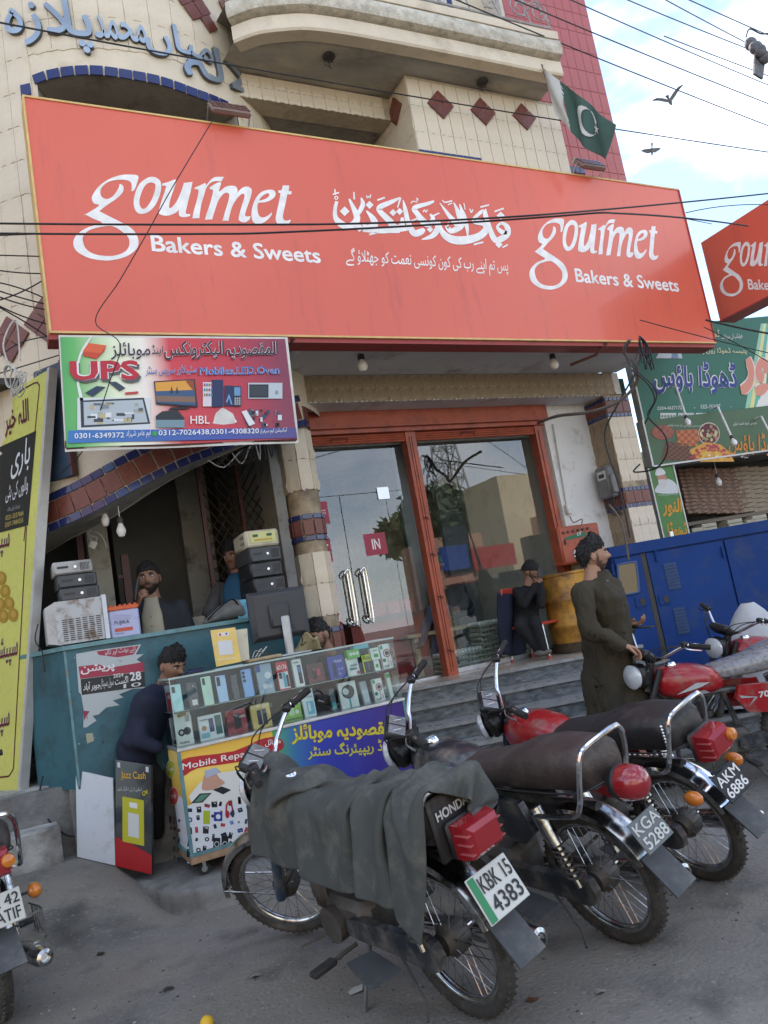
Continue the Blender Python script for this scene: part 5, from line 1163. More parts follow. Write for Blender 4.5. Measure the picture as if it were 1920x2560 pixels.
wire('cable slanting down across the green sign letters', sag(1760, 818, 7, 2000, 955, 7.2, -6), .006)
wire('faint high cable passing right of the big sign', sag(1715, 532, 6, 2000, 520, 8, -14), .006); wire('faint cable reaching the projecting sign from the left', sag(1705, 545, 6, 1780, 560, 7, 0), .005)
for i, (y0, x1, y1, s_) in enumerate(((590, 95, 585, 0), (637, 100, 641, 0), (668, 105, 684, 4), (700, 110, 745, -8), (710, 112, 760, 3), (722, 118, 775, 6), (738, 125, 812, 8), (760, 108, 700, 10), (745, 130, 850, -6))):
    wire('one of the loose black cables bunched between the left edge and the big sign', sag(-50, y0, 4.5, x1, y1, 5.1, s_), .0065, 'loose cables left of the sign')
wire('cable looping from left under the red diamonds to the banner corner', [(-40, 925, 5.1), (40, 862, 5.2), (120, 840, 5.1), (190, 826, 5.1)], .006); wire('lower cable from the left edge to the banner corner', [(-40, 945, 5.0), (60, 915, 5.1), (148, 888, 5.12)], .006)
m = MB(); c = AT(38, 940, 5.0)
for k in range(7): m.torus(c+Vector((.01*k-.03, .01*k, -.008*k)), (1, .4, .5*math.sin(k)), .075+.008*(k % 3), .004, M('white_flex', (.5, .5, .48), .5), 20, 5)
m.tube([AT(30, 930, 5), AT(8, 860, 5), AT(40, 800, 5.1), AT(50, 900, 5)], .006, _M['white_flex'], 5, smooth=5); m.build('cable_coil', None, label='coil of pale wire hanging in front of the faded blue signboard', cat='cable')
# pillar wiring
wire('thick grey cable bundle sweeping from the shutter box to the pillar top', [(1345, 1058, 7.6), (1395, 1040, 7.3), (1475, 1030, 7.0), (1545, 1005, 6.8), (1590, 960, 6.7), (1590, 915, 6.6), (1560, 880, 6.6), (1575, 850, 6.5)], .022, mat=M('dusty_cable', (.12, .10, .085), .8, var=.2))
wire('black cable running down the pillar past the electricity meter', [(1590, 930, 6.75), (1545, 1010, 6.8), (1512, 1080, 6.9), (1525, 1150, 6.9), (1540, 1190, 6.9), (1560, 1270, 6.9), (1575, 1345, 6.9)], .012)
wire('grey conduit cable along the pillar corner below the meter', [(1522, 1262, 6.95), (1545, 1290, 6.92), (1560, 1330, 6.9), (1572, 1400, 6.9)], .014, mat=_M['dusty_cable'])
wire('black cable looping across the edge of the olive green sign', [(1580, 925, 6.5), (1620, 960, 6.4), (1637, 1000, 6.4), (1620, 1040, 6.4), (1660, 1085, 6.3), (1668, 1130, 6.3), (1640, 1170, 6.4), (1585, 1180, 6.6), (1600, 1160, 6.6)], .010)
wire('black cable from the wire bundle down the side of the sign', [(1565, 855, 6.5), (1570, 905, 6.4), (1640, 975, 6.3), (1625, 1030, 6.4), (1612, 1060, 6.5)], .007)
m = MB(); c = AT(1605, 868, 6.5)
for k in range(12): m.tube([c+Vector((0, 0, .1)), c+Vector((.04*math.sin(k), .03*math.cos(k*2), 0)), c+Vector((.09*math.sin(k*1.7), .05*math.cos(k), -.10-.05*(k % 3)))], .006, cablem, 4, smooth=3)
m.build('frayed_cable_tuft', None, label='frayed tuft of black wires under the right end of the big sign', cat='cable')
# wire loops above the arch opening
m = MB()
for k in range(9): m.tube([U(520+20*k, 1150-6*k, 1, 5.42), U(560+15*k, 1168-3*k, 1, 5.44), U(600+8*k, 1130-4*k, 1, 5.44), U(630, 1118, 1, 5.5)], .0045, _M['white_flex'] if k % 3 == 0 else cablem, 4, smooth=4)
m.build('wire_tangle', None, label='tangle of black and white wires along the arch beneath the banner', cat='cable')
# meter, conduit, control panel, drum ------------------------------------
mt = thing('electricity_meter', 'grey electricity meter box on the inner side of the tiled pillar', 'meter', (5.85, 6.0, 2.45)); c = U(1515, 1205, 1, 6.0); c.x = 5.80
gmet = M('meter_grey', (.14, .14, .135), .5, var=.2)
m = MB(); m.bev((5.80, 6.05, c.z), (.12, .2, .34), .02, gmet); m.build('case', mt); m = MB(); m.bx(5.735, 5.739, 5.98, 6.10, c.z+.03, c.z+.12, M('meter_window', (.5, .5, .48), .2)); m.build('window', mt)
m = MB(); m.bx(5.733, 5.738, 6.0, 6.08, c.z+.05, c.z+.09, dark); m.build('display', mt); m = MB(); m.bev((5.80, 5.935, c.z-.03), (.1, .03, .2), .008, gmet); m.build('terminal_cover', mt)
for k in range(4): m = MB(); m.tube([(5.78, 5.98+.04*k, c.z-.17), (5.77, 5.97+.04*k, c.z-.27), (5.82, 5.95+.03*k, c.z-.36)], .007, cablem, 5, smooth=3); m.build('lead', mt)
x = U(1395, 1100, 1, 6.19).x; m = MB(); m.tube([U(1384, 1060, 1, 6.19), U(1418, 1262, 1, 6.19)], .013, white, 8); m.build('white_conduit', None, label='white conduit running down the white wall beside the orange frame', cat='pipe')
t = thing('wall_switch_box', 'small white junction box at the foot of the conduit', 'switch', U(1421, 1273, 1, 6.18)); m = MB(); m.bev(U(1421, 1273, 1, 6.175), (.06, .05, .10), .008, white); m.build('box', t)
m = MB(); m.tube([U(1424, 1290, 1, 6.18), U(1434, 1306, 1, 6.12), U(1455, 1298, 1, 6.12), U(1452, 1320, 1, 6.1)], .005, cablem, 5, smooth=4); m.build('lead', t)
CP = thing('orange_control_panel', 'orange steel control panel with small knobs and green sticker on the white wall', 'panel', (5.45, 6.1, 1.66))
PS = Sheet((0, 6.04, 0), (1, 0, 0)); a0 = PS.px(*q5(247, 1387)); a1 = PS.px(*q5(517, 1333)); a2 = PS.px(*q5(300, 1640))
m = MB(); m.bev(((a0[0]+a1[0])/2, 6.12, (a0[1]+a2[1])/2), (a1[0]-a0[0], .155, a0[1]-a2[1]), .01, orange); m.build('cabinet', CP)
m = MB(); m.bev(((a0[0]+a1[0])/2, 6.04, (a0[1]+a2[1])/2), (a1[0]-a0[0]-.03, .012, a0[1]-a2[1]-.03), .003, orange); m.build('door', CP)
PS = Sheet((0, 6.032, 0), (1, 0, 0))
for k in range(6): p = PS.P(*PS.px(*q5(290+32*k, 1424-6*k)), .0); m = MB(); m.cyl(p, p+Vector((0, -.012, 0)), .014, black if k > 2 else rust, n=10); m.build('knob', CP)
m = MB(); poly(m, PS, [(300, 1455), (440, 1412), (442, 1445), (300, 1475)], ink('#1f6a4a'), .003, q=q5); T(m, PS, 'گا', (380, 1445), (410, 1436), (380, 1420), '#dfe8e0', .004, .0, q=q5); m.build('green_sticker', CP, smooth=None)
m = MB(); m.bx(a0[0]+.05, a0[0]+.06, 6.02, 6.034, a2[1]+.2, a2[1]+.25, black); m.build('lock', CP); m = MB(); oval(m, PS, 380, 1560, 22, 36, ink('#cfd4d4'), .003, q5); oval(m, PS, 380, 1560, 12, 20, ink('#28303a'), .0036, q5); m.build('round_sticker', CP, smooth=None)
DR = thing('yellow_oil_drum', 'dented mustard yellow steel drum standing on the landing, rust at its foot', 'drum', (5.08, 6.0, .82))
dm = M('mustard_drum_paint', (.47, .235, .03), .5, var=.12, scale=3, bump=.5, bscale=7, dirt=(.13, .06, .025), dirt_amt=.6, dscale=5); dc = Vector((4.97, 5.98, .825)); dr = .27; dh = .75
pr = [(0, 0), (dr-.01, 0), (dr+.004, .006), (dr+.004, .02), (dr-.004, .03)]
for zc_r in (.25, .49): pr += [(dr-.004, zc_r-.03), (dr+.008, zc_r-.012), (dr+.008, zc_r+.012), (dr-.004, zc_r+.03)]
pr += [(dr-.004, dh-.03), (dr+.004, dh-.02), (dr+.004, dh), (dr-.012, dh+.002), (dr-.016, dh-.02), (0, dh-.02)]
m = MB(); m.lathe(pr, dc, (0, 0, 1), dm, 40); m.build('shell', DR)
m = MB(); m.lathe([(dr+.006, .0), (dr+.0055, .05), (dr+.001, .09)], dc, (0, 0, 1), M('drum_grime', (.05, .035, .02), .8, var=.4, scale=30), 40); m.build('grimy_foot_band', DR)
# birds
bm__ = M('bird_dark', (.13, .13, .14), .8)
def bird(p, span, ang, lab, lift=.4, hd=0):
    X = Matrix.Translation(p) @ Matrix.Rotation(hd, 4, 'Z') @ Matrix.Rotation(ang, 4, 'Y'); t = thing('flying_bird', lab, 'bird', mat=X)
    m = MB(X); m.loft([[Vector((x, r*math.cos(a)*.9, r*math.sin(a))) for a in [k*PI/4 for k in range(8)]] for x, r in ((-.30*span, .004), (-.16*span, .03*span), (0, .085*span), (.14*span, .07*span), (.20*span, .05*span), (.26*span, .04*span), (.31*span, .006))], bm__); m.add([(-.14*span, -.03*span, 0), (-.14*span, .03*span, 0), (-.40*span, .07*span, 0), (-.40*span, -.07*span, 0)], [(0, 1, 2, 3)], bm__); m.build('body', t)
    for s_ in (-1, 1):
        m = MB(X); m.loft([[(x0, s_*y, z+.006), (x1, s_*y, z+.004), (x1, s_*y, z-.004), (x0, s_*y, z-.004)] for x0, x1, y, z in ((.10*span, -.12*span, .03*span, 0), (.14*span, -.12*span, .22*span, lift*.2*span), (.06*span, -.12*span, .42*span, lift*.34*span), (-.03*span, -.08*span, .60*span, lift*.38*span))], bm__); m.build('wing', t)
bird(AT(1674, 252, 16), .52, .1, 'dark bird gliding with raised wings below the sky cables', .9, .5)
bird(AT(1630, 376, 18), .40, 1.1, 'smaller bird banking steeply above the big sign', .3, 1.2)
KN = thing('cable_junction', 'dark bundled cable splice hanging in the sky at the upper right corner', 'cable', AT(1880, 130, 8)); m = MB(); c = AT(1890, 120, 8)
for k in range(5): m.sph(c+Vector((.05*math.sin(k*2), .04*math.cos(k), -.05*k+.08)), (.075, .06, .07), M('splice_wrap', (.12, .12, .135), .8, var=.4, scale=15), 10, 7)
m.tube([c+Vector((-.12, 0, .1)), c+Vector((-.02, 0, .22)), c+Vector((.15, 0, .2)), c+Vector((.3, 0, .24))], .008, cablem, 5, smooth=4)
m.build('wrapped_splice', KN); m = MB(); m.loft([[c+Vector((-.03, 0, -.05)), c+Vector((.16, 0, -.02)), c+Vector((.16, .02, -.02)), c+Vector((-.03, .02, -.05))], [c+Vector((-.14, 0, -.32)), c+Vector((-.02, 0, -.36)), c+Vector((-.02, .02, -.36)), c+Vector((-.14, .02, -.32))]], _M['splice_wrap']); m.build('hanging_flap', KN)
# ================================================================== teal counter and what stands on it
qa = zpx(0, 1350, 640/1659); qb = zpx(350, 1500, 750/1659)
YC = 5.45; zt = U(158, 1616, 1, YC).z; x0c = U(158, 1616, 1, YC).x; x1c = 2.0; zbC = .72
CN = thing('teal_counter', 'scuffed teal painted shop counter with the remains of a torn poster', 'counter', (1.1, 5.6, zbC))
pl_ = U(72, 1640, 2, zt-.02); pl_.y = min(pl_.y, 6.1)
m = MB(); F = lambda a, b, d: Vector((a, b, d))
m.prism([(x0c, YC), (x1c, YC), (x1c, YC+.5), (x0c-.05, YC+.5), (x0c-.22, YC+.42)], F, zbC-.02, zt-.03, tealp); m.build('body', CN, smooth=None)
m = MB(); m.prism([(x0c-.01, YC-.02), (x1c, YC-.02), (x1c, YC+.52), (x0c-.05, YC+.52), (x0c-.25, YC+.43)], F, zt-.028, zt, teale, side=teale); m.build('counter_top', CN, smooth=None)
m = MB(); m.bx(x0c-.003, x0c+.012, YC-.004, YC-.001, zbC, zt-.03, teale); m.build('corner_strip', CN)
PS2 = Sheet((0, YC-.003, 0), (1, 0, 0)); m = MB(); q = qa
torn = [(492, 738), (640, 712), (915, 676), (880, 742), (930, 740), (885, 775), (925, 800), (938, 960), (860, 965), (770, 1000), (800, 1020), (730, 1040), (775, 1070), (690, 1085), (640, 1130), (600, 1140), (625, 1170), (560, 1215), (540, 1215), (542, 1100), (525, 1000), (510, 985)]
poly(m, PS2, torn, ink('#b4bcbe'), .001, q=q); poly(m, PS2, [(625, 722), (900, 684), (865, 742), (760, 760), (640, 745)], ink('#a03048'), .0016, q=q)
poly(m, PS2, [(508, 820), (640, 805), (700, 830), (930, 790), (936, 850), (520, 900)], ink('#a03048'), .0016, q=q); poly(m, PS2, [(522, 902), (936, 852), (940, 950), (800, 968), (530, 1005)], ink('#22262a'), .0016, q=q)
poly(m, PS2, [(540, 1105), (580, 1110), (545, 1170)], ink('#903050'), .0016, q=q); poly(m, PS2, [(555, 1255), (600, 1250), (610, 1300), (565, 1320)], ink('#a8a890'), .001, q=q)
T(m, PS2, 'پریشن', (525, 880), (745, 850), (520, 815), '#e4e4e4', .0024, .02, q=q); T(m, PS2, '28', (845, 915), (918, 905), (838, 858), '#e4e4e4', .0024, .03, q=q); T(m, PS2, '2024', (735, 895), (800, 885), (733, 870), '#e4e4e4', .0024, .01, q=q)
T(m, PS2, 'اگست', (745, 940), (830, 925), (745, 890), '#e4e4e4', .0024, .01, q=q); T(m, PS2, 'سول ہسپتال', (650, 972), (735, 960), (650, 900), '#d8d8d8', .0024, .0, q=q); T(m, PS2, 'جوہر آباد', (540, 988), (650, 970), (540, 925), '#e0e0e0', .0024, .012, q=q)
T(m, PS2, 'بوقت 10', (800, 962), (915, 945), (800, 935), '#d8d8d8', .0024, .01, q=q); T(m, PS2, 'کنے ہونٹ اور تالو', (680, 758), (880, 725), (680, 715), '#d0d4d8', .0024, .0, q=q)
m.build('torn_poster', CN, smooth=None)
m = MB(); rnd = random.Random(5)
for k in range(16): x, y = rnd.uniform(430, 800), rnd.uniform(760, 1500); poly(m, PS2, [(x, y), (x+rnd.uniform(3, 14), y-4), (x+rnd.uniform(2, 16), y+rnd.uniform(4, 14))], ink('#9aa6a8' if k % 3 else '#10181c'), .001, q=q)
m.build('paint_chips', CN, smooth=None, kind='stuff')
# microwave
mw0, mw1 = U(141, 1560, 1, 5.5).x, U(272, 1560, 1, 5.5).x; zmw = U(141, 1505, 1, 5.5).z
MW = thing('rusty_microwave', 'rust speckled white microwave oven lying on the left end of the teal counter', 'microwave', ((mw0+mw1)/2, 5.7, zt)); rw = M('rusty_white_enamel', (.42, .43, .43), .5, var=.06, scale=4, dirt=(.14, .07, .03), dirt_amt=.5, dscale=14)
m = MB(); m.bx(mw0, mw1-.03, 5.5, 5.88, zt+.012, zmw, rw); m.build('casing', MW, smooth=None)
m = MB(); m.bx(mw1-.028, mw1, 5.49, 5.89, zt+.008, zmw+.008, M('pale_enamel', (.55, .57, .6), .4)); m.build('front_panel', MW)
m = MB(); m.loft([[(mw0, 5.5, zt+.015), (mw0, 5.88, zt+.015), (mw0, 5.88, zmw-.002), (mw0, 5.5, zmw-.002)], [(mw0-.06, 5.54, zt+.03), (mw0-.06, 5.86, zt+.03), (mw0-.06, 5.86, zmw-.03), (mw0-.06, 5.54, zmw-.03)]], M('grey_white', (.42, .42, .41), .5, dirt=(.2, .17, .12), dirt_amt=.4)); m.build('rear_cowl', MW, smooth=None)
m = MB()
for i in range(6):
    for j in range(11): m.box((mw0+.05+i*.042, 5.4985, zt+.035+j*.0135), (.030, .002, .006), dark)
m.build('vent_slots', MW, kind='stuff')
for k, (x, y) in enumerate(((mw0+.02, 5.52), (mw1-.04, 5.52))): m = MB(); m.cyl((x, y, zt), (x, y, zt+.012), .012, black, n=8); m.build('foot', MW)
def pc(lab, x0, x1, y0, z0, h, mat, face=None, extra=0, d=.36, rot=0, nm='desktop_computer'):
    c = Vector(((x0+x1)/2, y0+d/2, z0)); X = Matrix.Translation(c) @ Matrix.Rotation(rot, 4, 'Z'); t = thing(nm, lab, 'computer', mat=X); w = x1-x0
    m = MB(X); m.bev((0, 0, h/2), (w, d, h-.002), .006, mat); m.build('case', t)
    m = MB(X); m.bev((0, -d/2-.004, h/2), (w-.012, .012, h-.014), .004, face or mat); m.build('front_bezel', t)
    m = MB(X); m.cyl((w*.05, -d/2-.008, h*.5), (w*.05, -d/2-.015, h*.5), .010, steel, n=10); m.build('power_button', t)
    m = MB(X)
    for k in range(7): m.bx(w*.18+k*.009, w*.18+k*.009+.004, -d/2-.0125, -d/2-.009, h*.2, h*.8, black)
    m.build('grille', t, kind='stuff'); m = MB(X); m.bx(-w*.4, -w*.12, -d/2-.0125, -d/2-.009, h*.45, h*.62, black); m.build('drive_slot', t)
    return t
pcg = M('pc_dark_grey', (.055, .058, .062), .45, var=.15); pcs = M('pc_silver', (.36, .36, .35), .4, var=.1, dirt=(.15, .13, .1), dirt_amt=.4); pcb = M('pc_black', (.022, .023, .025), .4, var=.3, dirt=(.10, .095, .09), dirt_amt=.3, dscale=7)
a, b = U(140, 1450, 1, 5.6).x, U(240, 1450, 1, 5.6).x
pc('charcoal desktop computer lying on the microwave, lowest of the left stack', a+.01, b+.01, 5.56, zmw, .088, pcg); pc('charcoal desktop computer in the middle of the left stack', a-.0, b, 5.57, zmw+.089, .092, pcg, rot=.03); pc('dusty silver desktop computer topping the left stack', a-.015, b-.015, 5.56, zmw+.182, .088, pcs)
a, b = U(612, 1450, 1, 5.64).x+.055, U(704, 1450, 1, 5.64).x+.02; z = zt
pc('black computer with an orange label at the bottom of the right stack', a-.01, b+.0, 5.62, z, .17, pcb, nm='desktop_computer'); m = MB(); m.bx(a+.14, b+.0, 5.602, 5.606, z+.12, z+.155, ink('#d8762a')); m.build('orange_label', bpy.data.objects['desktop_computer.003'])
for k, (l_, mt_, r_) in enumerate((('scratched black computer, second from the bottom of the right stack', pcb, .03), ('scuffed black computer in the middle of the right stack', pcb, -.02), ('dark grey slim computer just under the cream inverter', pcg, .04))): pc(l_, a, b, 5.63, z+.172+.118*k, .115, mt_, rot=r_)
z = z+.172+.118*3
UPS_ = thing('cream_inverter', 'cream inverter box with a yellow printed panel on top of the right computer stack', 'inverter', (a+.1, 5.8, z)); cr1 = M('cream_plastic', (.55, .50, .38), .5, var=.06, dirt=(.3, .25, .16), dirt_amt=.3)
m = MB(); m.bev(((a+b)/2, 5.8, z+.065), (b-a+.02, .34, .128), .014, cr1); m.build('case', UPS_); m = MB(); m.bx(a+.03, b-.02, 5.624, 5.629, z+.03, z+.11, ink('#d8d890')); m.bx(a+.05, a+.09, 5.620, 5.6235, z+.075, z+.095, ink('#3a5a48')); m.bx(b-.09, b-.05, 5.620, 5.6235, z+.075, z+.095, ink('#3a5a48')); m.bx(a+.06, b-.05, 5.620, 5.6235, z+.045, z+.058, ink('#c8a838')); m.build('printed_panel', UPS_, smooth=None)
for k in range(6): m = MB(); m.bx(a-.0105, a-.0101+.0, 5.68+.035*(k % 3), 5.70+.035*(k % 3), z+.03+.045*(k//3), z+.055+.045*(k//3), dark); m.build('side_vent', UPS_)
# battery
a, b = U(272, 1550, 1, 5.52).x, U(350, 1550, 1, 5.52).x; h = U(300, 1525, 1, 5.52).z-zt
BT = thing('lead_battery', 'lilac wrapped battery box with orange lid on the teal counter', 'battery', ((a+b)/2, 5.6, zt)); SB = Sheet((0, 5.519, 0), (1, 0, 0))
m = MB(); m.bev(((a+b)/2, 5.60, zt+h/2), (b-a, .16, h), .008, M('lilac_wrap', (.36, .38, .56), .3, var=.05)); m.build('case', BT)
m = MB(); om = M('orange_lid', (.55, .10, .03), .45); m.bev(((a+b)/2, 5.60, zt+h+.014), (b-a+.006, .166, .028), .005, om)
m.build('lid', BT)
for k in range(6): m = MB(); m.cyl((a+.02+.033*k, 5.56, zt+h+.028), (a+.02+.033*k, 5.56, zt+h+.04), .010, om, n=8); m.build('cell_cap', BT)
m = MB(); T(m, SB, 'FUJIKA', (742, 556), (838, 545), (742, 526), '#3a3f4c', .002, .012, q=qa); poly(m, SB, [(745, 575), (860, 560), (860, 582), (745, 597)], ink('#c8523a'), .002, q=qa)
for k in range(3): rectp(m, SB, 735, 486+k*12, 850, 488+k*12, ink('#7a80a0'), .002, qa)
T(m, SB, 'maintenance free', (750, 612), (805, 606), (750, 602), '#3a3f4c', .002, .0, q=qa); m.build('printed_label', BT, smooth=None)
# bag and blue packet on the counter
bgm = M('grey_backpack', (.13, .13, .12), .85, var=.2, scale=15, bump=.5, bscale=80)
BG = thing('grey_backpack', 'slumped grey backpack lying on the counter before the youth in blue', 'bag', U(555, 1552, 1, 5.6))
c = U(562, 1530, 1, 5.62)
m = MB(); m.loft([[Vector((c.x+x+.0*w, 5.62+d*math.cos(q_*PI/6), zt+.002+hh*.5+hh*.5*math.sin(q_*PI/6))) for q_ in range(12)] for x, d, hh, w in ((-.17, .03, .02, 0), (-.13, .09, .05, 0), (-.05, .11, .11, 0), (.04, .12, .15, 0), (.10, .11, .15, 0), (.14, .05, .08, 0))], bgm); m.build('bag_body', BG, smooth=80)
m = MB(); m.tube([(c.x-.15, 5.55, zt+.03), (c.x-.08, 5.50, zt+.09), (c.x+.03, 5.50, zt+.15), (c.x+.08, 5.52, zt+.1)], .009, black, 6, smooth=4, flat=.4); m.build('strap', BG)
c2 = U(608, 1520, 1, 5.56); PK = thing('blue_plastic_packet', 'clear packet with a turquoise printed wrapper propped beside the backpack', 'packet', (c2.x, 5.55, zt))
m = MB(); m.grid(lambda u, v: Vector((c2.x-.055+.13*u+.02*v, 5.53+.03*math.sin(u*3)+.05*v, zt+.003+.14*v)), 8, 6, M('turquoise_wrap', (.09, .28, .36), .3, var=.4, scale=30)); m.grid(lambda u, v: Vector((c2.x-.055+.13*u+.02*v, 5.60+.03*math.sin(u*3)+.05*v*0, zt+.003+.14*v)), 8, 6, M('clear_wrap', (.35, .37, .37), .2)); m.build('wrapper', PK, smooth=60)
m = MB(); m.bev(U(488, 1556, 1, 6.0), (.15, .12, .08), .012, M('aged_beige', (.25, .22, .17), .6)); m.build('beige_device', None, label='beige plastic device lying behind the counter between the two men', cat='device')
# ================================================================== display case on a cart
CX0, CX1, CYf, CYb, CZ0, CZ1 = .88, 2.42, 4.87, 5.22, .855, 1.287
CSq = thing('glass_display_case', 'glass display case full of phones and boxes on the wheeled cart', 'display case', (1.65, 5.1, CZ0)); cgl = glassmat('case_glass', (.92, .96, .95), 1.5, .035)
al = M('aluminium_edge', (.6, .6, .6), .35, metal=.8)
for nm_, b_ in (('front_pane', (CX0, CX1, CYf, CYf+.004, CZ0+.018, CZ1-.004)), ('side_pane', (CX0, CX0+.004, CYf+.006, CYb, CZ0+.018, CZ1-.004)), ('side_pane', (CX1-.004, CX1, CYf+.006, CYb, CZ0+.018, CZ1-.004)), ('top_pane', (CX0-.004, CX1+.004, CYf-.004, CYb, CZ1-.003, CZ1+.003))):
    m = MB(); m.bx(*b_, cgl); m.build(nm_, CSq, smooth=None)
ge = M('glass_edge', (.32, .42, .40), .2, coat=.5)
for nm_, b_ in (('front_edge', (CX0-.005, CX1+.005, CYf-.007, CYf-.003, CZ1-.006, CZ1+.005)), ('corner_edge', (CX0-.003, CX0+.003, CYf-.003, CYf, CZ0+.018, CZ1-.007)), ('side_edge', (CX0-.007, CX0-.003, CYf-.003, CYb, CZ1-.006, CZ1+.005))): m = MB(); m.bx(*b_, ge); m.build(nm_, CSq, smooth=None)
m = MB(); m.bx(CX0-.008, CX1+.008, CYf-.01, CYb, CZ0, CZ0+.017, al); m.build('base_frame', CSq); zsf = CZ0+.225
m = MB(); m.bx(CX0+.006, CX1-.006, CYf+.07, CYb, zsf-.004, zsf, ge); m.build('glass_shelf', CSq)
m = MB(); m.bx(CX0+.3, CX1-.006, CYb-.012, CYb-.004, CZ0+.018, CZ1-.02, M('case_back', (.05, .07, .075), .5)); m.build('back_panel', CSq)
CSH = Sheet((0, CYf+.1, 0), (1, 0, 0))
_N = [0]
def item(name, lab, cat, x0, y0, x1, y1, base, col, dec=(), th=.03, y=.09, lean=.12, rough=.4, grp=None):
    """a box or phone standing on the shelf; rectangle read in the close-up"""
    S = Sheet((0, CYf+y, 0), (1, 0, 0)); a0, b1 = S.px(*qb(x0, y0)); a1, b0 = S.px(*qb(x1, y1)); a1 = max(a1, a0+.03); w = a1-a0; h = S.px(*qb((x0+x1)/2, y0))[1]-S.px(*qb((x0+x1)/2, y1))[1]
    cx_ = (a0+a1)/2-.012*0; z0 = base; h = min(h, (zsf-.01 if base < zsf else CZ1-.012)-base)
    cx_ = max(S.px(*qb((x0+x1)/2, (y0+y1)/2))[0], CX0+.012+w/2+.035*(_N[0] if grp else 0)); _N[0] += 1 if grp else 0; X = Matrix.Translation((cx_, CYf+y, z0)) @ Matrix.Rotation(lean*-1, 4, 'X')
    t = thing(name, lab, cat, mat=X); mt = M('pack_'+col.lstrip('#')+('g' if th < .012 else ''), lin(col), .25 if th < .012 else rough, var=.05, scale=6, coat=.4 if th < .012 else .1)
    m = MB(X); m.bev((0, th/2, h/2), (w, th, h), .006 if th < .012 else .0015, mt); m.build('body' if th < .012 else 'carton', t)
    F = lambda a, b, d: X @ Vector((a*w-w/2, -d-.0006, b*h)); m = MB()
    for k, dd in enumerate(dec):
        c_ = ink(dd[1]) if dd[1] else None; d_ = .0005+.0003*k
        if dd[0] == 'r': _, _, u0, v0, u1, v1 = dd; m.flat([([(u0, v0), (u1, v0), (u1, v1), (u0, v1)], [])], F, d_, c_)
        elif dd[0] == 'o': _, _, u, v, r = dd; m.flat([([(u+r*math.cos(j*PI/7)*h/w, v+r*math.sin(j*PI/7)) for j in range(14)], [])], F, d_, c_)
        elif dd[0] == 't':
            _, _, s_, u0, v0, u1, v1 = dd; P_, _ = text_polys(s_, .02, 2); g_ = lambda l: [(u0+(u1-u0)*p, v0+(v1-v0)*r) for p, r in l]; m.flat([(g_(o), [g_(hh) for hh in hs]) for o, hs in P_], F, d_, c_)
    if dec: m.build('camera_lenses' if th < .012 else 'printed_front', t, smooth=None)
    return t
cam3 = lambda c: [('r', c, .1, .62, .42, .95), ('o', '#15181c', .26, .87, .05), ('o', '#15181c', .26, .77, .05), ('o', '#20242a', .26, .68, .035)]
lo = CZ0+.018; up_ = zsf+.001
item('phone', 'mint white phone, leftmost on the upper glass shelf', 'phone', 165, 450, 245, 605, up_, '#a9d6d4', [('r', '#3a4a4e', .1, .7, .42, .93)], .009, .06)
item('phone', 'black phone with a white paper label on the upper shelf', 'phone', 250, 435, 335, 585, up_, '#262a33', [('o', '#0c0d10', .6, .85, .06), ('o', '#c8ccd0', .6, .85, .03), ('r', '#e4e4e4', .35, .12, .8, .33)], .009, .06)
item('phone', 'pale green phone with a round twin camera on the upper shelf', 'phone', 335, 415, 415, 580, up_, '#b4d2bc', [('r', '#20262a', .12, .72, .38, .95), ('r', '#c8dcd0', .45, .3, .8, .55)], .009, .06)
item('phone', 'pale blue phone beside the green one on the upper shelf', 'phone', 415, 405, 495, 560, up_, '#9fb9d8', cam3('#1c2230'), .009, .06)
item('phone', 'dark glossy phone between the two blue phones', 'phone', 498, 405, 560, 550, up_, '#1f242d', [('r', '#6a7078', .35, .5, .65, .53)], .009, .07)
item('phone', 'bright blue phone with three lenses in a column', 'phone', 558, 380, 640, 540, up_, '#6f9bd2', [('o', '#1a2434', .22, .88, .06), ('o', '#1a2434', .22, .74, .06), ('o', '#1a2434', .22, .6, .06)], .009, .06)
item('box', 'grey blue earbud box right of the bright blue phone', 'box', 640, 355, 752, 522, up_, '#8fa4b4', [('r', '#2a4e9a', 0, .75, .28, 1), ('o', '#dfe6ea', .7, .6, .12), ('o', '#dfe6ea', .45, .25, .10), ('o', '#c2ccd4', .75, .22, .08)])
item('box', 'red keypad phone box printed it2176', 'box', 752, 345, 840, 505, up_, '#c23a40', [('r', '#e4e8ea', .05, .04, .95, .62), ('t', '#f2f2f2', 'it2176', .06, .72, .92, .88), ('r', '#1c2226', .12, .4, .4, .6), ('r', '#4aa6c2', .45, .08, .7, .6), ('r', '#20282c', .72, .08, .92, .5)])
item('box', 'white box with a keypad phone pictured beside the red one', 'box', 842, 332, 918, 488, up_, '#d6d8d6', [('r', '#252a36', .45, .1, .85, .78), ('r', '#5a82b4', .5, .5, .8, .72), ('t', '#33383c', 'Q mobile', .08, .84, .7, .93)])
item('box', 'dark maroon phone box in the upper row', 'box', 920, 362, 1035, 475, up_, '#4a2026', [('r', '#7a3038', .05, .1, .95, .3), ('r', '#1c1618', .3, .2, .5, .8), ('r', '#c23a5a', .55, .35, .75, .7), ('o', '#8a5a50', .42, .7, .08)])
item('box', 'royal blue phone box with small icons', 'box', 1038, 325, 1150, 455, up_, '#2c3c96', [('t', '#c8d0e8', 'Nobel', .4, .7, .85, .84), ('r', '#16204a', .25, .1, .45, .7), ('o', '#7a88c8', .62, .4, .06), ('o', '#7a88c8', .8, .4, .06), ('o', '#7a88c8', .62, .2, .06)])
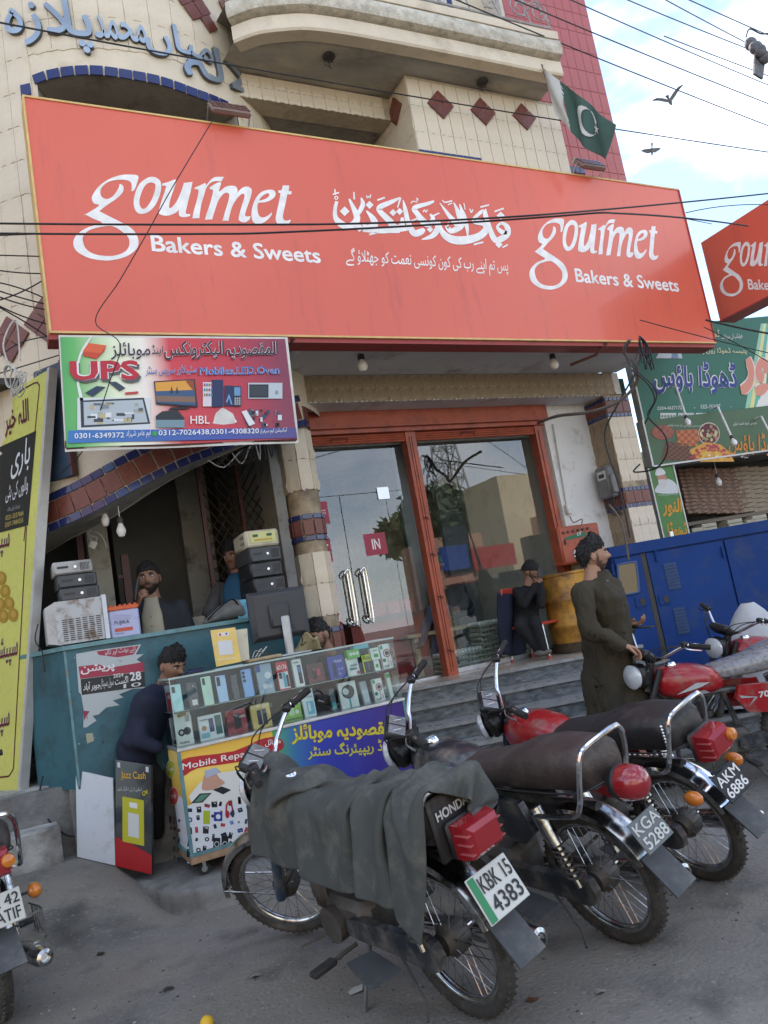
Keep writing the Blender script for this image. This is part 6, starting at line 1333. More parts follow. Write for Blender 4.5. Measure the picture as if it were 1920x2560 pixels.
item('box', 'white cable box with pink corner in the upper row', 'box', 1142, 335, 1225, 438, up_, '#cdd3ce', [('r', '#7a8890', .2, .3, .8, .42), ('r', '#98a4a8', .3, .5, .85, .6), ('o', '#c23a6a', .85, .12, .1)])
item('box', 'green topped box of screws lying on the white cable box', 'box', 1142, 282, 1222, 332, up_+.115, '#5aae4a', [('o', '#dfe8d8', .3, .5, .2), ('o', '#dfe8d8', .55, .5, .2), ('o', '#dfe8d8', .8, .5, .2)], th=.05)
item('box', 'yellow and black keypad phone box printed V5606', 'box', 1228, 318, 1295, 420, up_, '#1e2224', [('r', '#c2cf3a', 0, .62, 1, 1), ('t', '#1c2024', 'V5606', .1, .7, .92, .92), ('r', '#3a4a6a', .5, .15, .75, .55), ('r', '#c2cf3a', 0, 0, .12, .6)])
item('box', 'small white and green charger box, lower of two beside the 3.4A box', 'box', 1293, 335, 1335, 405, up_, '#d4ded6', [('r', '#4aa04e', .25, .25, .75, .55)]); item('box', 'small white and green charger box, upper of the two', 'box', 1272, 262, 1332, 330, up_+.075, '#d4ded6', [('r', '#4aa04e', .3, .2, .8, .5), ('t', '#2a3a30', '1.5W', .2, .7, .8, .86)])
def d34(): return [('r', '#3a9a4e', .04, .8, .28, .96), ('o', '#b03040', .6, .62, .17), ('o', '#dcdcd8', .6, .62, .13), ('o', '#3a3a40', .6, .62, .09), ('r', '#b03040', .57, .1, .62, .46), ('r', '#b03040', .78, .08, .84, .3), ('o', '#3a7a4e', .2, .35, .08), ('t', '#16181a', '3.4A', .08, .04, .6, .16)]
item('box', 'white 3.4A cable box with a red coil, right end of the upper shelf', 'box', 1330, 258, 1408, 398, up_, '#dde0dc', d34()); item('box', 'white 3.4A cable box with a red coil on the lower shelf', 'box', 1288, 455, 1365, 585, lo, '#dde0dc', d34())
item('box', 'turquoise blister pack lying behind the green boxes', 'box', 1180, 250, 1270, 285, up_+.165, '#6ab8c4', [], th=.06, y=.15)
item('box', 'small red box at the left end of the upper shelf', 'box', 92, 500, 128, 612, up_-.0, '#b03038', [('o', '#e0b0b0', .5, .75, .1)], y=.2); item('box', 'small white box beside the small red one', 'box', 122, 462, 165, 612, up_, '#bcc2be', [('r', '#4a5254', .2, .1, .8, .45)], y=.22)
for k in range(4): item('box', 'slim white cable box standing at the left end of the lower shelf', 'box', 60+20*k, 645+2*k, 78+20*k, 805, lo, '#c8cecc', [('o', '#40403e', .5, .12, .08), ('r', '#a0a8a4', .35, .3, .65, .7)], y=.2, grp='slim white cable boxes')
for o in [o for o in bpy.data.objects if o.get('label', '').startswith('slim white cable')]: o['group'] = 'slim white cable boxes'
item('box', 'white earphone box with a gold top, first on the lower shelf', 'box', 190, 622, 305, 808, lo, '#c8ccc6', [('r', '#8a7a38', .2, .88, .75, .98), ('o', '#30343a', .3, .4, .11), ('o', '#30343a', .66, .42, .12), ('o', '#c0c4c4', .3, .4, .05), ('r', '#8a929a', .62, .7, .9, .9), ('t', '#5a5e60', 'Handsfree', .1, .06, .7, .14)])
item('box', 'white phone box with a teal phone pictured', 'box', 322, 650, 475, 790, lo, '#c4ccce', [('r', '#1f5a58', .68, .15, .95, .92), ('r', '#28346a', .42, .3, .62, .85), ('r', '#7ab0bc', .05, .1, .4, .3), ('o', '#b07a3a', .2, .5, .1), ('t', '#30363a', 'Smart phone', .05, .78, .4, .88)])
item('box', 'dark red music phone box', 'box', 475, 622, 608, 758, lo, '#86252c', [('r', '#1a1416', .35, .2, .7, .8), ('t', '#e8dcd0', 'CAREER', .62, .62, .95, .72), ('o', '#5a1a20', .15, .4, .15), ('r', '#b85a50', .05, .85, .95, .88)])
item('box', 'cream yellow phone box', 'box', 612, 602, 742, 738, lo, '#c2a865', [('r', '#28324a', .3, .15, .52, .75), ('r', '#20283c', .56, .12, .78, .78), ('r', '#e0d0a0', .02, .84, .98, .98)])
item('box', 'lime green memory card pack', 'box', 790, 592, 908, 695, lo, '#7fae3a', [('r', '#c8dcae', .3, .3, .6, .8), ('r', '#50703a', .05, .05, .95, .15), ('o', '#e8ece0', .75, .45, .12)])
item('box', 'tall white and blue box printed FAST CHARGER', 'box', 893, 508, 985, 668, lo, '#ccd6d8', [('r', '#7fc4dc', .3, .1, .9, .55), ('t', '#5a8a9a', 'FAST CHARGER', .12, .68, .88, .75), ('r', '#b8cc3a', .3, .86, .6, .92), ('r', '#e4eef0', .4, .2, .6, .5)])
item('box', 'wide white speaker box with a black handle shape', 'box', 1100, 482, 1225, 632, lo, '#ccd2d0', [('o', '#1a2426', .5, .62, .27), ('o', '#ccd2d0', .36, .64, .13), ('r', '#4aa0a4', .46, .0, .56, .36)]); item('box', 'dark teal carton left of the speaker box', 'box', 1050, 510, 1100, 640, lo, '#3a4a50', [('r', '#4a9a9c', .1, .1, .9, .4)])
item('box', 'grey leaning leaflet box between speaker box and 3.4A box', 'box', 1225, 465, 1285, 600, lo, '#9aa4a6', [('r', '#c4ccce', .1, .1, .9, .6)], lean=.25); item('box', 'white and green box at the right end of the lower shelf', 'box', 1368, 425, 1412, 575, lo, '#c8d4c6', [('r', '#3a9a4e', .1, .8, .9, .95)])
item('box', 'flat green carton lying at the back of the lower shelf', 'box', 610, 575, 735, 600, lo+.1, '#3f7a2e', [], th=.1, y=.25)
# cart
CT2 = thing('wheeled_cart', 'wheeled cart with Mobile Repair and purple shop lettering graphics under the display case', 'cart', (1.65, 5.1, .12)); cz0 = .215
m = MB(); m.bx(CX0, CX1, CYf+.004, CYb, cz0+.03, CZ0-.002, M('cart_board', (.55, .54, .5), .5)); m.build('body', CT2, smooth=None)
m = MB(); m.bx(CX0-.01, CX1+.01, CYf-.006, CYb, cz0-.01, cz0+.03, M('plywood_edge', (.30, .19, .11), .7, var=.3, scale=20)); m.bx(CX0-.012, CX1+.012, CYf-.008, CYb, cz0+.031, cz0+.05, teale); m.build('base_board', CT2, smooth=None)
for x in (CX0, CX1): m = MB(); m.bx(x-.010, x+.010, CYf-.007, CYf+.003, cz0+.05, CZ0-.003, teale); m.build('corner_post', CT2)
for x in (CX0+.07, CX1-.09):
    for y in (CYf+.05, CYb-.06):
        m = MB(); m.cyl((x, y-.012, .155), (x, y+.012, .155), .036, rubber, n=16); m.cyl((x, y-.014, .155), (x, y+.014, .155), .018, steel, n=10); w_o = m.build('castor_wheel', CT2); m = MB(); m.box((x, y-.017, .172), (.02, .004, .05), steel); m.box((x, y+.017, .172), (.02, .004, .05), steel); m.bx(x-.022, x+.022, y-.02, y+.02, .196, .204, steel); m.build('castor_fork', CT2)
CF = Sheet((0, CYf-.0, 0), (1, 0, 0)); CL = Sheet((CX0-.0, 0, 0), (0, -1, 0)); wall_y = gradmat('cart_yellow', [(0, '#c89a30'), (.5, '#e8c860'), (1, '#d8a838')], 2)
a0, b0 = CF.px(*qb(250, 1140)); am = CF.px(*qb(740, 800))[0]
m = MB(); m.quad(CF.P(CX0+.012, b0+.0, .0005), CF.P(am, b0, .0005), CF.P(am, CZ0-.004, .0005), CF.P(CX0+.012, CZ0-.004, .0005), wall_y); m.build('yellow_print', CT2); b0r = b0
m = MB(); m.quad(CF.P(CX0+.012, cz0+.052, .0005), CF.P(am, cz0+.052, .0005), CF.P(am, b0, .0005), CF.P(CX0+.012, b0, .0005), ink('#dfe2e6')); m.build('white_print', CT2)
m = MB(); m.quad(CF.P(am, cz0+.052, .0006), CF.P(CX1-.01, cz0+.052, .0006), CF.P(CX1-.01, CZ0-.004, .0006), CF.P(am, CZ0-.004, .0006), gradmat('cart_purple', [(0, '#4a9a50'), (.14, '#2f6a9a'), (.3, '#2a3aa0'), (1, '#3a1a72')])); m.build('purple_print', CT2)
m = MB(); q = qb
poly(m, CF, [(228, 905), (270, 870), (520, 835), (700, 760), (700, 860), (520, 900), (320, 930), (235, 975)], ink('#b8282e'), .0012, q=q, smooth=3)
T(m, CF, 'Mobile Repairing', (234, 952), (700, 852), (232, 905), '#f2f0ec', .002, .01, q=q)
poly(m, CF, [(270, 1085), (330, 1010), (420, 960), (600, 930), (700, 930), (700, 1120), (290, 1138)], ink('#e4e2da'), .0012, q=q); poly(m, CF, [(360, 960), (400, 935), (440, 985), (470, 1010), (440, 1030), (400, 1050), (345, 1050), (345, 1010)], ink('#c99a84'), .0018, q=q, smooth=3)
poly(m, CF, [(355, 945), (420, 925), (450, 950), (365, 985)], ink('#aeb8c8'), .0022, q=q)
poly(m, CF, [(402, 1050), (450, 1030), (505, 1050), (460, 1075)], ink('#20242a'), .0018, q=q); poly(m, CF, [(280, 1125), (330, 1070), (398, 1066), (345, 1120)], ink('#2c3238'), .0018, q=q); poly(m, CF, [(300, 1118), (335, 1078), (385, 1072), (340, 1112)], ink('#5a8a70'), .0024, q=q)
rnd = random.Random(12)
for k in range(46):
    x, y = 262+(k % 9)*46+rnd.uniform(-6, 6), 1150+(k//9)*58+rnd.uniform(-8, 8)-(k % 9)*9; w, h = rnd.uniform(12, 34), rnd.uniform(16, 46); c_ = rnd.choice(['#1a1c20', '#23262c', '#15171a', '#2a3a78', '#1a1c20', '#b03038', '#5a7ac0', '#20242a'])
    if rnd.random() < .25: oval(m, CF, x+w/2, y+h/2, w/2, w/2, ink(c_), .0012, q, 10); oval(m, CF, x+w/2, y+h/2, w/4, w/4, ink('#d0d4d8'), .0016, q, 8)
    else: a_ = rnd.uniform(-.4, .4); poly(m, CF, [(x+dx*math.cos(a_)-dy*math.sin(a_), y+dx*math.sin(a_)+dy*math.cos(a_)) for dx, dy in ((0, 0), (w, 0), (w, h), (0, h))], ink(c_), .0012, q=q); poly(m, CF, [(x+4, y+5), (x+w-6, y+5), (x+w-6, y+h*.4)], ink(rnd.choice(['#8a94a4', '#c2c8d0', '#3a5a9a'])), .0016, q=q)
rectp(m, CF, 350, 1165, 386, 1238, ink('#a8b82a'), .0021, q); rectp(m, CF, 408, 1172, 455, 1222, ink('#2a3a96'), .0021, q); oval(m, CF, 432, 1198, 13, 14, ink('#dfe2e6'), .0025, q)
for x in (425, 470): rectp(m, CF, x-20, 1315-(x-425)*.2, x+18, 1380-(x-425)*.2, ink('#15171a'), .0022, q); oval(m, CF, x-1, 1350, 14, 16, ink('#c8ccd0'), .0026, q); oval(m, CF, x-1, 1350, 10, 12, ink('#1c1e22'), .003, q)
m.strip([(475, 1190, 8), (480, 1130, 10), (500, 1120, 10), (515, 1170, 8)], lambda x, y, d: CF.P(*CF.px(*q(x, y)), d), .0028, ink('#b02a34')); oval(m, CF, 483, 1185, 12, 22, ink('#b02a34'), .003, q); oval(m, CF, 512, 1180, 10, 22, ink('#2a3450'), .003, q)
T(m, CF, 'مقصودیہ موبائلز', (840, 800), (1395, 760), (835, 690), '#d8cf3a', .0024, .03, q=q, outline='#a02830', ow=.02); T(m, CF, 'اینڈ ریپیئرنگ سنٹر', (930, 890), (1400, 850), (925, 800), '#d8cf3a', .0024, .02, q=q)
oval(m, CF, 735, 800, 62, 44, ink('#a82830'), .0014, q); T(m, CF, 'موبائل', (692, 815), (778, 800), (690, 775), '#f0ecec', .0024, .01, q=q)
m.build('printed_front', CT2, smooth=None)
m = MB(); mm_ = gradmat('cart_side', [(0, '#d8dade'), (.52, '#dcdce0'), (.55, '#d8a840'), (1, '#e8cc70')], 2); m.quad(CL.P(-CYb, cz0+.052, .001), CL.P(-CYf-.004, cz0+.052, .001), CL.P(-CYf-.004, CZ0-.004, .001), CL.P(-CYb, CZ0-.004, .001), mm_); m.build('side_print', CT2)
m = MB()
for cx, cy, c_, tx in ((106, 920, '#a82432', 'موبائل'), (172, 935, '#b8bc2a', 'لوڈ'), (120, 1060, '#5a9a2e', 'ایزی'), (188, 1085, '#c8484a', 'چارجر')): oval(m, CL, cx, cy, 26, 52, ink('#e8e4d0'), .002, q); oval(m, CL, cx, cy, 24, 48, ink(c_), .0025, q); T(m, CL, tx, (cx-16, cy+16), (cx+16, cy+14), (cx-16, cy-22), '#eef0ec', .003, .02, q=q)
for k in range(26):
    x, y = 108+(k % 5)*26, 1180+(k//5)*52+(k % 5)*8; rectp(m, CL, x, y, x+rnd.uniform(6, 16), y+rnd.uniform(14, 38), ink(rnd.choice(['#1a1c20', '#20242c', '#2a3a6a', '#1a1c20', '#7a3a34'])), .002+.0002*(k % 4), q)
m.build('printed_side', CT2, smooth=None)
# ------------- things on the case
def slab_px(name, lab, cat, pts, Y, th, mat, prt=()):
    S = Sheet((0, Y, 0), (1, 0, 0)); t = thing(name, lab, cat, S.P(*S.px(*pts[3]))); m = MB(); m.prism([S.px(*p) for p in pts], S.P, -th, 0, mat); m.build('panel', t, smooth=None); return t, S
t, S = slab_px('payment_stand', 'yellow payment card in an acrylic stand on the display case, its code area blank', 'stand', [(526, 1576), (588, 1568), (603, 1654), (541, 1667)], 4.95, .006, M('stand_yellow', (.62, .43, .09), .3, coat=.5))
m = MB(); q4_ = zpx(280, 1360, 400/1659); poly(m, S, [(1095, 1010), (1240, 995), (1255, 1140), (1115, 1155)], ink('#d8dce0'), .001, q=q4_); poly(m, S, [(1095, 925), (1210, 912), (1215, 945), (1100, 960)], ink('#e8e6e0'), .001, q=q4_); oval(m, S, 1120, 940, 12, 14, ink('#c23a3a'), .0016, q4_); oval(m, S, 1185, 930, 12, 12, ink('#4a62b0'), .0016, q4_)
for k in range(8): oval(m, S, 1108+24*k, 1200-3*k, 8, 9, ink('#ece4cc'), .001, q4_, 8)
m.build('printed_card', t, smooth=None); m = MB(); p = S.P(*S.px(535, 1660)); m.bx(p.x, p.x+.18, 4.94, 5.03, CZ1+.003, CZ1+.009, ge); m.build('acrylic_foot', t)
slab_px('tan_backing_board', 'tan cardboard box behind the yellow payment card', 'box', [(586, 1575), (618, 1571), (624, 1650), (596, 1654)], 5.02, .08, cr1)
MN = thing('monitor', 'black computer monitor seen from behind on a silver stand atop the display case', 'monitor', (1.75, 5.12, CZ1)); c = U(696, 1535, 1, 5.12); rr = Matrix.Rotation(math.radians(-8), 3, 'Z')
w_, h_ = .40, .34; X = Matrix.Translation((c.x, 5.12, c.z)) @ rr.to_4x4()
mpl = M('monitor_plastic', (.035, .036, .04), .45, var=.1)
m = MB(X); m.loft([[(sx*w_*s_/2, y, sz*h_*s_/2+.0) for sx, sz in ((-1, -1), (1, -1), (1, 1), (-1, 1))] for y, s_ in ((.03, 1), (.0, 1), (-.025, .86), (-.03, .80))], mpl); m.build('rear_shell', MN, smooth=20)
m = MB(X); m.bx(-w_/2, w_/2, .031, .045, -h_/2, h_/2, black); m.build('screen', MN); m = MB(X); m.bev((0, -.045, -.01), (.14, .03, .16), .012, mpl); m.build('mount_cover', MN)
m = MB(X); m.bev((.03, -.065, -.17), (.058, .022, .30), .008, M('stand_silver', (.36, .37, .38), .35, metal=.5)); m.build('neck', MN); zb__ = CZ1+.004
m = MB(); m.bev((c.x+.02, 5.08, zb__+.008), (.26, .2, .014), .005, _M['stand_silver']); m.build('foot', MN)
m = MB(X); m.tube([(.06, -.05, -.06), (.10, -.08, -.14), (.13, -.05, -.2), (.11, -.07, -.24), (.15, -.04, -.22)], .004, black, 5, smooth=4); m.build('cord', MN)
m = MB(); p = U(652, 1632, 1, 5.05); m.bev((p.x, 5.05, CZ1+.018), (.24, .16, .022), .006, M('wood_lid', (.33, .25, .14), .6, var=.25, scale=12)); m.build('wooden_tray', None, label='shallow wooden tray with wires left of the monitor foot', cat='tray')
m = MB()
for k in range(6): m.tube([(p.x-.08+.01*k, 5.02, CZ1+.034), (p.x-.05+.02*k, 5.06, CZ1+.07+.004*k), (p.x+.02, 5.02+.01*k, CZ1+.05), (p.x+.08, 5.06, CZ1+.034)], .003, _M['white_flex'] if k % 2 else cablem, 4, smooth=4)
m.build('wire_bundle', None, label='tangle of thin white and black wires on the wooden tray', cat='cable')
m = MB(); c = U(768, 1612, 1, 5.13); m.grid(lambda u, v: Vector((c.x-.10+.20*u, 5.11+.08*math.sin(v*PI)*math.cos(u*5), CZ1+.01+.11*math.sin(u*PI)*math.sin(v*PI)*(1+.3*math.sin(u*14+v*5)))), 16, 10, M('khaki_cloth', (.34, .29, .16), .85, var=.2)); m.build('crumpled_cloth', None, smooth=60, label='crumpled khaki cloth beside the monitor foot', cat='cloth')
for k, (lab, w, c_) in enumerate((('bottom dark notepad on the case corner by the crouching man', .11, '#20242e'), ('middle blue notepad on the case corner', .1, '#26356a'), ('top dark wallet on the case corner', .085, '#1a2030'))):
    m = MB(); p = U(482, 1676, 1, 5.05); m.bev((p.x+.01*k, 5.05, CZ1+.008+.010*k), (w, .09, .009), .002, ink(c_)); m.build(('notepad', 'notepad', 'wallet')[k], None, label=lab, cat='notepad' if k < 2 else 'wallet')
# ------------- leaning boards
def lean(name, lab, pa, pb, pta, Y0, Y1, Yt, th, mat):
    A, B_ = U(*pa, 1, Y0), U(*pb, 1, Y1); TT = U(*pta, 1, Yt); S = Sheet(A, B_-A, TT-A); t = thing(name, lab, 'board', A); w = (B_-A).length; h = (TT-A).length
    m = MB(); m.prism([(0, 0), (w, 0), (w, h), (0, h)], S.P, -th, 0, mat); m.build('panel', t, smooth=None); return t, S, w, h
lean('white_board', 'plain white board leaning at the foot of the teal counter', (193, 2142), (288, 2164), (189, 1925), 5.44, 5.33, 5.47, .02, M('board_white', (.50, .53, .56), .45, var=.04, scale=2, dirt=(.3, .3, .28), dirt_amt=.25))
t, S, w, h = lean('mobile_payment_board', 'black and red payment board with yellow lettering leaning between white board and cart', (289, 2165), (380, 2186), (289, 1899), 5.33, 5.12, 5.36, .018, M('board_black', (.022, .024, .03), .3, coat=.4))
P2 = lambda u, v: (u*w, v*h)
m = MB(); rc = lambda u0, v0, u1, v1, c_, d: m.flat([([P2(u0, v0), P2(u1, v0), P2(u1, v1), P2(u0, v1)], [])], S.P, d, ink(c_))
m.flat([([P2(0, 0), P2(1, 0), P2(1, .17), P2(.75, .20), P2(.5, .23), P2(.25, .25), P2(0, .27)], [])], S.P, .001, ink('#b02024')); rc(.2, .24, .8, .66, '#c2bc2e', .0015); rc(.36, .3, .66, .52, '#d8d8d4', .002); rc(.4, .57, .62, .62, '#e8e8e4', .002)
tt = lambda s_, u0, v0, u1, v1, c_, b_=.012: put_text(m, S, s_, P2(u0, v0), P2(u1, v0+.03), P2(u0, v1), ink(c_), .002, b_, px=False)
tt('Jazz Cash', .16, .81, .86, .90, '#d8a828'); tt('اسکین کر کے ادائیگی کریں', .06, .70, .74, .75, '#c8ccd0', .004); tt('QR', .76, .69, .92, .74, '#d8c82e'); rc(.06, .93, .14, .98, '#c8ccd0', .002); rc(.86, .93, .94, .98, '#c8ccd0', .002)
m.build('printed_front', t, smooth=None)
# ================================================================== generator
gd = Vector((.889, -.457, 0)); gn = Vector((-.457, -.889, 0)); GO = AT(1524, 1368, 7.15)
GS = Sheet(GO, gd); gz1 = 0; GE = thing('blue_generator', 'long royal blue canopied generator parked right of the bakery steps', 'generator', GO+Vector((1.5, .2, -GO.z)))
gb = M('generator_blue', (.006, .036, .165), .6, spec=.25, var=.15, scale=2, bump=.05, dirt=(.03, .05, .12), dirt_amt=.35, dscale=5)
def gbox(mb, a0, a1, z0, z1, d0, d1, mat): mb.loft([[GS.P(a0, z, d0), GS.P(a1, z, d0), GS.P(a1, z, d1), GS.P(a0, z, d1)] for z in (z0, z1)], mat)
H0 = -GO.z; m = MB(); gbox(m, 0, 3.8, H0+.3, -.08, -1.0, -.03, gb); m.build('body', GE, smooth=None)
m = MB(); gbox(m, -.015, 3.82, -.10, 0, -1.02, -.0, gb); m.build('roof', GE, smooth=None); m = MB(); gbox(m, 0, 3.8, H0+.08, H0+.3, -.95, -.08, dark); m.build('skid', GE)
da = [GS.px(*p)[0] for p in ((1545, 1400), (1603, 1396), (1617, 1390), (1808, 1360))]
for a0, a1 in ((.02, da[1]), (da[2], da[3]), (da[3]+.02, 3.75)): m = MB(); gbox(m, a0, a1, H0+.34, -.12, -.03, -.008, gb); m.build('door', GE, smooth=None)
m = MB(); gbox(m, da[1]+.005, da[2]-.005, H0+.34, -.11, -.035, -.02, dark); m.build('door_gap', GE)
cw = [GS.px(*p) for p in ((1543, 1412), (1590, 1404), (1598, 1480), (1552, 1488))]
rr_ = cm2([p for i in range(4) for p in ((cw[i][0]*.9+cw[i-1][0]*.1, cw[i][1]*.9+cw[i-1][1]*.1), (cw[i][0]*.9+cw[(i+1) % 4][0]*.1, cw[i][1]*.9+cw[(i+1) % 4][1]*.1))], 3)
m = MB(); m.prism(rr_, GS.P, -.006, .001, M('gen_window', (.03, .025, .02), .1, coat=1)); m.build('window', GE, smooth=None); m = MB(); m.tube([GS.P(a, b, .001) for a, b in rr_], .010, M('gen_trim', (.05, .09, .22), .5), 6, closed=True); m.build('window_frame', GE)
for x, y, x1_, y1_ in ((1658, 1410, 1704, 1470), (1682, 1521, 1726, 1582)):
    a0, b1 = GS.px(x, y); a1, b0 = GS.px(x1_, y1_); m = MB(); gbox(m, a0, a1, b0, b1, -.007, -.004, M('gen_mesh_dark', (.03, .07, .15), .6)); m.build('vent_screen', GE)
    m = MB()
    for k in range(8): z = b0+(b1-b0)*(k+.5)/8; m.tube([GS.P(a0, z, .001), GS.P(a1, z, .001)], .0035, _M['gen_trim'], 4)
    for k in range(7): a = a0+(a1-a0)*(k+.5)/7; m.tube([GS.P(a, b0, .002), GS.P(a, b1, .002)], .0035, _M['gen_trim'], 4)
    m.build('vent_mesh', GE, kind='stuff')
for x, y in ((1662, 1498), (1603, 1505)): a, b = GS.px(x, y); m = MB(); gbox(m, a-.05, a+.05, b-.045, b+.045, -.006, .004, gb); gbox(m, a-.01, a+.035, b-.03, b+.03, .005, .008, black); m.build('latch', GE, smooth=None)
for x, y in ((1807, 1380), (1640, 1390), (1532, 1425)): a, b = GS.px(x, y); m = MB(); m.cyl(GS.P(a, b-.05, .006), GS.P(a, b+.05, .006), .012, gb, n=8); m.build('hinge', GE)
m = MB(); p = GS.P(.62, .0, -.1); m.cyl(p, p+Vector((0, 0, .05)), .025, steel, n=10); m.build('roof_cap', GE)
# heap under a pale cloth
m = MB(); c = AT(1890, 1600, 6.15); m.grid(lambda u, v: Vector((c.x+.04*math.cos(u*2*PI)*0+(.05+.42*v**.8)*math.cos(u*2*PI)*(1+.08*math.sin(u*30)*v), c.y+(.05+.42*v**.8)*math.sin(u*2*PI)*(1+.08*math.sin(u*30)*v), c.z+.30-.75*v+.05*math.sin(u*19)*(1-v)*0)), 60, 12, M('pale_dust_cover', (.42, .43, .44), .8, var=.1, scale=8), cu=True); m.build('covered_heap', None, smooth=70, label='something draped in a pale grey dust cover at the right edge before the generator', cat='cover')
# ================================================================== eggs, bench, ball, litter
def tray_mesh():
    b = MB(); e = M('egg_shell', (.58, .58, .54), .5); tr = M('pulp_tray', (.24, .27, .25), .9, var=.15)
    b.bev((0, 0, .012), (.28, .28, .022), .008, tr); a = b.mesh('tray', None); c = MB()
    for i in range(6):
        for j in range(5): c.sph((-.11+.044*i, -.09+.045*j, .036), (.019, .019, .024), e, 8, 5)
    return a, c.mesh('eggs', 60)
tm, em = tray_mesh()
for lab, x, y, n in (('grey tray of white eggs in the tall stack behind the glass', 1218, 1628, 9), ('grey tray of white eggs in the low middle stack behind the glass', 1165, 1655, 4), ('grey tray of white eggs in the low left stack by the orange post', 1122, 1665, 4)):
    p = U(x, y-8, 1, 6.62)
    for k in range(n):
        z = .82+.046*k; o = place('egg_tray', tm, None, Matrix.Translation((p.x+random.uniform(-.006, .006), 6.6, z)) @ Matrix.Rotation(random.uniform(-.05, .05), 4, 'Z')); props(o, lab, 'egg tray', lab[24:]); e_ = place('eggs', em, o, wm(o)); e_['kind'] = 'stuff'
BN2 = thing('wooden_bench', 'plain tan wooden bench inside the glass that the man in jeans sits on', 'bench', (4.0, 6.9, .82)); wd_ = M('bench_wood', (.34, .26, .15), .7, var=.2, scale=6, stretch=(1, 6, 6))
m = MB(); m.bx(3.55, 4.30, 6.8, 7.15, 1.20, 1.235, wd_); m.build('seat', BN2)
for x in (3.62, 4.02): m = MB(); m.bx(x, x+.05, 6.82, 6.87, .82, 1.20, wd_); m.build('leg', BN2)
m = MB(); m.sph(U(517, 2557, 2, .02), .026, M('yellow_ball', (.62, .38, .02), .5, var=.1), 16, 10); m.build('yellow_ball', None, label='small yellow ball on the ground at the bottom edge', cat='ball', smooth=80)
m = MB(); rnd = random.Random(4); lm = M('litter_pale', (.35, .35, .34), .9)
for k in range(420):
    x, y = rnd.uniform(-.2, 4.5), rnd.uniform(2.2, 4.4); s_ = rnd.uniform(.0015, .006); m.sph((x, y, gz(x, y)+s_*.3), (s_*1.5, s_, s_*.6), lm if k % 3 == 0 else dark, 5, 3)
m.build('gravel_specks', None, kind='stuff')
for k, (x, y, c_, lab) in enumerate(((640, 2440, '#8a8578', 'crushed pale wrapper on the asphalt left of the nearest kickstand'), (250, 2400, '#3a3630', 'small dark leaf scrap on the asphalt at the lower left'), (420, 2475, '#3a3630', 'dark scrap on the asphalt above the yellow ball'), (1500, 2480, '#8f8c84', 'pale paper bit on the asphalt under the middle motorcycle'), (1330, 2500, '#6a4a34', 'brown leaf on the asphalt near the rear tyres'))):
    p = U(x, y, 2, .004); p.z = gz(p.x, p.y)+.004; n_ = 7; m = MB(); m.add([p+Vector((.022*math.cos(j*.9)*(1+.4*math.sin(j*k+1)), .016*math.sin(j*.9), .004*(j % 3))) for j in range(n_)]+[p+Vector((0, 0, .010))], [(j, (j+1) % n_, n_) for j in range(n_)], ink(c_)); m.build('litter_scrap', None, label=lab, cat='litter')
m = MB(); p = U(890, 2478, 2, .003); m.add([p+Vector(v) for v in ((-.03, -.012, .0), (.02, -.02, .004), (.035, .01, .012), (.0, .025, .006), (-.028, .015, .002))], [(0, 1, 2, 3, 4)], lm); m.build('paper_scrap', None, label='torn scrap of pale paper by the kickstand foot', cat='litter')
wire('black hose trailing from the teal counter down the plinth', [(107, 1940, 5.0), (100, 1990, 4.95), (118, 2045, 4.9), (160, 2085, 4.85), (192, 2092, 4.85)], .009)
wire('black plug cord dangling on the counter side below the microwave', [(95, 1560, 5.1), (88, 1600, 5.05), (105, 1630, 5.05), (110, 1665, 5.0), (113, 1680, 5.0)], .006)
# ================================================================== across the street (seen in the glass)
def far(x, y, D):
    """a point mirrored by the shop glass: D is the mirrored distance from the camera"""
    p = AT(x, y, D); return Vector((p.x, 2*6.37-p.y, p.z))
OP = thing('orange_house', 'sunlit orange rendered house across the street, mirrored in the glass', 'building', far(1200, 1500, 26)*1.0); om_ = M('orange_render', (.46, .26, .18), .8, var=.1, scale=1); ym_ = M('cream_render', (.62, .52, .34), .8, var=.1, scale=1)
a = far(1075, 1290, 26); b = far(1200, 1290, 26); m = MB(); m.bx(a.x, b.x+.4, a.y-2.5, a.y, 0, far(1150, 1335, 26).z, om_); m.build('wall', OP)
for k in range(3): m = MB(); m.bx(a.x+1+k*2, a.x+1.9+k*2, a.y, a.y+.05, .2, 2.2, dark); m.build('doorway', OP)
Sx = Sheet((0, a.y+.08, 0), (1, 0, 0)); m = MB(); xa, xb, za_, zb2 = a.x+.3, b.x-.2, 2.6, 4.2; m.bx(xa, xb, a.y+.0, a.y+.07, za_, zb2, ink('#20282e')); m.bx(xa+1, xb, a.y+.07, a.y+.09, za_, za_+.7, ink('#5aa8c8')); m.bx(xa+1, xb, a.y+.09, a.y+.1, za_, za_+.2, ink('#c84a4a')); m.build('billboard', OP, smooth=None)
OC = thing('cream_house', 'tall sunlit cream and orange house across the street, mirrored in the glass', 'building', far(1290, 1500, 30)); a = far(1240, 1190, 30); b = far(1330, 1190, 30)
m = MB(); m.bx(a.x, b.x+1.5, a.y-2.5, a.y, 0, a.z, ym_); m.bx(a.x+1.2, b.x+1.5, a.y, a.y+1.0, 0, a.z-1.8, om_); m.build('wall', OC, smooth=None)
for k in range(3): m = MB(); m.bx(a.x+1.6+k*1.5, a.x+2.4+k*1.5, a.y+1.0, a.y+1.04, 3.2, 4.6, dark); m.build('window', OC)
rnd = random.Random(21)
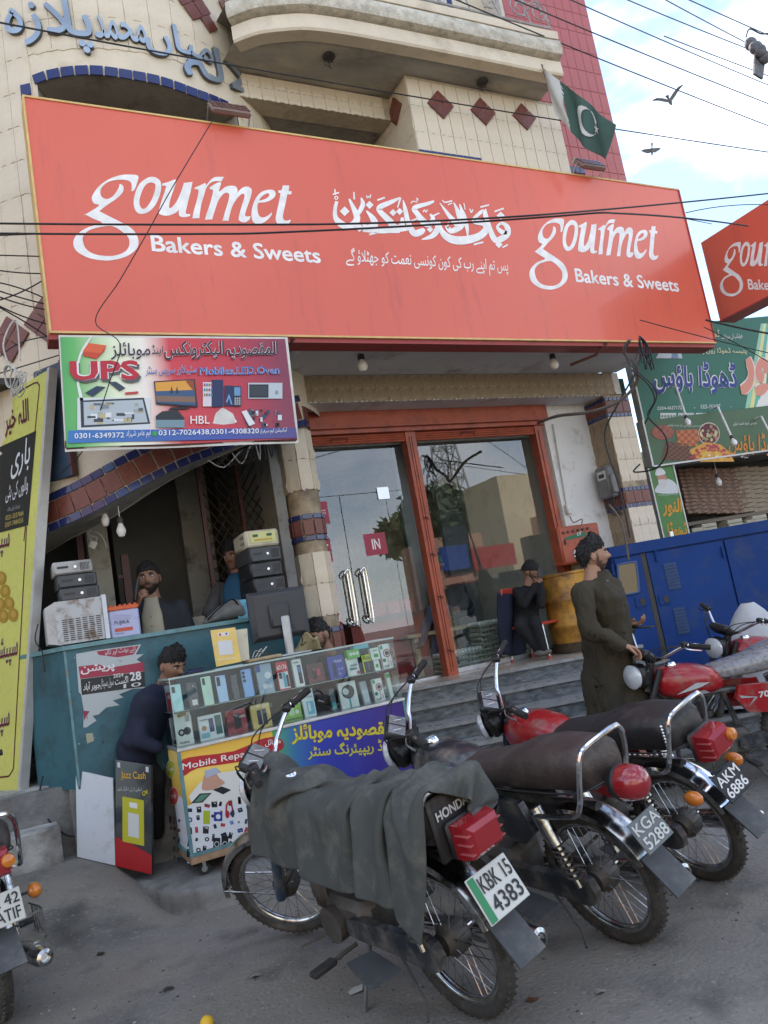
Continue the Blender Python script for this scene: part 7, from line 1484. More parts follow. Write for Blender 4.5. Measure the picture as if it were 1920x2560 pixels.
for H_, x0_, x1_, y_ in ((OP, far(1075, 1290, 26).x, far(1200, 1290, 26).x+.4, far(1075, 1290, 26).y), (OC, a.x, b.x+1.5, a.y+1.0)):
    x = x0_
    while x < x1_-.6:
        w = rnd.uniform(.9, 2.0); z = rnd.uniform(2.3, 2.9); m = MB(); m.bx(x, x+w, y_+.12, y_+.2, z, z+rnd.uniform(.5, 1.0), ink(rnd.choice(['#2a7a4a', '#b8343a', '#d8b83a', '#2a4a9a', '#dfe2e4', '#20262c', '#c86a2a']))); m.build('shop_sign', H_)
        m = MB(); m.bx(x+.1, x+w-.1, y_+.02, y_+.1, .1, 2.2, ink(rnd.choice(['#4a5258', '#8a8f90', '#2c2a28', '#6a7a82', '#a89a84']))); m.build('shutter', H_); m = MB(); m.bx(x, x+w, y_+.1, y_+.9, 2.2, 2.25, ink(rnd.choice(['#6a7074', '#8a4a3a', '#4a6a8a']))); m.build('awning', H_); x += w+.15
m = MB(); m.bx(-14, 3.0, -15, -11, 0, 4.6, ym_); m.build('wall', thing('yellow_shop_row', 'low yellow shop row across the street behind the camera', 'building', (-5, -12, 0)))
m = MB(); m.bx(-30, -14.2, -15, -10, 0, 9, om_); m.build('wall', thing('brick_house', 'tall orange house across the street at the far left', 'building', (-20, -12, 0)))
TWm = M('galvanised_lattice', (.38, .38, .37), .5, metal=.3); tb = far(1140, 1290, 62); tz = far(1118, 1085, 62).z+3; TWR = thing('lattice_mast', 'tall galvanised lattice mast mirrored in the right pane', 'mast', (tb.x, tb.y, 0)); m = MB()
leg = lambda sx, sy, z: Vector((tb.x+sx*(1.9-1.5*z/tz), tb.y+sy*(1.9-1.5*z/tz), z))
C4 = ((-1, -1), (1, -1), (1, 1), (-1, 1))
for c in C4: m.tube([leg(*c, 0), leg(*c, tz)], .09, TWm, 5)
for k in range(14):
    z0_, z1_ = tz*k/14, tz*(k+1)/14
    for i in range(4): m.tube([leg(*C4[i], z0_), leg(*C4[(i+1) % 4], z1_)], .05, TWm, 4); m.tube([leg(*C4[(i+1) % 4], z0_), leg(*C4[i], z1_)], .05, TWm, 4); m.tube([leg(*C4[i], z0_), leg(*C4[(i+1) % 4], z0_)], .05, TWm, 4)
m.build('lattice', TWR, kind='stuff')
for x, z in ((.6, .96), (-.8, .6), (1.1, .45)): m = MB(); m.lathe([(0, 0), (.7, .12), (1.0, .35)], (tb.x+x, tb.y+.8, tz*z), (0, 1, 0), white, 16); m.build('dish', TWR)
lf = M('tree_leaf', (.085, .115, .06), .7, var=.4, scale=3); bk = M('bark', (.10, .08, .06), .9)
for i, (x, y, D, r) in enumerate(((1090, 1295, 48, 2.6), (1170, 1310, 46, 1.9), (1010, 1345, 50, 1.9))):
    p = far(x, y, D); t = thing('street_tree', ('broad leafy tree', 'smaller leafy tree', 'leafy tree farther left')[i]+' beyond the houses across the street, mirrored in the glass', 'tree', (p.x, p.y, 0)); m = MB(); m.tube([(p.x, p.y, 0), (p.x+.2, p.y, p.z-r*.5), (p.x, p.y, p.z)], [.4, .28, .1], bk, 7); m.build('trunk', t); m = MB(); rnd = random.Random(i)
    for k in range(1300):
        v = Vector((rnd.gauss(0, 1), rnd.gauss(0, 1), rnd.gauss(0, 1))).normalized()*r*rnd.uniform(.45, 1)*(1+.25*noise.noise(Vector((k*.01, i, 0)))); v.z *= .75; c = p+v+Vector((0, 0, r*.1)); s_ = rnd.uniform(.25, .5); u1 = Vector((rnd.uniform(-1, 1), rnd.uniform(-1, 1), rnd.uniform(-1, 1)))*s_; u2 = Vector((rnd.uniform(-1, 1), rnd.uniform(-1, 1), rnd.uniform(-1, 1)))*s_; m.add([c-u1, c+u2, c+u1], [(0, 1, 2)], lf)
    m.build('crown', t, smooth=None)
# ================================================================== motorcycles
bred = M('bike_red_paint', (.30, .008, .012), .28, var=.1, scale=4, coat=.35, dirt=(.20, .12, .10), dirt_amt=.4, dscale=9)
bblk = M('bike_black_paint', (.022, .026, .034), .33, var=.25, scale=5, coat=.35, dirt=(.14, .13, .11), dirt_amt=.55, dscale=9)
bnavy = M('bike_navy_paint', (.025, .05, .085), .35, var=.2, scale=4, coat=.3, dirt=(.14, .125, .105), dirt_amt=.55, dscale=9)
vinyl = M('seat_vinyl', (.022, .020, .020), .48, var=.2, scale=9, bump=.15, bscale=90, dirt=(.085, .07, .06), dirt_amt=.3, dscale=4)
vinylb = M('worn_brown_vinyl', (.045, .032, .028), .5, var=.3, scale=7, bump=.3, bscale=60, dirt=(.10, .08, .065), dirt_amt=.5, dscale=5)
iron = M('engine_metal', (.10, .095, .09), .6, metal=.6, var=.3, scale=20, dirt=(.10, .08, .06), dirt_amt=.5, dscale=14)
tyre = M('dusty_tyre', (.045, .042, .038), .85, var=.3, scale=14, bump=.6, bscale=140, dirt=(.12, .11, .095), dirt_amt=.5, dscale=9)
redl = M('red_lens', (.26, .012, .018), .18, var=.05, coat=.8); ambl = M('amber_lens', (.55, .17, .02), .2, coat=.7)
dullc = M('dull_chrome', (.5, .5, .5), .22, metal=1, var=.15, scale=10, dirt=(.10, .09, .075), dirt_amt=.5, dscale=16)
rubg = M('mudflap_rubber', (.05, .055, .06), .6, var=.2, dirt=(.14, .14, .13), dirt_amt=.4)
def wheel(t, X, c, lab, drum=True):
    w = thing('wheel', None, None) if False else None; R = .278; c = Vector(c)
    m = MB(X); prof = [(R-.052+.0, -.018), (R-.035, -.03), (R-.012, -.026), (R-.002, -.010), (R, .0), (R-.002, .010), (R-.012, .026), (R-.035, .03), (R-.052, .018)]
    m.lathe(prof, c, (0, 1, 0), tyre, 56)
    for k in range(56):
        a = 2*PI*k/56
        for s_ in (-1, 1): m.box(c+Vector(((R-.003)*math.cos(a), s_*.014, (R-.003)*math.sin(a))), (.010, .016, .006), tyre, Matrix.Rotation(-a, 3, 'Y') @ Matrix.Rotation(s_*.5, 3, 'X'))
    W = m.build('wheel', t, smooth=50)
    m = MB(X); m.lathe([(R-.052, -.020), (R-.046, -.016), (R-.062, -.008), (R-.066, 0), (R-.062, .008), (R-.046, .016), (R-.052, .020), (R-.07, .012), (R-.074, 0), (R-.07, -.012), (R-.052, -.020)], c, (0, 1, 0), dullc, 44); m.build('rim', W, smooth=60)
    m = MB(X)
    for k in range(36):
        a = 2*PI*k/36; b = a+(.5 if k % 2 else -.5); s_ = .03 if (k//2) % 2 else -.03
        m.tube([c+Vector((.042*math.cos(b), s_, .042*math.sin(b))), c+Vector(((R-.07)*math.cos(a), 0, (R-.07)*math.sin(a)))], .0016, dullc, 3)
    m.build('spokes', W, kind='stuff'); m = MB(X); m.lathe([(0, -.055), (.05, -.052), (.062, -.035), (.062, .02), (.045, .035), (.04, .05), (0, .05)], c, (0, 1, 0), iron, 20); m.cyl(c+Vector((0, -.1, 0)), c+Vector((0, .1, 0)), .008, dullc, n=8); m.build('hub', W)
def arcf(mb, c, R, a0, a1, w, mat, n=18, drop=.5):
    rings = []
    for k in range(n+1):
        a = math.radians(a0+(a1-a0)*k/n); e = Vector((math.cos(a), 0, math.sin(a)))
        rings.append([Vector(c)+e*(R-dr)+Vector((0, y, 0)) for y, dr in ((-w/2, .035), (-w/2+.003, .012), (-w/4, 0), (w/4, 0), (w/2-.003, .012), (w/2, .035), (w/2-.005, .036), (w/4, .004), (-w/4, .004), (-w/2+.005, .036))])
    return mb.loft(rings, mat)
def spell(mb, S, s_, a0, a1, b0, b1, c_, d=.0015, bold=.03): put_text(mb, S, s_, (a0, b0), (a1, b0), (a0, b1), ink(c_), d, bold, px=False)
def bike(lab, rear, head, lean, steer, tank, seatm, tail='round', plate=(), bag=None, side=None, fend=None, studs=False, capc=True, plastic=False, stand=True, far_=False, gzz=0):
    hd = math.radians(head); X = Matrix.Translation((rear[0], rear[1], gzz)) @ R4('Z', hd) @ R4('X', -math.radians(lean)); t = thing('motorcycle', lab, 'motorcycle', mat=X)
    fend = fend or dullc; side = side or tank
    wheel(t, X, (0, 0, .278), 'rear')
    piv = Vector((.955, 0, .80)); ax = Vector((-.42, 0, .907)).normalized(); Y = X @ Matrix.Translation(piv) @ Matrix.Rotation(math.radians(steer), 4, ax) @ Matrix.Translation(-piv)
    wheel(t, Y, (1.19, 0, .278), 'front')
    m = MB(X); arcf(m, (0, 0, .278), .318, 78, 158, .115, fend); m.build('rear_fender', t, smooth=50)
    m = MB(X); m.loft([[Vector((-.295, -.06, .425)), Vector((-.295, .06, .425)), Vector((-.290, .06, .42)), Vector((-.290, -.06, .42))], [Vector((-.40, -.062, .30)), Vector((-.40, .062, .30)), Vector((-.394, .062, .295)), Vector((-.394, -.062, .295))]], rubg); m.build('mudflap', t, smooth=None)
    m = MB(Y); arcf(m, (1.19, 0, .278), .315, 8, 148, .10, fend); m.build('front_fender', t, smooth=50)
    m = MB(Y)
    for a in (18, 140): e = Vector((math.cos(math.radians(a)), 0, math.sin(math.radians(a)))); m.tube([Vector((1.19, .07, .278)), Vector((1.19, .06, .278))+e*.29, Vector((1.19, -.06, .278))+e*.29, Vector((1.19, -.07, .278))], .004, dullc, 5)
    m.build('fender_stay', t)
    for s_ in (-1, 1):
        m = MB(Y); m.tube([(.945, s_*.085, .835), (1.10, s_*.085, .50)], .020, black if s_ else black, 10); m.cyl((1.10, s_*.085, .50), (1.19, s_*.085, .27), .024, side if tank is bnavy else iron, n=10); m.build('fork_leg', t)
        m = MB(X); m.cyl((.10, s_*.125, .62), (.05, s_*.125, .47), .030, dullc, n=12); m.cyl((.05, s_*.125, .47), (.005, s_*.125, .30), .012, dullc, n=8)
        m.tube([Vector((.065-.055*k/60, s_*.125, .50-.17*k/60))+Vector((.026*math.cos(k*.84), .026*math.sin(k*.84), 0)) for k in range(61)], .0045, iron, 5); m.build('shock_absorber', t)
        m = MB(X); m.tube([(.55, s_*.06, .22), (.3, s_*.085, .25), (0, s_*.09, .278)], .016, iron, 6); m.build('swingarm', t)
        m = MB(X); m.tube([(.5, s_*.1, .2), (.5, s_*.24, .2)], .008, iron, 6); m.bev((.5, s_*.265, .2), (.05, .11, .022), .006, rubber); m.build('foot_peg', t)
    m = MB(X); m.tube([(.96, 0, .72), (.85, 0, .62), (.5, 0, .60), (.2, 0, .58), (-.12, 0, .58)], .022, bblk, 8, smooth=3); m.tube([(.97, 0, .68), (.86, 0, .45), (.74, 0, .3)], .018, bblk, 8)
    m.tube([(.5, 0, .6), (.44, 0, .4), (.42, 0, .2)], .02, bblk, 8); m.cyl((.99, 0, .68), (.935, 0, .86), .028, bblk, n=10); m.build('frame', t)
    m = MB(X); m.bev((.54, 0, .28), (.30, .20, .17), .03, iron); m.cyl((.60, .09, .27), (.60, .135, .27), .072, iron, n=18); m.cyl((.60, -.09, .27), (.60, -.14, .27), .078, iron, n=18)
    for k in range(8): m.bev((.70+.014*k, 0, .325+.002*k), (.007, .13, .12), .02, iron)
    m.bev((.83, 0, .34), (.05, .11, .10), .015, iron); m.build('engine', t)
    if not far_:
        m = MB(X); pr = [(-.06, .0), (-.045, .045), (0, .062), (.2, .045), (.46, .04), (.50, .02), (.50, -.02), (.46, -.04), (.2, -.045), (0, -.062), (-.045, -.045)]; m.prism([(a, b+.28) for a, b in pr], lambda a, b, d: Vector((a, .085+d, b)), 0, .035, bblk); m.build('chain_case', t, smooth=30)
    m = MB(X); m.tube([(.84, -.03, .28), (.80, -.1, .18), (.6, -.14, .14), (.3, -.15, .17), (.1, -.155, .2)], .014, dullc, 8, smooth=4); m.lathe([(0, .0), (.014, .0), (.036, .03), (.042, .12), (.042, .36), (.034, .42), (.020, .425), (.016, .40), (0, .40)], (.14, -.155, .195), (-1, 0, .12), dullc if not far_ else bblk, 18); m.build('exhaust', t, smooth=60)
    # tank and seat
    def sup(x, zc, hw, hh, n=18, e=.75, base=0): return [Vector((x, hw*abs(math.cos(a))**e*(1 if math.cos(a) > 0 else -1), zc+hh*abs(math.sin(a))**e*(1 if math.sin(a) > 0 else -1)*(1 if math.sin(a) > 0 else .9))) for a in [2*PI*k/n+.001 for k in range(n)]]
    m = MB(X); m.loft([sup(*a) for a in ((.50, .685, .05, .05), (.53, .685, .095, .075), (.62, .695, .120, .10), (.74, .705, .130, .115), (.84, .71, .125, .11), (.91, .72, .095, .085), (.945, .73, .05, .045))], tank); TK = m.build('fuel_tank', t, smooth=70)
    m = MB(X); m.lathe([(.0, .020), (.028, .020), (.032, .012), (.036, .004), (.036, -.006)], (.81, 0, .822), (.05, 0, 1), chrome, 16); m.build('fuel_cap', TK)
    if tank is not bnavy:
        for s_ in (1, -1):
            S = Sheet(X @ Vector((.74, s_*.133, .68)), X.to_3x3() @ Vector((1*s_*-1, 0, 0)), X.to_3x3() @ Vector((0, 0, 1))); S.n = (X.to_3x3() @ Vector((0, s_, 0))).normalized(); m = MB()
            m.flat([([(-.12, -.02), (.02, .03), (.11, .02), (.05, -.0), (-.02, -.01)], [])], S.P, .0, ink('#b8bcc0')); m.flat([([(-.05, -.045), (.06, -.02), (.1, -.045)], [])], S.P, .0, ink('#8a8e92')); m.build('tank_emblem', TK, smooth=None)
    sm_ = M('wrapped_seat', (.20, .20, .21), .3, var=.35, scale=35, bump=.5, bscale=12, coat=.6) if plastic else seatm
    zt_ = .735 if not plastic else .75
    m = MB(X); m.loft([sup(x, z, w, h, 18, .62) for x, z, w, h in ((.575, zt_-.025, .06, .035), (.54, zt_-.02, .095, .048), (.42, zt_-.015, .115, .055), (.28, zt_-.005, .125, .065), (.14, zt_+.02, .132, .085), (-.02, zt_+.03, .135, .092), (-.16, zt_+.03, .13, .088), (-.215, zt_+.025, .115, .078), (-.23, zt_+.02, .09, .055))], sm_); ST = m.build('seat', t, smooth=70)
    if not plastic: m = MB(X); m.tube([(.5, .118, zt_-.04), (.3, .128, zt_-.045), (.1, .136, zt_-.04), (-.15, .132, zt_-.03), (-.235, .07, zt_-.02), (-.235, -.07, zt_-.02), (-.15, -.132, zt_-.03), (.1, -.136, zt_-.04), (.5, -.118, zt_-.04)], .004, black, 5, smooth=4); m.build('piping', ST)
    if studs:
        for k in range(26):
            u = k/25; x = -.19+.5*max(0, (u-.35)/.65); z = zt_+.085-.12*min(1, u/.35) if u < .35 else zt_-.035-.012*math.sin((u-.35)*4); y = .118+.016*min(1, u*2)
            m = MB(X); m.sph((x, y, z), .008, chrome, 8, 5); m.build('stud', ST)
    m = MB(X)
    for s_ in (-1, 1): m.prism([(.16, .50), (.20, .62), (.44, .64), (.47, .56), (.40, .46), (.24, .44)], lambda a, b, d: Vector((a, s_*(.085+d), b)), 0, .035, side)
    m.build('side_cover', t, smooth=30)
    if plastic:
        S = Sheet(X @ Vector((.3, .121, .55)), X.to_3x3() @ Vector((-1, 0, 0)), X.to_3x3() @ Vector((0, 0, 1))); S.n = (X.to_3x3() @ Vector((0, 1, 0))).normalized(); m = MB(); spell(m, S, '70', -.02, .05, -.01, .03, '#d8dcdc', .001); m.flat([([(-.15, .03), (-.03, .0), (-.1, -.05), (-.05, .0), (-.14, .01)], [])], S.P, .001, ink('#a8acb0')); m.build('side_emblem', t, smooth=None)
    m = MB(X); m.tube([(.08, .15, .60), (-.08, .15, .615), (-.17, .15, .645), (-.235, .14, .80), (-.25, .12, .855), (-.255, .08, .872), (-.255, -.08, .872), (-.25, -.12, .855), (-.235, -.14, .80), (-.17, -.15, .645), (-.08, -.15, .615), (.08, -.15, .60)], .011, chrome, 8, smooth=4); m.build('grab_rail', t)
    # tail lamp, plate
    if tail == 'round': m = MB(X); m.lathe([(0, .095), (.035, .092), (.058, .07), (.066, .035), (.066, .0)], (-.295, 0, .695), (-1, 0, .05), redl, 22); TL = m.build('tail_lamp', t, smooth=40); m = MB(X); m.lathe([(.066, 0), (.07, -.01), (.06, -.04), (0, -.045)], (-.295, 0, .695), (-1, 0, .05), black, 20); m.build('lamp_housing', TL)
    else:
        m = MB(X); m.loft([[Vector((x, sy*w_, .655+sz*h_+.04)) for sy, sz in ((-1, -1), (1, -1), (1, 1), (-1, 1))] for x, w_, h_ in ((-.275, .072, .055), (-.30, .075, .058), (-.355, .068, .05), (-.37, .055, .035))], redl); TL = m.build('tail_lamp', t, smooth=30)
        for k in (-1, 0, 1): m = MB(X); m.bx(-.362, -.30, -.078+.0, .078, .692+.03*k-.002, .692+.03*k+.002, M('lens_rib', (.38, .09, .09), .3)); m.build('lens_rib', TL)
        m = MB(X); m.bev((-.262, 0, .695), (.03, .155, .12), .01, black); m.build('lamp_housing', TL)
    if studs:
        for s_ in (-1, 1): m = MB(X); m.tube([(-.22, s_*.03, .52), (-.24, s_*.14, .52)], .007, black, 5); m.sph((-.25, s_*.165, .52), (.045, .03, .032), ambl, 12, 8); m.build('indicator', t)
        m = MB(X); m.lathe([(0, .03), (.025, .025), (.03, 0)], (-.36, -.06, .70), (-1, 0, .1), ambl, 12); m.build('reflector', t)
    if plate:
        bgc, fgc, l1, l2, w, h, tilt, stripe = plate; PR = X @ Matrix.Translation((-.335, 0, .515)) @ R4('Y', math.radians(tilt)); S = Sheet(PR @ Vector((0, w/2, -h/2)), PR.to_3x3() @ Vector((0, -1, 0)), PR.to_3x3() @ Vector((0, 0, 1))); S.n = (PR.to_3x3() @ Vector((-1, 0, 0))).normalized()
        m = MB(PR); m.bev((0.004, 0, 0), (.006, w, h), .003, ink(bgc)); PL = m.build('number_plate', t); m = MB()
        o = .2*w if stripe else .05*w
        if stripe: m.flat([([(.004, .004), (.17*w, .004), (.17*w, h-.004), (.004, h-.004)], [])], S.P, .0015, ink('#2f8a5a'))
        spell(m, S, l1, o, w*.95, h*.56, h*.90, fgc, .002, .015); spell(m, S, l2, o+.03*w, w*.93, h*.10, h*.46, fgc, .002, .015); m.build('plate_lettering', PL, smooth=None)
    if not far_:
        m = MB(X); m.tube([(.46, .06, .2), (.40, .17, .09), (.355, .245, .008)], .010, iron, 6); m.tube([(.355, .245, .008), (.33, .26, .004), (.30, .235, .006), (.33, .22, .006)], .006, dullc, 5, smooth=3); m.build('kickstand', t)
        m = MB(X); m.prism([(.10, .13), (.32, .10), (.36, .20), (.12, .26)], lambda a, b, d: Vector((a, b+.04, .235+d)), 0, .005, rubg); m.build('side_footboard', t, smooth=None)
        m = MB(X); m.tube([(.62, .12, .24), (.72, .16, .2), (.74, .22, .2)], .006, iron, 5); m.tube([(.2, .1, .22), (.08, .13, .10), (.04, .17, .07)], .006, iron, 5); m.build('pedal_lever', t)
    # steering group
    m = MB(Y); m.tube([(.80, -.35, 1.005), (.86, -.25, 1.01), (.93, -.13, .93), (.935, -.07, .90), (.935, .07, .90), (.93, .13, .93), (.86, .25, 1.01), (.80, .35, 1.005)], .0115, chrome, 10, smooth=6); m.build('handlebar', t)
    for s_ in (-1, 1):
        d = Vector((-.06, s_*.10, -.005)); p = Vector((.86, s_*.25, 1.01)); m = MB(Y); m.tube([p+d*.12, p+d*1.15], [.017, .017], rubber, 12)
        for k in range(9): q_ = p+d*(.28+.095*k); m.torus(q_, d, .0165, .0022, rubber, 12, 4)
        m.torus(p+d*.14, d, .018, .005, rubber, 14, 5); m.build('grip', t)
        m = MB(Y); m.bev(p+d*-.15, (.04, .045, .035), .006, black); m.tube([p+d*-.1+Vector((.02, 0, 0)), p+d*.3+Vector((.05, 0, -.01)), p+d*1.0+Vector((.045, 0, -.012))], .005, black if s_ < 0 else dullc, 6, smooth=3); m.build('lever', t)
        m = MB(Y)
        for k in (0, 1): m.tube([p+d*-.1+Vector((.02, 0, 0)), (1.0+.03*k, s_*(.16-.05*k), .98), (1.04, s_*.07, .84), (.98, s_*.04, .68)], .0035, black, 5, smooth=5)
        m.build('control_cable', t)
    m = MB(Y); m.bev((1.04, 0, .80), (.10, .15, .13), .025, black); m.lathe([(.075, 0), (.078, .02), (.06, .035), (0, .042)], (1.085, 0, .80), (1, 0, .05), M('lamp_glass', (.5, .52, .54), .08, coat=1), 20); m.build('headlamp', t)
    RM = Matrix.Rotation(math.radians(48), 3, 'Y'); c = Vector((1.0, 0, .925)); m = MB(Y); m.bev(c, (.115, .17, .05), .014, black, RM.inverted() if False else Matrix.Rotation(math.radians(-42), 3, 'Y')); SP = m.build('instrument_pod', t)
    RY = Matrix.Rotation(math.radians(-42), 3, 'Y')
    for s_ in (-1, 1):
        m = MB(Y); m.bev(c+RY @ Vector((0, s_*.04, .0262)), (.085, .068, .003), .002, M('gauge_glass', (.16, .17, .18), .1, var=.3, scale=30, coat=1), RY); m.box(c+RY @ Vector((0, s_*.04, .0285)), (.045, .003, .001), printw, RY @ Matrix.Rotation(.6, 3, 'Z')); m.build('gauge', SP)
    m = MB(Y); m.lathe([(.03, 0), (.03, .02), (.02, .03), (0, .03)], (.945, 0, .86), (-.1, 0, 1), dullc, 14); m.bx(.91, .96, -.06, .06, .878, .893, black); m.build('yoke', t)
    return t, X
fr_ = lambda x, y: U(x, y, 2, .278)
Bk = {}
Bk[3] = bike('red motorcycle with a studded black seat and plate AKM 6886', (2.777, 2.795), 96, 15, 50, bred, vinyl, 'rect', ('#16181c', '#e4e4e4', 'AKM', '6886', .17, .12, 28, False), studs=True, fend=chrome)
Bk[2] = bike('black motorcycle with a worn brown seat, round tail lamp and plate 5288', (2.10, 2.62), 98, 13, 47, bblk, vinylb, 'round', ('#6a7072', '#c8ccca', 'KGA', '5288', .16, .12, 28, False))
Bk[1] = bike('dark blue motorcycle under a grey cloth, plate KBK 15 4383', (1.365, 2.60), 101, 10, 38, bnavy, vinyl, 'rect', ('#d4d6d2', '#20242a', 'KBK 15', '4383', .19, .15, 26, True), side=bnavy)
p = U(1915, 1880, 2, .28)
Bk[4] = bike('red motorcycle whose seat is wrapped in printed clear plastic', (p.x+.70, p.y+.28), 158, 6, 20, bred, vinyl, 'round', (), plastic=True, side=bred)
p = AT(1800, 1570, 6.0); Bk[5] = bike('red motorcycle parked farthest right, before the generator', (p.x+.85, p.y-.4), 155, 6, 25, bred, vinyl, 'round', (), side=bred)
Bk[6] = bike('black motorcycle at the lower left corner with amber indicators and a white plate', (-.15, 4.12), 103, 4, 10, bblk, vinyl, 'rect', ('#d0d0c8', '#20242a', 'KBL 42', 'KHATIF', .19, .13, 18, False), studs=True, gzz=0)
# carrier guard on bike six
t, X = Bk[6]; m = MB(X); 
for z in (.28, .40): m.tube([(.05, -.2, z), (-.12, -.21, z), (-.14, -.15, z)], .005, dullc, 5, smooth=3)
for k in range(5): m.tube([(.03-.04*k, -.205, .28), (.03-.04*k, -.205, .40)], .004, dullc, 4)
m.build('guard_rail', t)
t, X = Bk[1]; S = Sheet(X @ Vector((-.248, .10, .64)), X.to_3x3() @ Vector((0, -1, 0)), X.to_3x3() @ Vector((0, 0, 1))); S.n = (X.to_3x3() @ Vector((-1, 0, 0))).normalized()
m = MB(X); m.bev((-.236, 0, .735), (.02, .22, .21), .01, vinyl); m.build('seat_back_panel', t); m = MB(); spell(m, S, 'HONDA', .012, .16, .125, .158, '#c8cccc', .002, .03); m.build('maker_lettering', t, smooth=None)
# ================================================================== cloth draped over the blue motorcycle (a small cloth simulation)
import numpy as np
def drape():
    NU, NV = 50, 44
    FL, FR, RL, RR = (np.array(p) for p in ((1.22, .36, 0.), (.97, -.34, 0.), (-.03, .35, 0.), (-.66, -.42, 0.)))
    u, v = np.meshgrid(np.arange(NU+1)/NU, np.arange(NV+1)/NV, indexing='ij')
    P = ((1-v)*(1-u))[..., None]*FL+((1-v)*u)[..., None]*RL+(v*(1-u))[..., None]*FR+(v*u)[..., None]*RR
    R0 = P.copy(); R0[..., 0] = -1.32*u-.32*u*(1-u)*(v < .6); R0[..., 0] *= 1.35; R0[..., 1] *= 1.15
    P[..., 2] = .98+.04*np.sin(u*26+3*v)+.025*np.sin(v*21+u*11)+.012*np.sin(u*61+v*40)
    caps = []
    def cap(a, b, r, f=.8): caps.append((np.array(a, float), np.array(b, float), r, f))
    for y in (-.045, .045):
        for a, b, r in (((-.17, y, .755), (0, y, .765), .094), ((0, y, .765), (.3, y, .735), .084), ((.3, y, .73), (.56, y, .72), .072), ((.60, y*.9, .71), (.86, y*.8, .725), .10)): cap(a, b, r, 1.)
    cap((-.255, -.12, .872), (-.255, .12, .872), .016, 1.)
    for s in (-1, 1):
        for a, b, r in (((-.245, s*.13, .855), (-.12, s*.15, .62), .016), ((.18, s*.06, .54), (.44, s*.06, .56), .08), ((.10, s*.125, .6), (0, s*.125, .3), .038), ((.5, 0, .2), (.5, s*.31, .2), .03), ((.945, s*.085, .82), (1.19, s*.085, .28), .028), ((.94, s*.06, .88), (.87, s*.22, .97), .02)): cap(a, b, r)
    for a, b, r in (((-.24, -.07, .70), (-.24, .07, .70), .05), ((-.30, -.03, .655), (-.36, .03, .655), .072), ((-.30, 0, .5), (-.36, 0, .45), .09), ((.97, 0, .6), (.94, 0, .88), .05), ((1.03, 0, .78), (1.06, 0, .78), .085), ((.42, 0, .3), (.8, 0, .3), .13), ((0, .1, .28), (.5, .1, .28), .06)): cap(a, b, r)
    an = math.radians(-10); c_, s_ = math.cos(an), math.sin(an); Rx = np.array([[1, 0, 0], [0, c_, -s_], [0, s_, c_]]); upv = Rx.T @ np.array([0, 0, 1.]); G = -9.81*upv
    X = P.reshape(-1, 3).copy(); V = np.zeros_like(X); idx = np.arange((NU+1)*(NV+1)).reshape(NU+1, NV+1); R = R0.reshape(-1, 3); cons = []
    def grp(A, B, k):
        n = min(A.shape[0], B.shape[0]); q = min(A.shape[1], B.shape[1]); A, B = A[:n, :q].ravel(), B[:n, :q].ravel(); cons.append((A, B, np.linalg.norm(R[A]-R[B], axis=1), k))
    for p in range(2):
        grp(idx[p:-1:2], idx[p+1::2], 1.); grp(idx[:, p:-1:2], idx[:, p+1::2], 1.)
        for q in range(2): grp(idx[p:-1:2, q:-1:2], idx[p+1::2, q+1::2], .4); grp(idx[p+1::2, q:-1:2], idx[p:-1:2, q+1::2], .4)
    for p in range(3): grp(idx[p:-2:3], idx[p+2::3], .012); grp(idx[:, p:-2:3], idx[:, p+2::3], .012)
    T_ = .010
    def collide():
        for a, b, r, f in caps:
            ab = b-a; t_ = np.clip(((X-a) @ ab)/(ab @ ab), 0, 1); q = a+t_[:, None]*ab; d = X-q; L = np.sqrt((d*d).sum(1)); m = L < r+T_
            if m.any():
                n = d[m]/np.maximum(L[m], 1e-6)[:, None]; X[m] = q[m]+n*(r+T_); mv = X[m]-Xp[m]; X[m] -= (mv-(mv*n).sum(1)[:, None]*n)*f
        for c0, Rr, h in (((0, 0, .278), .28, .05), ((1.17, 0, .278), .30, .05)):
            m = (np.hypot(X[:, 0]-c0[0], X[:, 2]-c0[2]) < Rr) & (np.abs(X[:, 1]) < h); X[m, 1] = np.sign(X[m, 1])*h
        z = X @ upv; m = z < .015; X[m] += (.015-z[m])[:, None]*upv
    dt = 1/100
    for step in range(230):
        V += G*dt; V *= .975; Xp = X.copy(); X = X+V*dt
        for it in range(8):
            for A, B, L, k in cons:
                d = X[B]-X[A]; l = np.sqrt((d*d).sum(1)); c = ((l-L)/np.maximum(l, 1e-6)*.5*k)[:, None]*d; X[A] += c; X[B] -= c
            if it % 4 == 3: collide()
        V = (X-Xp)/dt
    return [Vector(p) for p in X.tolist()], NU, NV
P_, NU_, NV_ = drape(); t, X = Bk[1]
cm_ = M('grey_cotton', (.060, .066, .062), .92, var=.14, scale=5, bump=.25, bscale=260, dirt=(.13, .125, .11), dirt_amt=.45, dscale=7)
m = MB(X); m.add(P_, [(a*(NV_+1)+b, (a+1)*(NV_+1)+b, (a+1)*(NV_+1)+b+1, a*(NV_+1)+b+1) for a in range(NU_) for b in range(NV_)], cm_)
CL_ = m.build('bike_cover', None, smooth=180, label='dark grey cotton cloth draped over the blue motorcycle', cat='cover')
md = CL_.modifiers.new('thickness', 'SOLIDIFY'); md.thickness = .0025; md.offset = 1
md = CL_.modifiers.new('subdivision', 'SUBSURF'); md.levels = 1; md.render_levels = 1
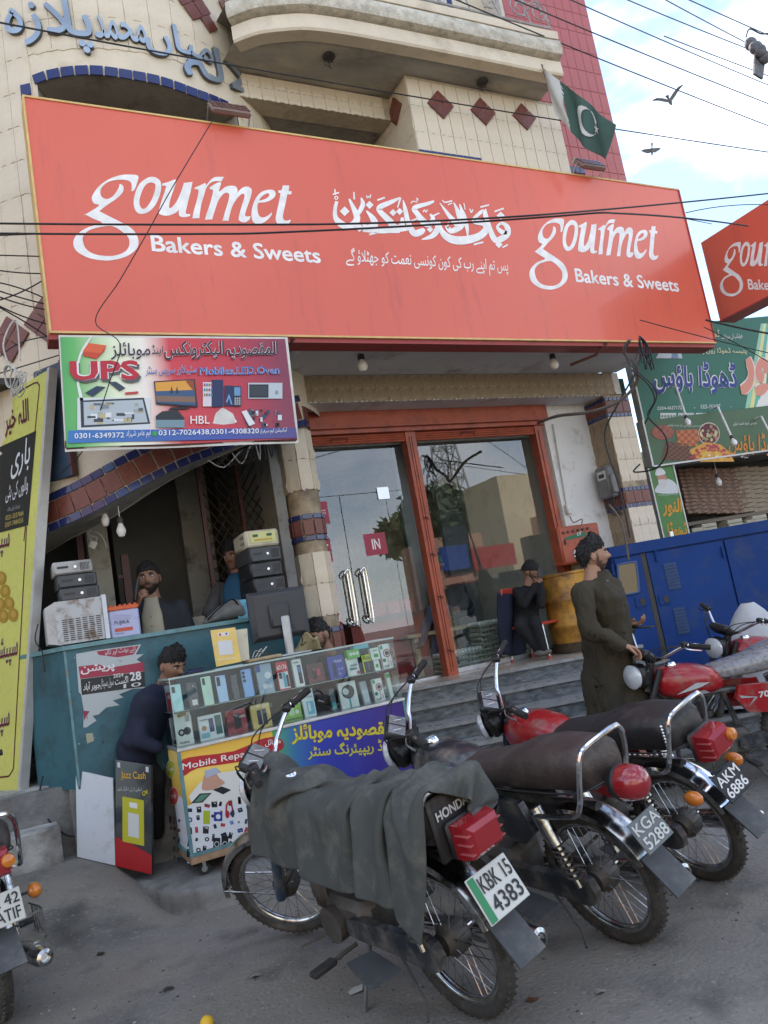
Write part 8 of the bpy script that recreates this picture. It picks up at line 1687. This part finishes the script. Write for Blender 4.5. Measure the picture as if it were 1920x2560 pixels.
# ================================================================== people
def skinm(n, c):
    m = M('skin_'+n, c, .5, var=.08, scale=30, spec=.4); nt = m.node_tree; b = nt.nodes['Principled BSDF']; src = b.inputs['Base Color'].links[0].from_socket; at = nt.nodes.new('ShaderNodeAttribute'); at.attribute_name = 'mask'; sp = nt.nodes.new('ShaderNodeSeparateColor'); nt.links.new(at.outputs['Color'], sp.inputs[0])
    for ch, c2 in ((0, (.022, .016, .013)), (1, (.21, .085, .07))):
        mx = nt.nodes.new('ShaderNodeMixRGB'); mx.inputs[2].default_value = (*c2, 1); nt.links.new(sp.outputs[ch], mx.inputs[0]); nt.links.new(src, mx.inputs[1]); src = mx.outputs[0]
    nt.links.new(src, b.inputs['Base Color']); return m
hairm = M('black_hair', (.010, .009, .008), .55, var=.4, scale=60, bump=.8, bscale=220); beardm = M('beard_stubble', (.020, .014, .011), .75, var=.5, scale=90)
eyew = M('eye_white', (.55, .52, .48), .25); lipm = M('lip', (.20, .085, .065), .5)
def capsule(mb, a, b, r0, r1, n=12): mb.cyl(a, b, r0, black, r1=r1, n=n); mb.sph(a, r0, black, n, 8); mb.sph(b, r1, black, n, 8)
def bodymesh(mb, mat, name, t, voxel=.014, fold=.006, sm_=5, kw=None):
    me = remesh(mb, voxel, sm_, name); me.materials.append(mat); inv = wm(t).inverted()
    for v in me.vertices:
        p = v.co; q = noise.noise(Vector((p.x*9, p.y*9, p.z*4+p.x*7)))+.5*noise.noise(Vector((p.x*23, p.y*23, p.z*11)))
        v.co = inv @ (p+v.normal*fold*q)
    return place(name, me, t, wm(t))
def gs(x, a, s): return math.exp(-((x-a)/s)**2)
def face_r(x, y, z):
    """features added to the skull: returns an outward offset at the front"""
    if y <= 0: return 0
    ax = abs(x)
    return (.026*gs(ax, 0, .012)*gs(z, -.016, .016)+.013*gs(ax, 0, .010)*gs(z, .008, .022)+.006*gs(ax, .016, .008)*gs(z, -.022, .010)-.012*gs(ax, .031, .015)*gs(z, .016, .011)+.006*gs(z, .034, .009)*(ax < .055)
            +.007*gs(ax, 0, .024)*gs(z, -.050, .010)-.005*gs(ax, 0, .022)*gs(z, -.052, .003)+.008*gs(ax, 0, .022)*gs(z, -.093, .016)+.004*gs(ax, .045, .015)*gs(z, -.012, .02))
def headm(t, c, yaw, pitch, roll, skin, hair='short', beard=0, scale=1.0, hat=None, mous=True):
    """head at c facing yaw (radians from +X); local y forward"""
    X = Matrix.Translation(c) @ R4('Z', yaw-PI/2) @ R4('X', pitch) @ R4('Y', roll) @ Matrix.Scale(scale, 4)
    def pt(th, ph, off=0, feat=True):
        x, y, z = math.sin(th)*math.cos(ph), math.sin(th)*math.sin(ph), math.cos(th); Xx, Yy, Zz = .075*x, .096*y, .116*z
        if z < 0:
            k = -z; Xx *= 1-.34*k**1.4; Yy = Yy*(1-.08*k) if y > 0 else Yy*(1-.42*k)
        f = face_r(Xx, Yy, Zz) if feat else 0
        return Vector((Xx+x*off, Yy+y*off+f, Zz+z*off))
    nu, nv = 56, 46; m = MB(X); k = nv+1; sg = lambda e0, e1, x: sm((x-e0)/(e1-e0))
    vs = []; mk = []
    for i in range(nu):
        for j in range(nv+1):
            p = pt(PI*(j+.02)/(nv+.04), 2*PI*i/nu); ax = abs(p.x); n_ = .5+.5*noise.noise(p*70)
            bd = sg(-.012, .015, p.y)*(sg(-.030-.02*(ax < .05)*(beard < 2), -.046-.02*(ax < .05)*(beard < 2), p.z)*(1-gs(ax, 0, .020)*gs(p.z, -.052, .008)) if beard else 0)
            if beard: bd = max(bd, sg(-.005, .01, p.y)*sg(.032, .020, p.y)*sg(.03, .0, p.z))
            if mous or beard: bd = max(bd, (p.y > .07)*gs(ax, 0, .032)*gs(p.z, -.037, .007)*1.2)
            bd = max(0, min(1, bd*(.8+.4*n_)))*(1 if beard == 2 else .82 if beard else .6); lp = (p.y > .06)*gs(ax, 0, .020)*gs(p.z, -.052, .008)
            if beard == 2: p = p+Vector((p.x, p.y, p.z)).normalized()*.008*bd
            vs.append(p); mk.append((bd, lp*.8, 0, 1))
    m.add(vs, [(i*k+j, ((i+1) % nu)*k+j, ((i+1) % nu)*k+j+1, i*k+j+1) for i in range(nu) for j in range(nv)], skin)
    m.tube([(0, -.012, -.05), (0, -.025, -.11), (0, -.035, -.17)], [.056, .056, .068], skin, 14)
    for s_ in (-1, 1): m.sph((s_*.076, -.008, -.002), (.011, .022, .033), skin, 10, 8, Matrix.Rotation(s_*.3, 3, 'Z'))
    H = m.build('head', t, smooth=70); at_ = H.data.color_attributes.new('mask', 'FLOAT_COLOR', 'POINT')
    for q_ in range(len(at_.data)): at_.data[q_].color = mk[q_] if q_ < len(mk) else (0, 0, 0, 1)
    m = MB(X)
    for s_ in (-1, 1): m.sph((s_*.031, .081, .015), (.0145, .009, .0068), eyew, 10, 8); m.sph((s_*.031, .0875, .015), (.0062, .004, .0062), black, 10, 6)
    m.build('eyes', H, kind='stuff')
    m = MB(X)
    for s_ in (-1, 1): m.tube([(s_*.014, .096, .031), (s_*.032, .094, .037), (s_*.052, .078, .031)], [.0035, .0048, .002], beardm, 6, smooth=3); m.tube([(s_*.017, .0885, .0225), (s_*.031, .0905, .0245), (s_*.046, .082, .019)], .0022, beardm, 5, smooth=3)
    m.build('brows', H, kind='stuff')
    if hat:
        m = MB(X); m.grid(lambda u, v: pt(PI*.0+PI*.46*v+.001, 2*PI*u, .014+.004*math.sin(v*9)+(.012*(1-v)), False), 28, 10, hat, cu=True); m.tube([pt(PI*.45, a, .016, False) for a in [2*PI*k_/24 for k_ in range(24)]], .011, hat, 8, closed=True); m.build('knitted_cap', H, smooth=80)
    if hair:
        def hp(u, v):
            ph = 2*PI*u; q = math.sin(ph); lim = PI*((.45-.11*q**.7) if q > 0 else .45+.24*(-q)**.8)+.05*noise.noise(Vector((u*60, 1, c[0]))); th = lim*v+.0005; tp = 1-v**5
            o = ((.014+.010*(1-v))+(.026*(q > -.3)*(1-v)**.7*(.7+.6*max(0, q)) if hair == 'tall' else 0)+.010*noise.noise(Vector((math.cos(ph)*5*v, q*5*v, c[0]*3)))+.004*noise.noise(Vector((math.cos(ph)*22*v, q*22*v, 5))))*tp-.003*(v > .99)
            return pt(th, ph, o, False)
        if not hat:
            rn = random.Random(int(c[0]*99)); m = MB(X)
            for _ in range(260):
                u, v = rn.random(), rn.random()**.6*.97; a = hp(u, v); d = (hp(u, max(0, v-.05))-a); o_ = a.normalized(); e = (o_*.35+(hp(u, min(1, v+.06))-a).normalized()*.9+Vector((rn.uniform(-1, 1), rn.uniform(-1, 1), rn.uniform(-.6, .6)))*.35).normalized()
                if v > .8: e = (o_*.3-Vector((0, 0, 1))).normalized()
                L = rn.uniform(.010, .022 if hair == 'tall' else .015); m.tube([a-o_*.004, a+e*L*.6, a+e*L], [.007, .005, .0008], hairm, 4)
            m.build('hair_tufts', H, smooth=75, kind='stuff')
        if not hat: m = MB(X); m.grid(hp, 64, 22, hairm, cu=True); m.build('hair', H, smooth=75)
    return H, X
def hand(t, w, d, up, side, skin, curl=.5, s=1.0, name='hand', spread=.1):
    """w wrist, d finger direction, up = back of the hand; side=+1 thumb on the d x up side"""
    d = Vector(d).normalized(); up = Vector(up); up = (up-d*up.dot(d)).normalized(); l = d.cross(up)*side; m = MB(); P = lambda a, b, c: Vector(w)+(d*a+l*b+up*c)*s
    m.sph(P(.045, 0, 0), .04*s, black, 12, 8); m.v = []; m.f = []; m.mi = []; m.mats = []
    rings = [[P(a, b_*math.cos(q), c_*math.sin(q)) for q in [2*PI*k/12 for k in range(12)]] for a, b_, c_ in ((-.03, .026, .022), (.0, .026, .018), (.03, .036, .016), (.07, .041, .014), (.088, .038, .012))]; m.loft(rings, black)
    for k, (b, L) in enumerate(((.029, .072), (.010, .080), (-.010, .074), (-.028, .058))):
        p = P(.078, b, 0); a = .15; pts = [P(.06, b*.9, 0), p]
        for seg in (.45, .32, .23): a += curl*(1.0+.12*k); p = p+(d*math.cos(a)-up*math.sin(a)+l*spread*(b/.03)*.5).normalized()*L*seg*s; pts.append(p)
        m.tube(pts, [.0095*s, .0095*s, .009*s, .0082*s, .0068*s], black, 8); m.sph(pts[-1], .0068*s, black, 8, 6)
    pts = [P(.012, .02, -.004), P(.035, .045, -.010), P(.060, .058, -.020-.012*curl), P(.082, .056, -.030-.02*curl)]; m.tube(pts, [.014*s, .012*s, .0105*s, .008*s], black, 8); m.sph(pts[-1], .008*s, black, 8, 6)
    me = remesh(m, .0042*s, 2, name); me.materials.append(skin); inv = wm(t).inverted()
    for v in me.vertices: v.co = inv @ v.co
    return place(name, me, t, wm(t))
def ell(c, a, b, ux, uy, n=18): return [Vector(c)+ux*(a*math.cos(2*PI*k/n))+uy*(b*math.sin(2*PI*k/n)) for k in range(n)]
def torso(mb, pel, neck, f, w=.20, dpt=.12, belly=1.0):
    """trunk of ellipses from pelvis to neck, f = facing"""
    pel, neck = Vector(pel), Vector(neck); f = Vector(f).normalized(); axis = (neck-pel).normalized(); s = f.cross(axis).normalized(); f2 = axis.cross(s)*-1
    mb.loft([ell(pel.lerp(neck, k), w*a, dpt*b, s, f2) for k, a, b in ((-.12, .60, .7), (0, .86, 1.0), (.2, .84, 1.02*belly), (.45, .88, 1.02*belly), (.65, 1.0, 1.05), (.80, 1.02, .95), (.90, .80, .78), (.97, .42, .55), (1.03, .28, .45))], black)
    return s
# ---- the walker -------------------------------------------------------
sk1 = skinm('tan', (.33, .18, .115)); sk2 = skinm('brown', (.24, .13, .085)); olive = M('dark_olive_cloth', (.036, .029, .016), .85, var=.2, scale=4, bump=.35, bscale=90, stretch=(1, 1, .4))
W0 = U(1560, 1990, 2, 0); D = 5.15
t = thing('person', 'young bearded man in a long dark olive shirt walking past', 'person', (AT(1500, 1900, D).x, AT(1500, 1900, D).y, 0))
g_ = lambda x, y, d=D: AT(x, y, d)
fwd = Vector((.93, -.36, 0)).normalized()
m = MB(); pel = g_(1530, 1690, D+.02); nk = g_(1496, 1436, D+.03); torso(m, pel, nk, fwd, .225, .15)
shR = g_(1455, 1480, D-.15); elR = g_(1478, 1578, D-.24); wrR = g_(1556, 1612, D-.26); shL = g_(1535, 1470, D+.20); elL = g_(1530, 1555, D+.26); wrL = g_(1572, 1561, D+.12)
for a, b, c in ((shR, elR, wrR), (shL, elL, wrL)): capsule(m, a, b, .074, .066); capsule(m, b, c, .066, .050)
capsule(m, nk+Vector((0, 0, -.06)), shR, .06, .062); capsule(m, nk+Vector((0, 0, -.06)), shL, .06, .062)
ft = Vector((g_(1530, 1900).x, g_(1530, 1900).y, 0)); sd = fwd.cross(Vector((0, 0, 1)))
m.loft([ell(pel+Vector((0, 0, .12)), .19, .16, sd, fwd, 30), ell(pel+fwd*.0+Vector((0, 0, -.02)), .20, .20, sd, fwd, 30), ell(pel+fwd*.05+Vector((0, 0, -.25)), .21, .27, sd, fwd, 30), ell(pel+fwd*.10+Vector((0, 0, -.42)), .215, .33, sd, fwd, 30)], black)
m.tube([nk+Vector((.062*math.cos(a), .062*math.sin(a), .012)) for a in [k*PI/8 for k in range(16)]], .017, black, 8, closed=True)
bodymesh(m, olive, 'long_shirt', t, .012, .026, 3)
m = MB()
for s_, k in ((-.085, .20), (.085, -.16)):
    hip = pel+sd*s_+Vector((0, 0, -.05)); kn = hip+fwd*(k*.8)+Vector((0, 0, -.38)); an = Vector((hip.x+fwd.x*k*1.2, hip.y+fwd.y*k*1.2, .09)); capsule(m, hip, kn, .12, .11); capsule(m, kn, an, .11, .085); 
bodymesh(m, M('dark_trouser_cloth', (.022, .020, .013), .9, var=.2), 'loose_trousers', t, .018, .012, 4)
for s_, k in ((-.085, .20), (.085, -.16)): hip = pel+sd*s_; p = Vector((hip.x+fwd.x*k*1.2, hip.y+fwd.y*k*1.2, 0)); m = MB(); m.loft([ell(p+fwd*a+Vector((0, 0, h)), .042*w, hh, sd, Vector((0, 0, 1)), 12) for a, w, h, hh in ((-.07, .6, .04, .035), (-.03, 1, .05, .045), (.06, 1.05, .04, .036), (.14, 1, .025, .022), (.18, .4, .02, .012))], vinyl); m.build('sandal', t, smooth=70)
hc = g_(1482, 1392, D+.03); headm(t, hc, math.atan2(-.52, .85), .02, -.02, sk1, 'tall', 1, .98)
hand(t, wrR, g_(1615, 1630, D-.27)-wrR, Vector((0, 0, 1))+fwd*.3, 1, sk1, .42, 1.02); hand(t, wrL, g_(1625, 1558, D+.0)-wrL, Vector((0, 0, -1)), -1, sk1, .35, 1.0)
m = MB(); a, b = g_(1568, 1573, D+.1), g_(1640, 1567, D-.0); n_ = (b-a).normalized(); sx = n_.cross(Vector((0, 0, 1))); mid = (a+b)/2; RR_ = Matrix((n_, sx, n_.cross(sx)*-1)).transposed(); m.bev(mid+Vector((0, 0, .004)), (.16, .078, .009), .003, black, RR_); m.build('phone', None, label='dark phone lying flat in the walking man\'s open hand', cat='phone')
m = MB()
for k in range(4): p = g_(1519+4.5*k, 1452+22*k, D-.115); m.sph(p, .006, M('shirt_button', (.25, .22, .16), .4), 8, 5)
m.build('shirt_buttons', t, kind='stuff')
# ---- man on the phone -------------------------------------------------
def seated_bust(lab, head, depth, yaw, cloth, sk, shw=.2, hair='short', beard=0, pitch=0, roll=0, sc_=1.0, drop=.62, hat=None, base=.72, lean=(0, 0), voxel=.015):
    hc = AT(head[0], head[1], depth); t = thing('person', lab, 'person', (hc.x, hc.y, base)); f = Vector((math.cos(yaw), math.sin(yaw), 0)); nk = hc+Vector((-f.x*.03, -f.y*.03, -.155)); pel = Vector((nk.x-lean[0], nk.y-lean[1], nk.z-drop)); m = MB(); s = torso(m, pel, nk, f, shw, .125)
    headm(t, hc, yaw+roll*0, pitch, roll, sk, hair, beard, sc_, hat); return t, m, s, f, nk, pel, hc
jacket = M('black_wool', (.016, .018, .022), .85, var=.2, scale=20)
t, m, s, f, nk, pel, hc = seated_bust('bearded man in a dark waistcoat and beige shirt talking on a phone', (372, 1448), 5.75, math.radians(252), jacket, sk2, .20, 'short', 2, 0, .02)
f0 = Vector((0, 0, 1)); rS, lS = nk-s*.19+Vector((0, 0, -.09)), nk+s*.19+Vector((0, 0, -.09))
if rS.x > lS.x: rS, lS = lS, rS
el = AT(292, 1560, 5.6); wr = AT(342, 1512, 5.45); capsule(m, rS, el, .065, .055); capsule(m, el, wr, .055, .036); e2 = lS+Vector((.06, -.02, -.28)); capsule(m, lS, e2, .068, .06); capsule(m, e2, e2+Vector((-.02, -.15, -.12)), .055, .045)
bodymesh(m, jacket, 'dark_jacket', t)
m = MB(); m.loft([ell(nk+f*(a)+Vector((0, 0, z)), w, .03, s, f, 14) for a, z, w in ((.02, .03, .045), (.065, -.03, .055), (.112, -.12, .075), (.128, -.25, .08), (.125, -.5, .085))], M('beige_shirt', (.34, .30, .22), .8, var=.1, scale=8)); m.build('beige_shirt', t, smooth=70)
for k in range(4): m = MB(); m.sph(nk+f*.155+Vector((0, 0, -.13-.07*k)), .006, M('shirt_button', 'aaaaaa'), 8, 5); m.build('button', t)
hand(t, wr, AT(352, 1478, 5.42)-wr, Vector((-.9, -.3, 0)), -1, sk2, .55, .95); m = MB(); p = AT(340, 1474, 5.40); m.bev(p, (.02, .07, .16), .005, black, Matrix.Rotation(.25, 3, 'Y')); m.build('phone', None, label='black phone held to the ear of the bearded man', cat='phone')
# ---- youth in blue -----------------------------------------------------
t, m, s, f, nk, pel, hc = seated_bust('youth in a blue shirt and grey hooded jacket looking aside behind the backpack', (583, 1394), 6.3, math.radians(228), None, sk2, .19, 'tall', 0, -.05, 0, .93)
rS = nk-s*.17+Vector((0, 0, -.08)); lS = nk+s*.17+Vector((0, 0, -.08))
if rS.x > lS.x: rS, lS = lS, rS
el = AT(522, 1535, 6.1); capsule(m, rS, el, .066, .055); capsule(m, el, AT(560, 1565, 5.9), .055, .045); capsule(m, lS, lS+Vector((.03, -.03, -.3)), .066, .055)
bodymesh(m, M('grey_hoodie', (.075, .072, .075), .9, var=.15), 'grey_jacket', t)
m = MB(); m.loft([ell(nk+f*a+Vector((0, 0, z)), w, .03, s, f, 14) for a, z, w in ((.02, .03, .05), (.07, -.03, .08), (.112, -.12, .10), (.124, -.25, .10), (.12, -.5, .10))], M('blue_shirt', (.018, .085, .17), .8, var=.12, scale=8)); m.build('blue_shirt', t, smooth=70)
m = MB()
for s_ in (-1, 1): m.tube([nk+f*.12+s*(s_*.105)+Vector((0, 0, -.03)), nk+f*.165+s*(s_*.112)+Vector((0, 0, -.2)), nk+f*.15+s*(s_*.115)+Vector((0, 0, -.45))], .006, vinyl, 5)
m.build('jacket_zip', t, kind='stuff')
# ---- man crouched left of the case -------------------------------------
blk = M('black_cloth', (.010, .010, .012), .9, var=.2, scale=8)
navy = M('navy_cloth', (.010, .014, .034), .85, var=.2, scale=10)
t, m, s, f, nk, pel, hc = seated_bust('man in a navy top bending his head behind the left end of the display case', (430, 1664), 5.13, math.radians(-62), None, sk2, .19, 'tall', 0, -.42, 0, .95, .52, None, .15, (.03, .10))
pel = AT(350, 1860, 4.98); m = MB(); torso(m, pel, AT(398, 1718, 5.04), Vector((.75, -.66, 0)), .18, .115); sh = AT(366, 1755, 4.96); e_ = AT(348, 1852, 4.85); capsule(m, sh, e_, .062, .055); capsule(m, e_, AT(395, 1868, 4.86), .052, .042)
capsule(m, AT(340, 1870, 5.0), AT(345, 1905, 5.0), .13, .12); bodymesh(m, navy, 'navy_top', t); m = MB(); capsule(m, AT(344, 1910, 5.0), AT(385, 1950, 4.95), .10, .08); capsule(m, AT(385, 1950, 4.95), AT(392, 2080, 5.0), .07, .05); bodymesh(m, blk, 'dark_trousers', t, .016)
# ---- man behind the monitor ---------------------------------------------
t, m, s, f, nk, pel, hc = seated_bust('man with downcast eyes behind the display case, right of the monitor', (795, 1590), 5.50, math.radians(205), None, sk2, .19, 'short', 1, -.30, 0, .97, .5, None, .2)
bodymesh(m, M('brown_cloth', (.05, .038, .03), .9), 'brown_top', t)
# ---- man in a beanie on the red chair ------------------------------------
blk = M('black_cloth', (.010, .010, .012), .9, var=.2, scale=8)
D6 = 7.35; hc = AT(1326, 1428, D6); t = thing('person', 'thin man in a black knitted cap seated by the yellow drum', 'person', (hc.x, hc.y, .82)); f = Vector((.35, -.94, 0)).normalized()
m = MB(); pel = AT(1318, 1545, D6+.05); nk = AT(1322, 1462, D6+.02); s = torso(m, pel, nk, f, .155, .10)
for a, kn, fo, c_ in ((-.08, AT(1338, 1560, D6-.28), AT(1362, 1628, D6-.3), 0), (.08, AT(1300, 1565, D6-.25), AT(1352, 1632, D6-.25), 0)): capsule(m, pel+s*a, kn, .075, .06); capsule(m, kn, fo, .058, .04)
sh = AT(1292, 1478, D6); e_ = AT(1310, 1512, D6-.2); wr_ = AT(1338, 1462, D6-.2); capsule(m, sh, e_, .05, .042); capsule(m, e_, wr_, .042, .03); sh2 = AT(1350, 1478, D6); e2 = AT(1352, 1512, D6-.2); capsule(m, sh2, e2, .05, .042); capsule(m, e2, AT(1352, 1458, D6-.22), .04, .028)
bodymesh(m, blk, 'black_clothes', t, .013)
headm(t, hc, math.radians(-55), -.15, 0, sk2, 'short', 1, .80, blk); hand(t, wr_, AT(1350, 1442, D6-.22)-wr_, Vector((-.3, -.9, 0)), 1, sk2, .6, .8); hand(t, AT(1352, 1458, D6-.22), Vector((-.1, 0, 1)), Vector((.3, -.9, 0)), -1, sk2, .6, .8)
m = MB(); m.bev(AT(1350, 1432, D6-.26), (.06, .01, .09), .003, black, Matrix.Rotation(.4, 3, 'Y')); m.build('phone', None, label='small phone in the hands of the man in the knitted cap', cat='phone')
for x, y in ((1362, 1634), (1352, 1637)): m = MB(); p = AT(x, y-4, D6-.3); m.sph(p, (.07, .04, .03), M('grey_slipper', (.12, .11, .10), .8), 10, 6, Matrix.Rotation(-.9, 3, 'Z')); m.build('shoe', t)
CH_ = thing('red_plastic_chair', 'red plastic chair with pale metal legs beside the yellow drum', 'chair', (pel.x, pel.y, .82)); rc_ = M('red_chair_plastic', (.45, .05, .03), .4); zs_ = pel.z-.07; pc_ = Vector((pel.x, pel.y, zs_))
m = MB(); m.bev(pc_+f*.08, (.36, .34, .025), .01, rc_, Matrix.Rotation(math.atan2(f.y, f.x)+PI/2, 3, 'Z')); m.build('seat', CH_)
for a, b in ((-.14, -.1), (.14, -.1), (-.14, .24), (.14, .24)):
    p = pc_+s*a+f*b; q_ = p+s*(a*.3)+f*(.04 if b > 0 else -.04); q_.z = .83; m = MB(); m.tube([p, q_], .010, steel, 6); lg = m.build('leg', CH_); m = MB(); m.cyl(q_+Vector((0, 0, -.008)), q_+Vector((0, 0, .02)), .016, rc_, n=8); m.build('red_foot_cap', lg)
m = MB(); m.bev(pc_-f*.13+Vector((0, 0, .27)), (.34, .02, .22), .008, rc_, Matrix.Rotation(math.atan2(f.y, f.x)+PI/2, 3, 'Z')); m.build('backrest', CH_)
m = MB(); c = AT(1278, 1475, D6+.1); cb__ = AT(1290, 1628, D6-.05); m.grid(lambda u, v: c.lerp(cb__, v)+Vector((-.16+.30*u, .03*math.sin(u*12+v*3)+.05*(u-.5)**2, -.04*math.sin(u*PI))), 18, 14, navy); o = m.build('hung_jacket', None, smooth=80, label='dark navy jacket hung over the back of the red chair', cat='jacket')
md = o.modifiers.new('thickness', 'SOLIDIFY'); md.thickness = .02
# ---- man in jeans inside --------------------------------------------------
D7 = 7.95; hc = AT(1092, 1412, D7); t = thing('person', 'man in a black jacket and jeans sitting on the bench inside the glass', 'person', (hc.x, hc.y, .82)); f = Vector((-.75, -.66, 0)).normalized(); pel = AT(1150, 1528, D7+.1); nk = AT(1108, 1448, D7+.05); m = MB(); s = torso(m, pel, nk, f, .19, .13); capsule(m, AT(1140, 1458, D7), AT(1168, 1510, D7-.1), .065, .055); capsule(m, AT(1168, 1510, D7-.1), AT(1140, 1518, D7-.25), .05, .04); bodymesh(m, blk, 'black_jacket', t, .016)
m = MB(); jn = M('blue_jeans', (.045, .07, .12), .85, var=.25, scale=15)
for k, (kn, fo) in enumerate(((AT(1075, 1530, D7-.25), AT(1052, 1605, D7-.28)), (AT(1095, 1535, D7-.1), AT(1080, 1650, D7-.1)))): capsule(m, pel+s*(.08-.16*k), kn, .085, .065); capsule(m, kn, fo, .06, .045)
bodymesh(m, jn, 'jeans', t, .016); headm(t, hc, math.atan2(f.y, f.x), 0, 0, sk2, 'short', 1, .85, M('green_cap', (.02, .10, .05), .9)); hand(t, AT(1140, 1518, D7-.25), f+Vector((.3, 0, -.1)), Vector((0, 0, 1)), 1, sk2, .3, .95)
for x, y, d in ((1048, 1613, D7-.32), (1078, 1657, D7-.12)): m = MB(); m.sph(AT(x, y, d), (.12, .045, .035), M('grey_slipper', (.12, .11, .10), .8), 12, 7, Matrix.Rotation(math.atan2(f.y, f.x), 3, 'Z')); m.build('shoe', t)
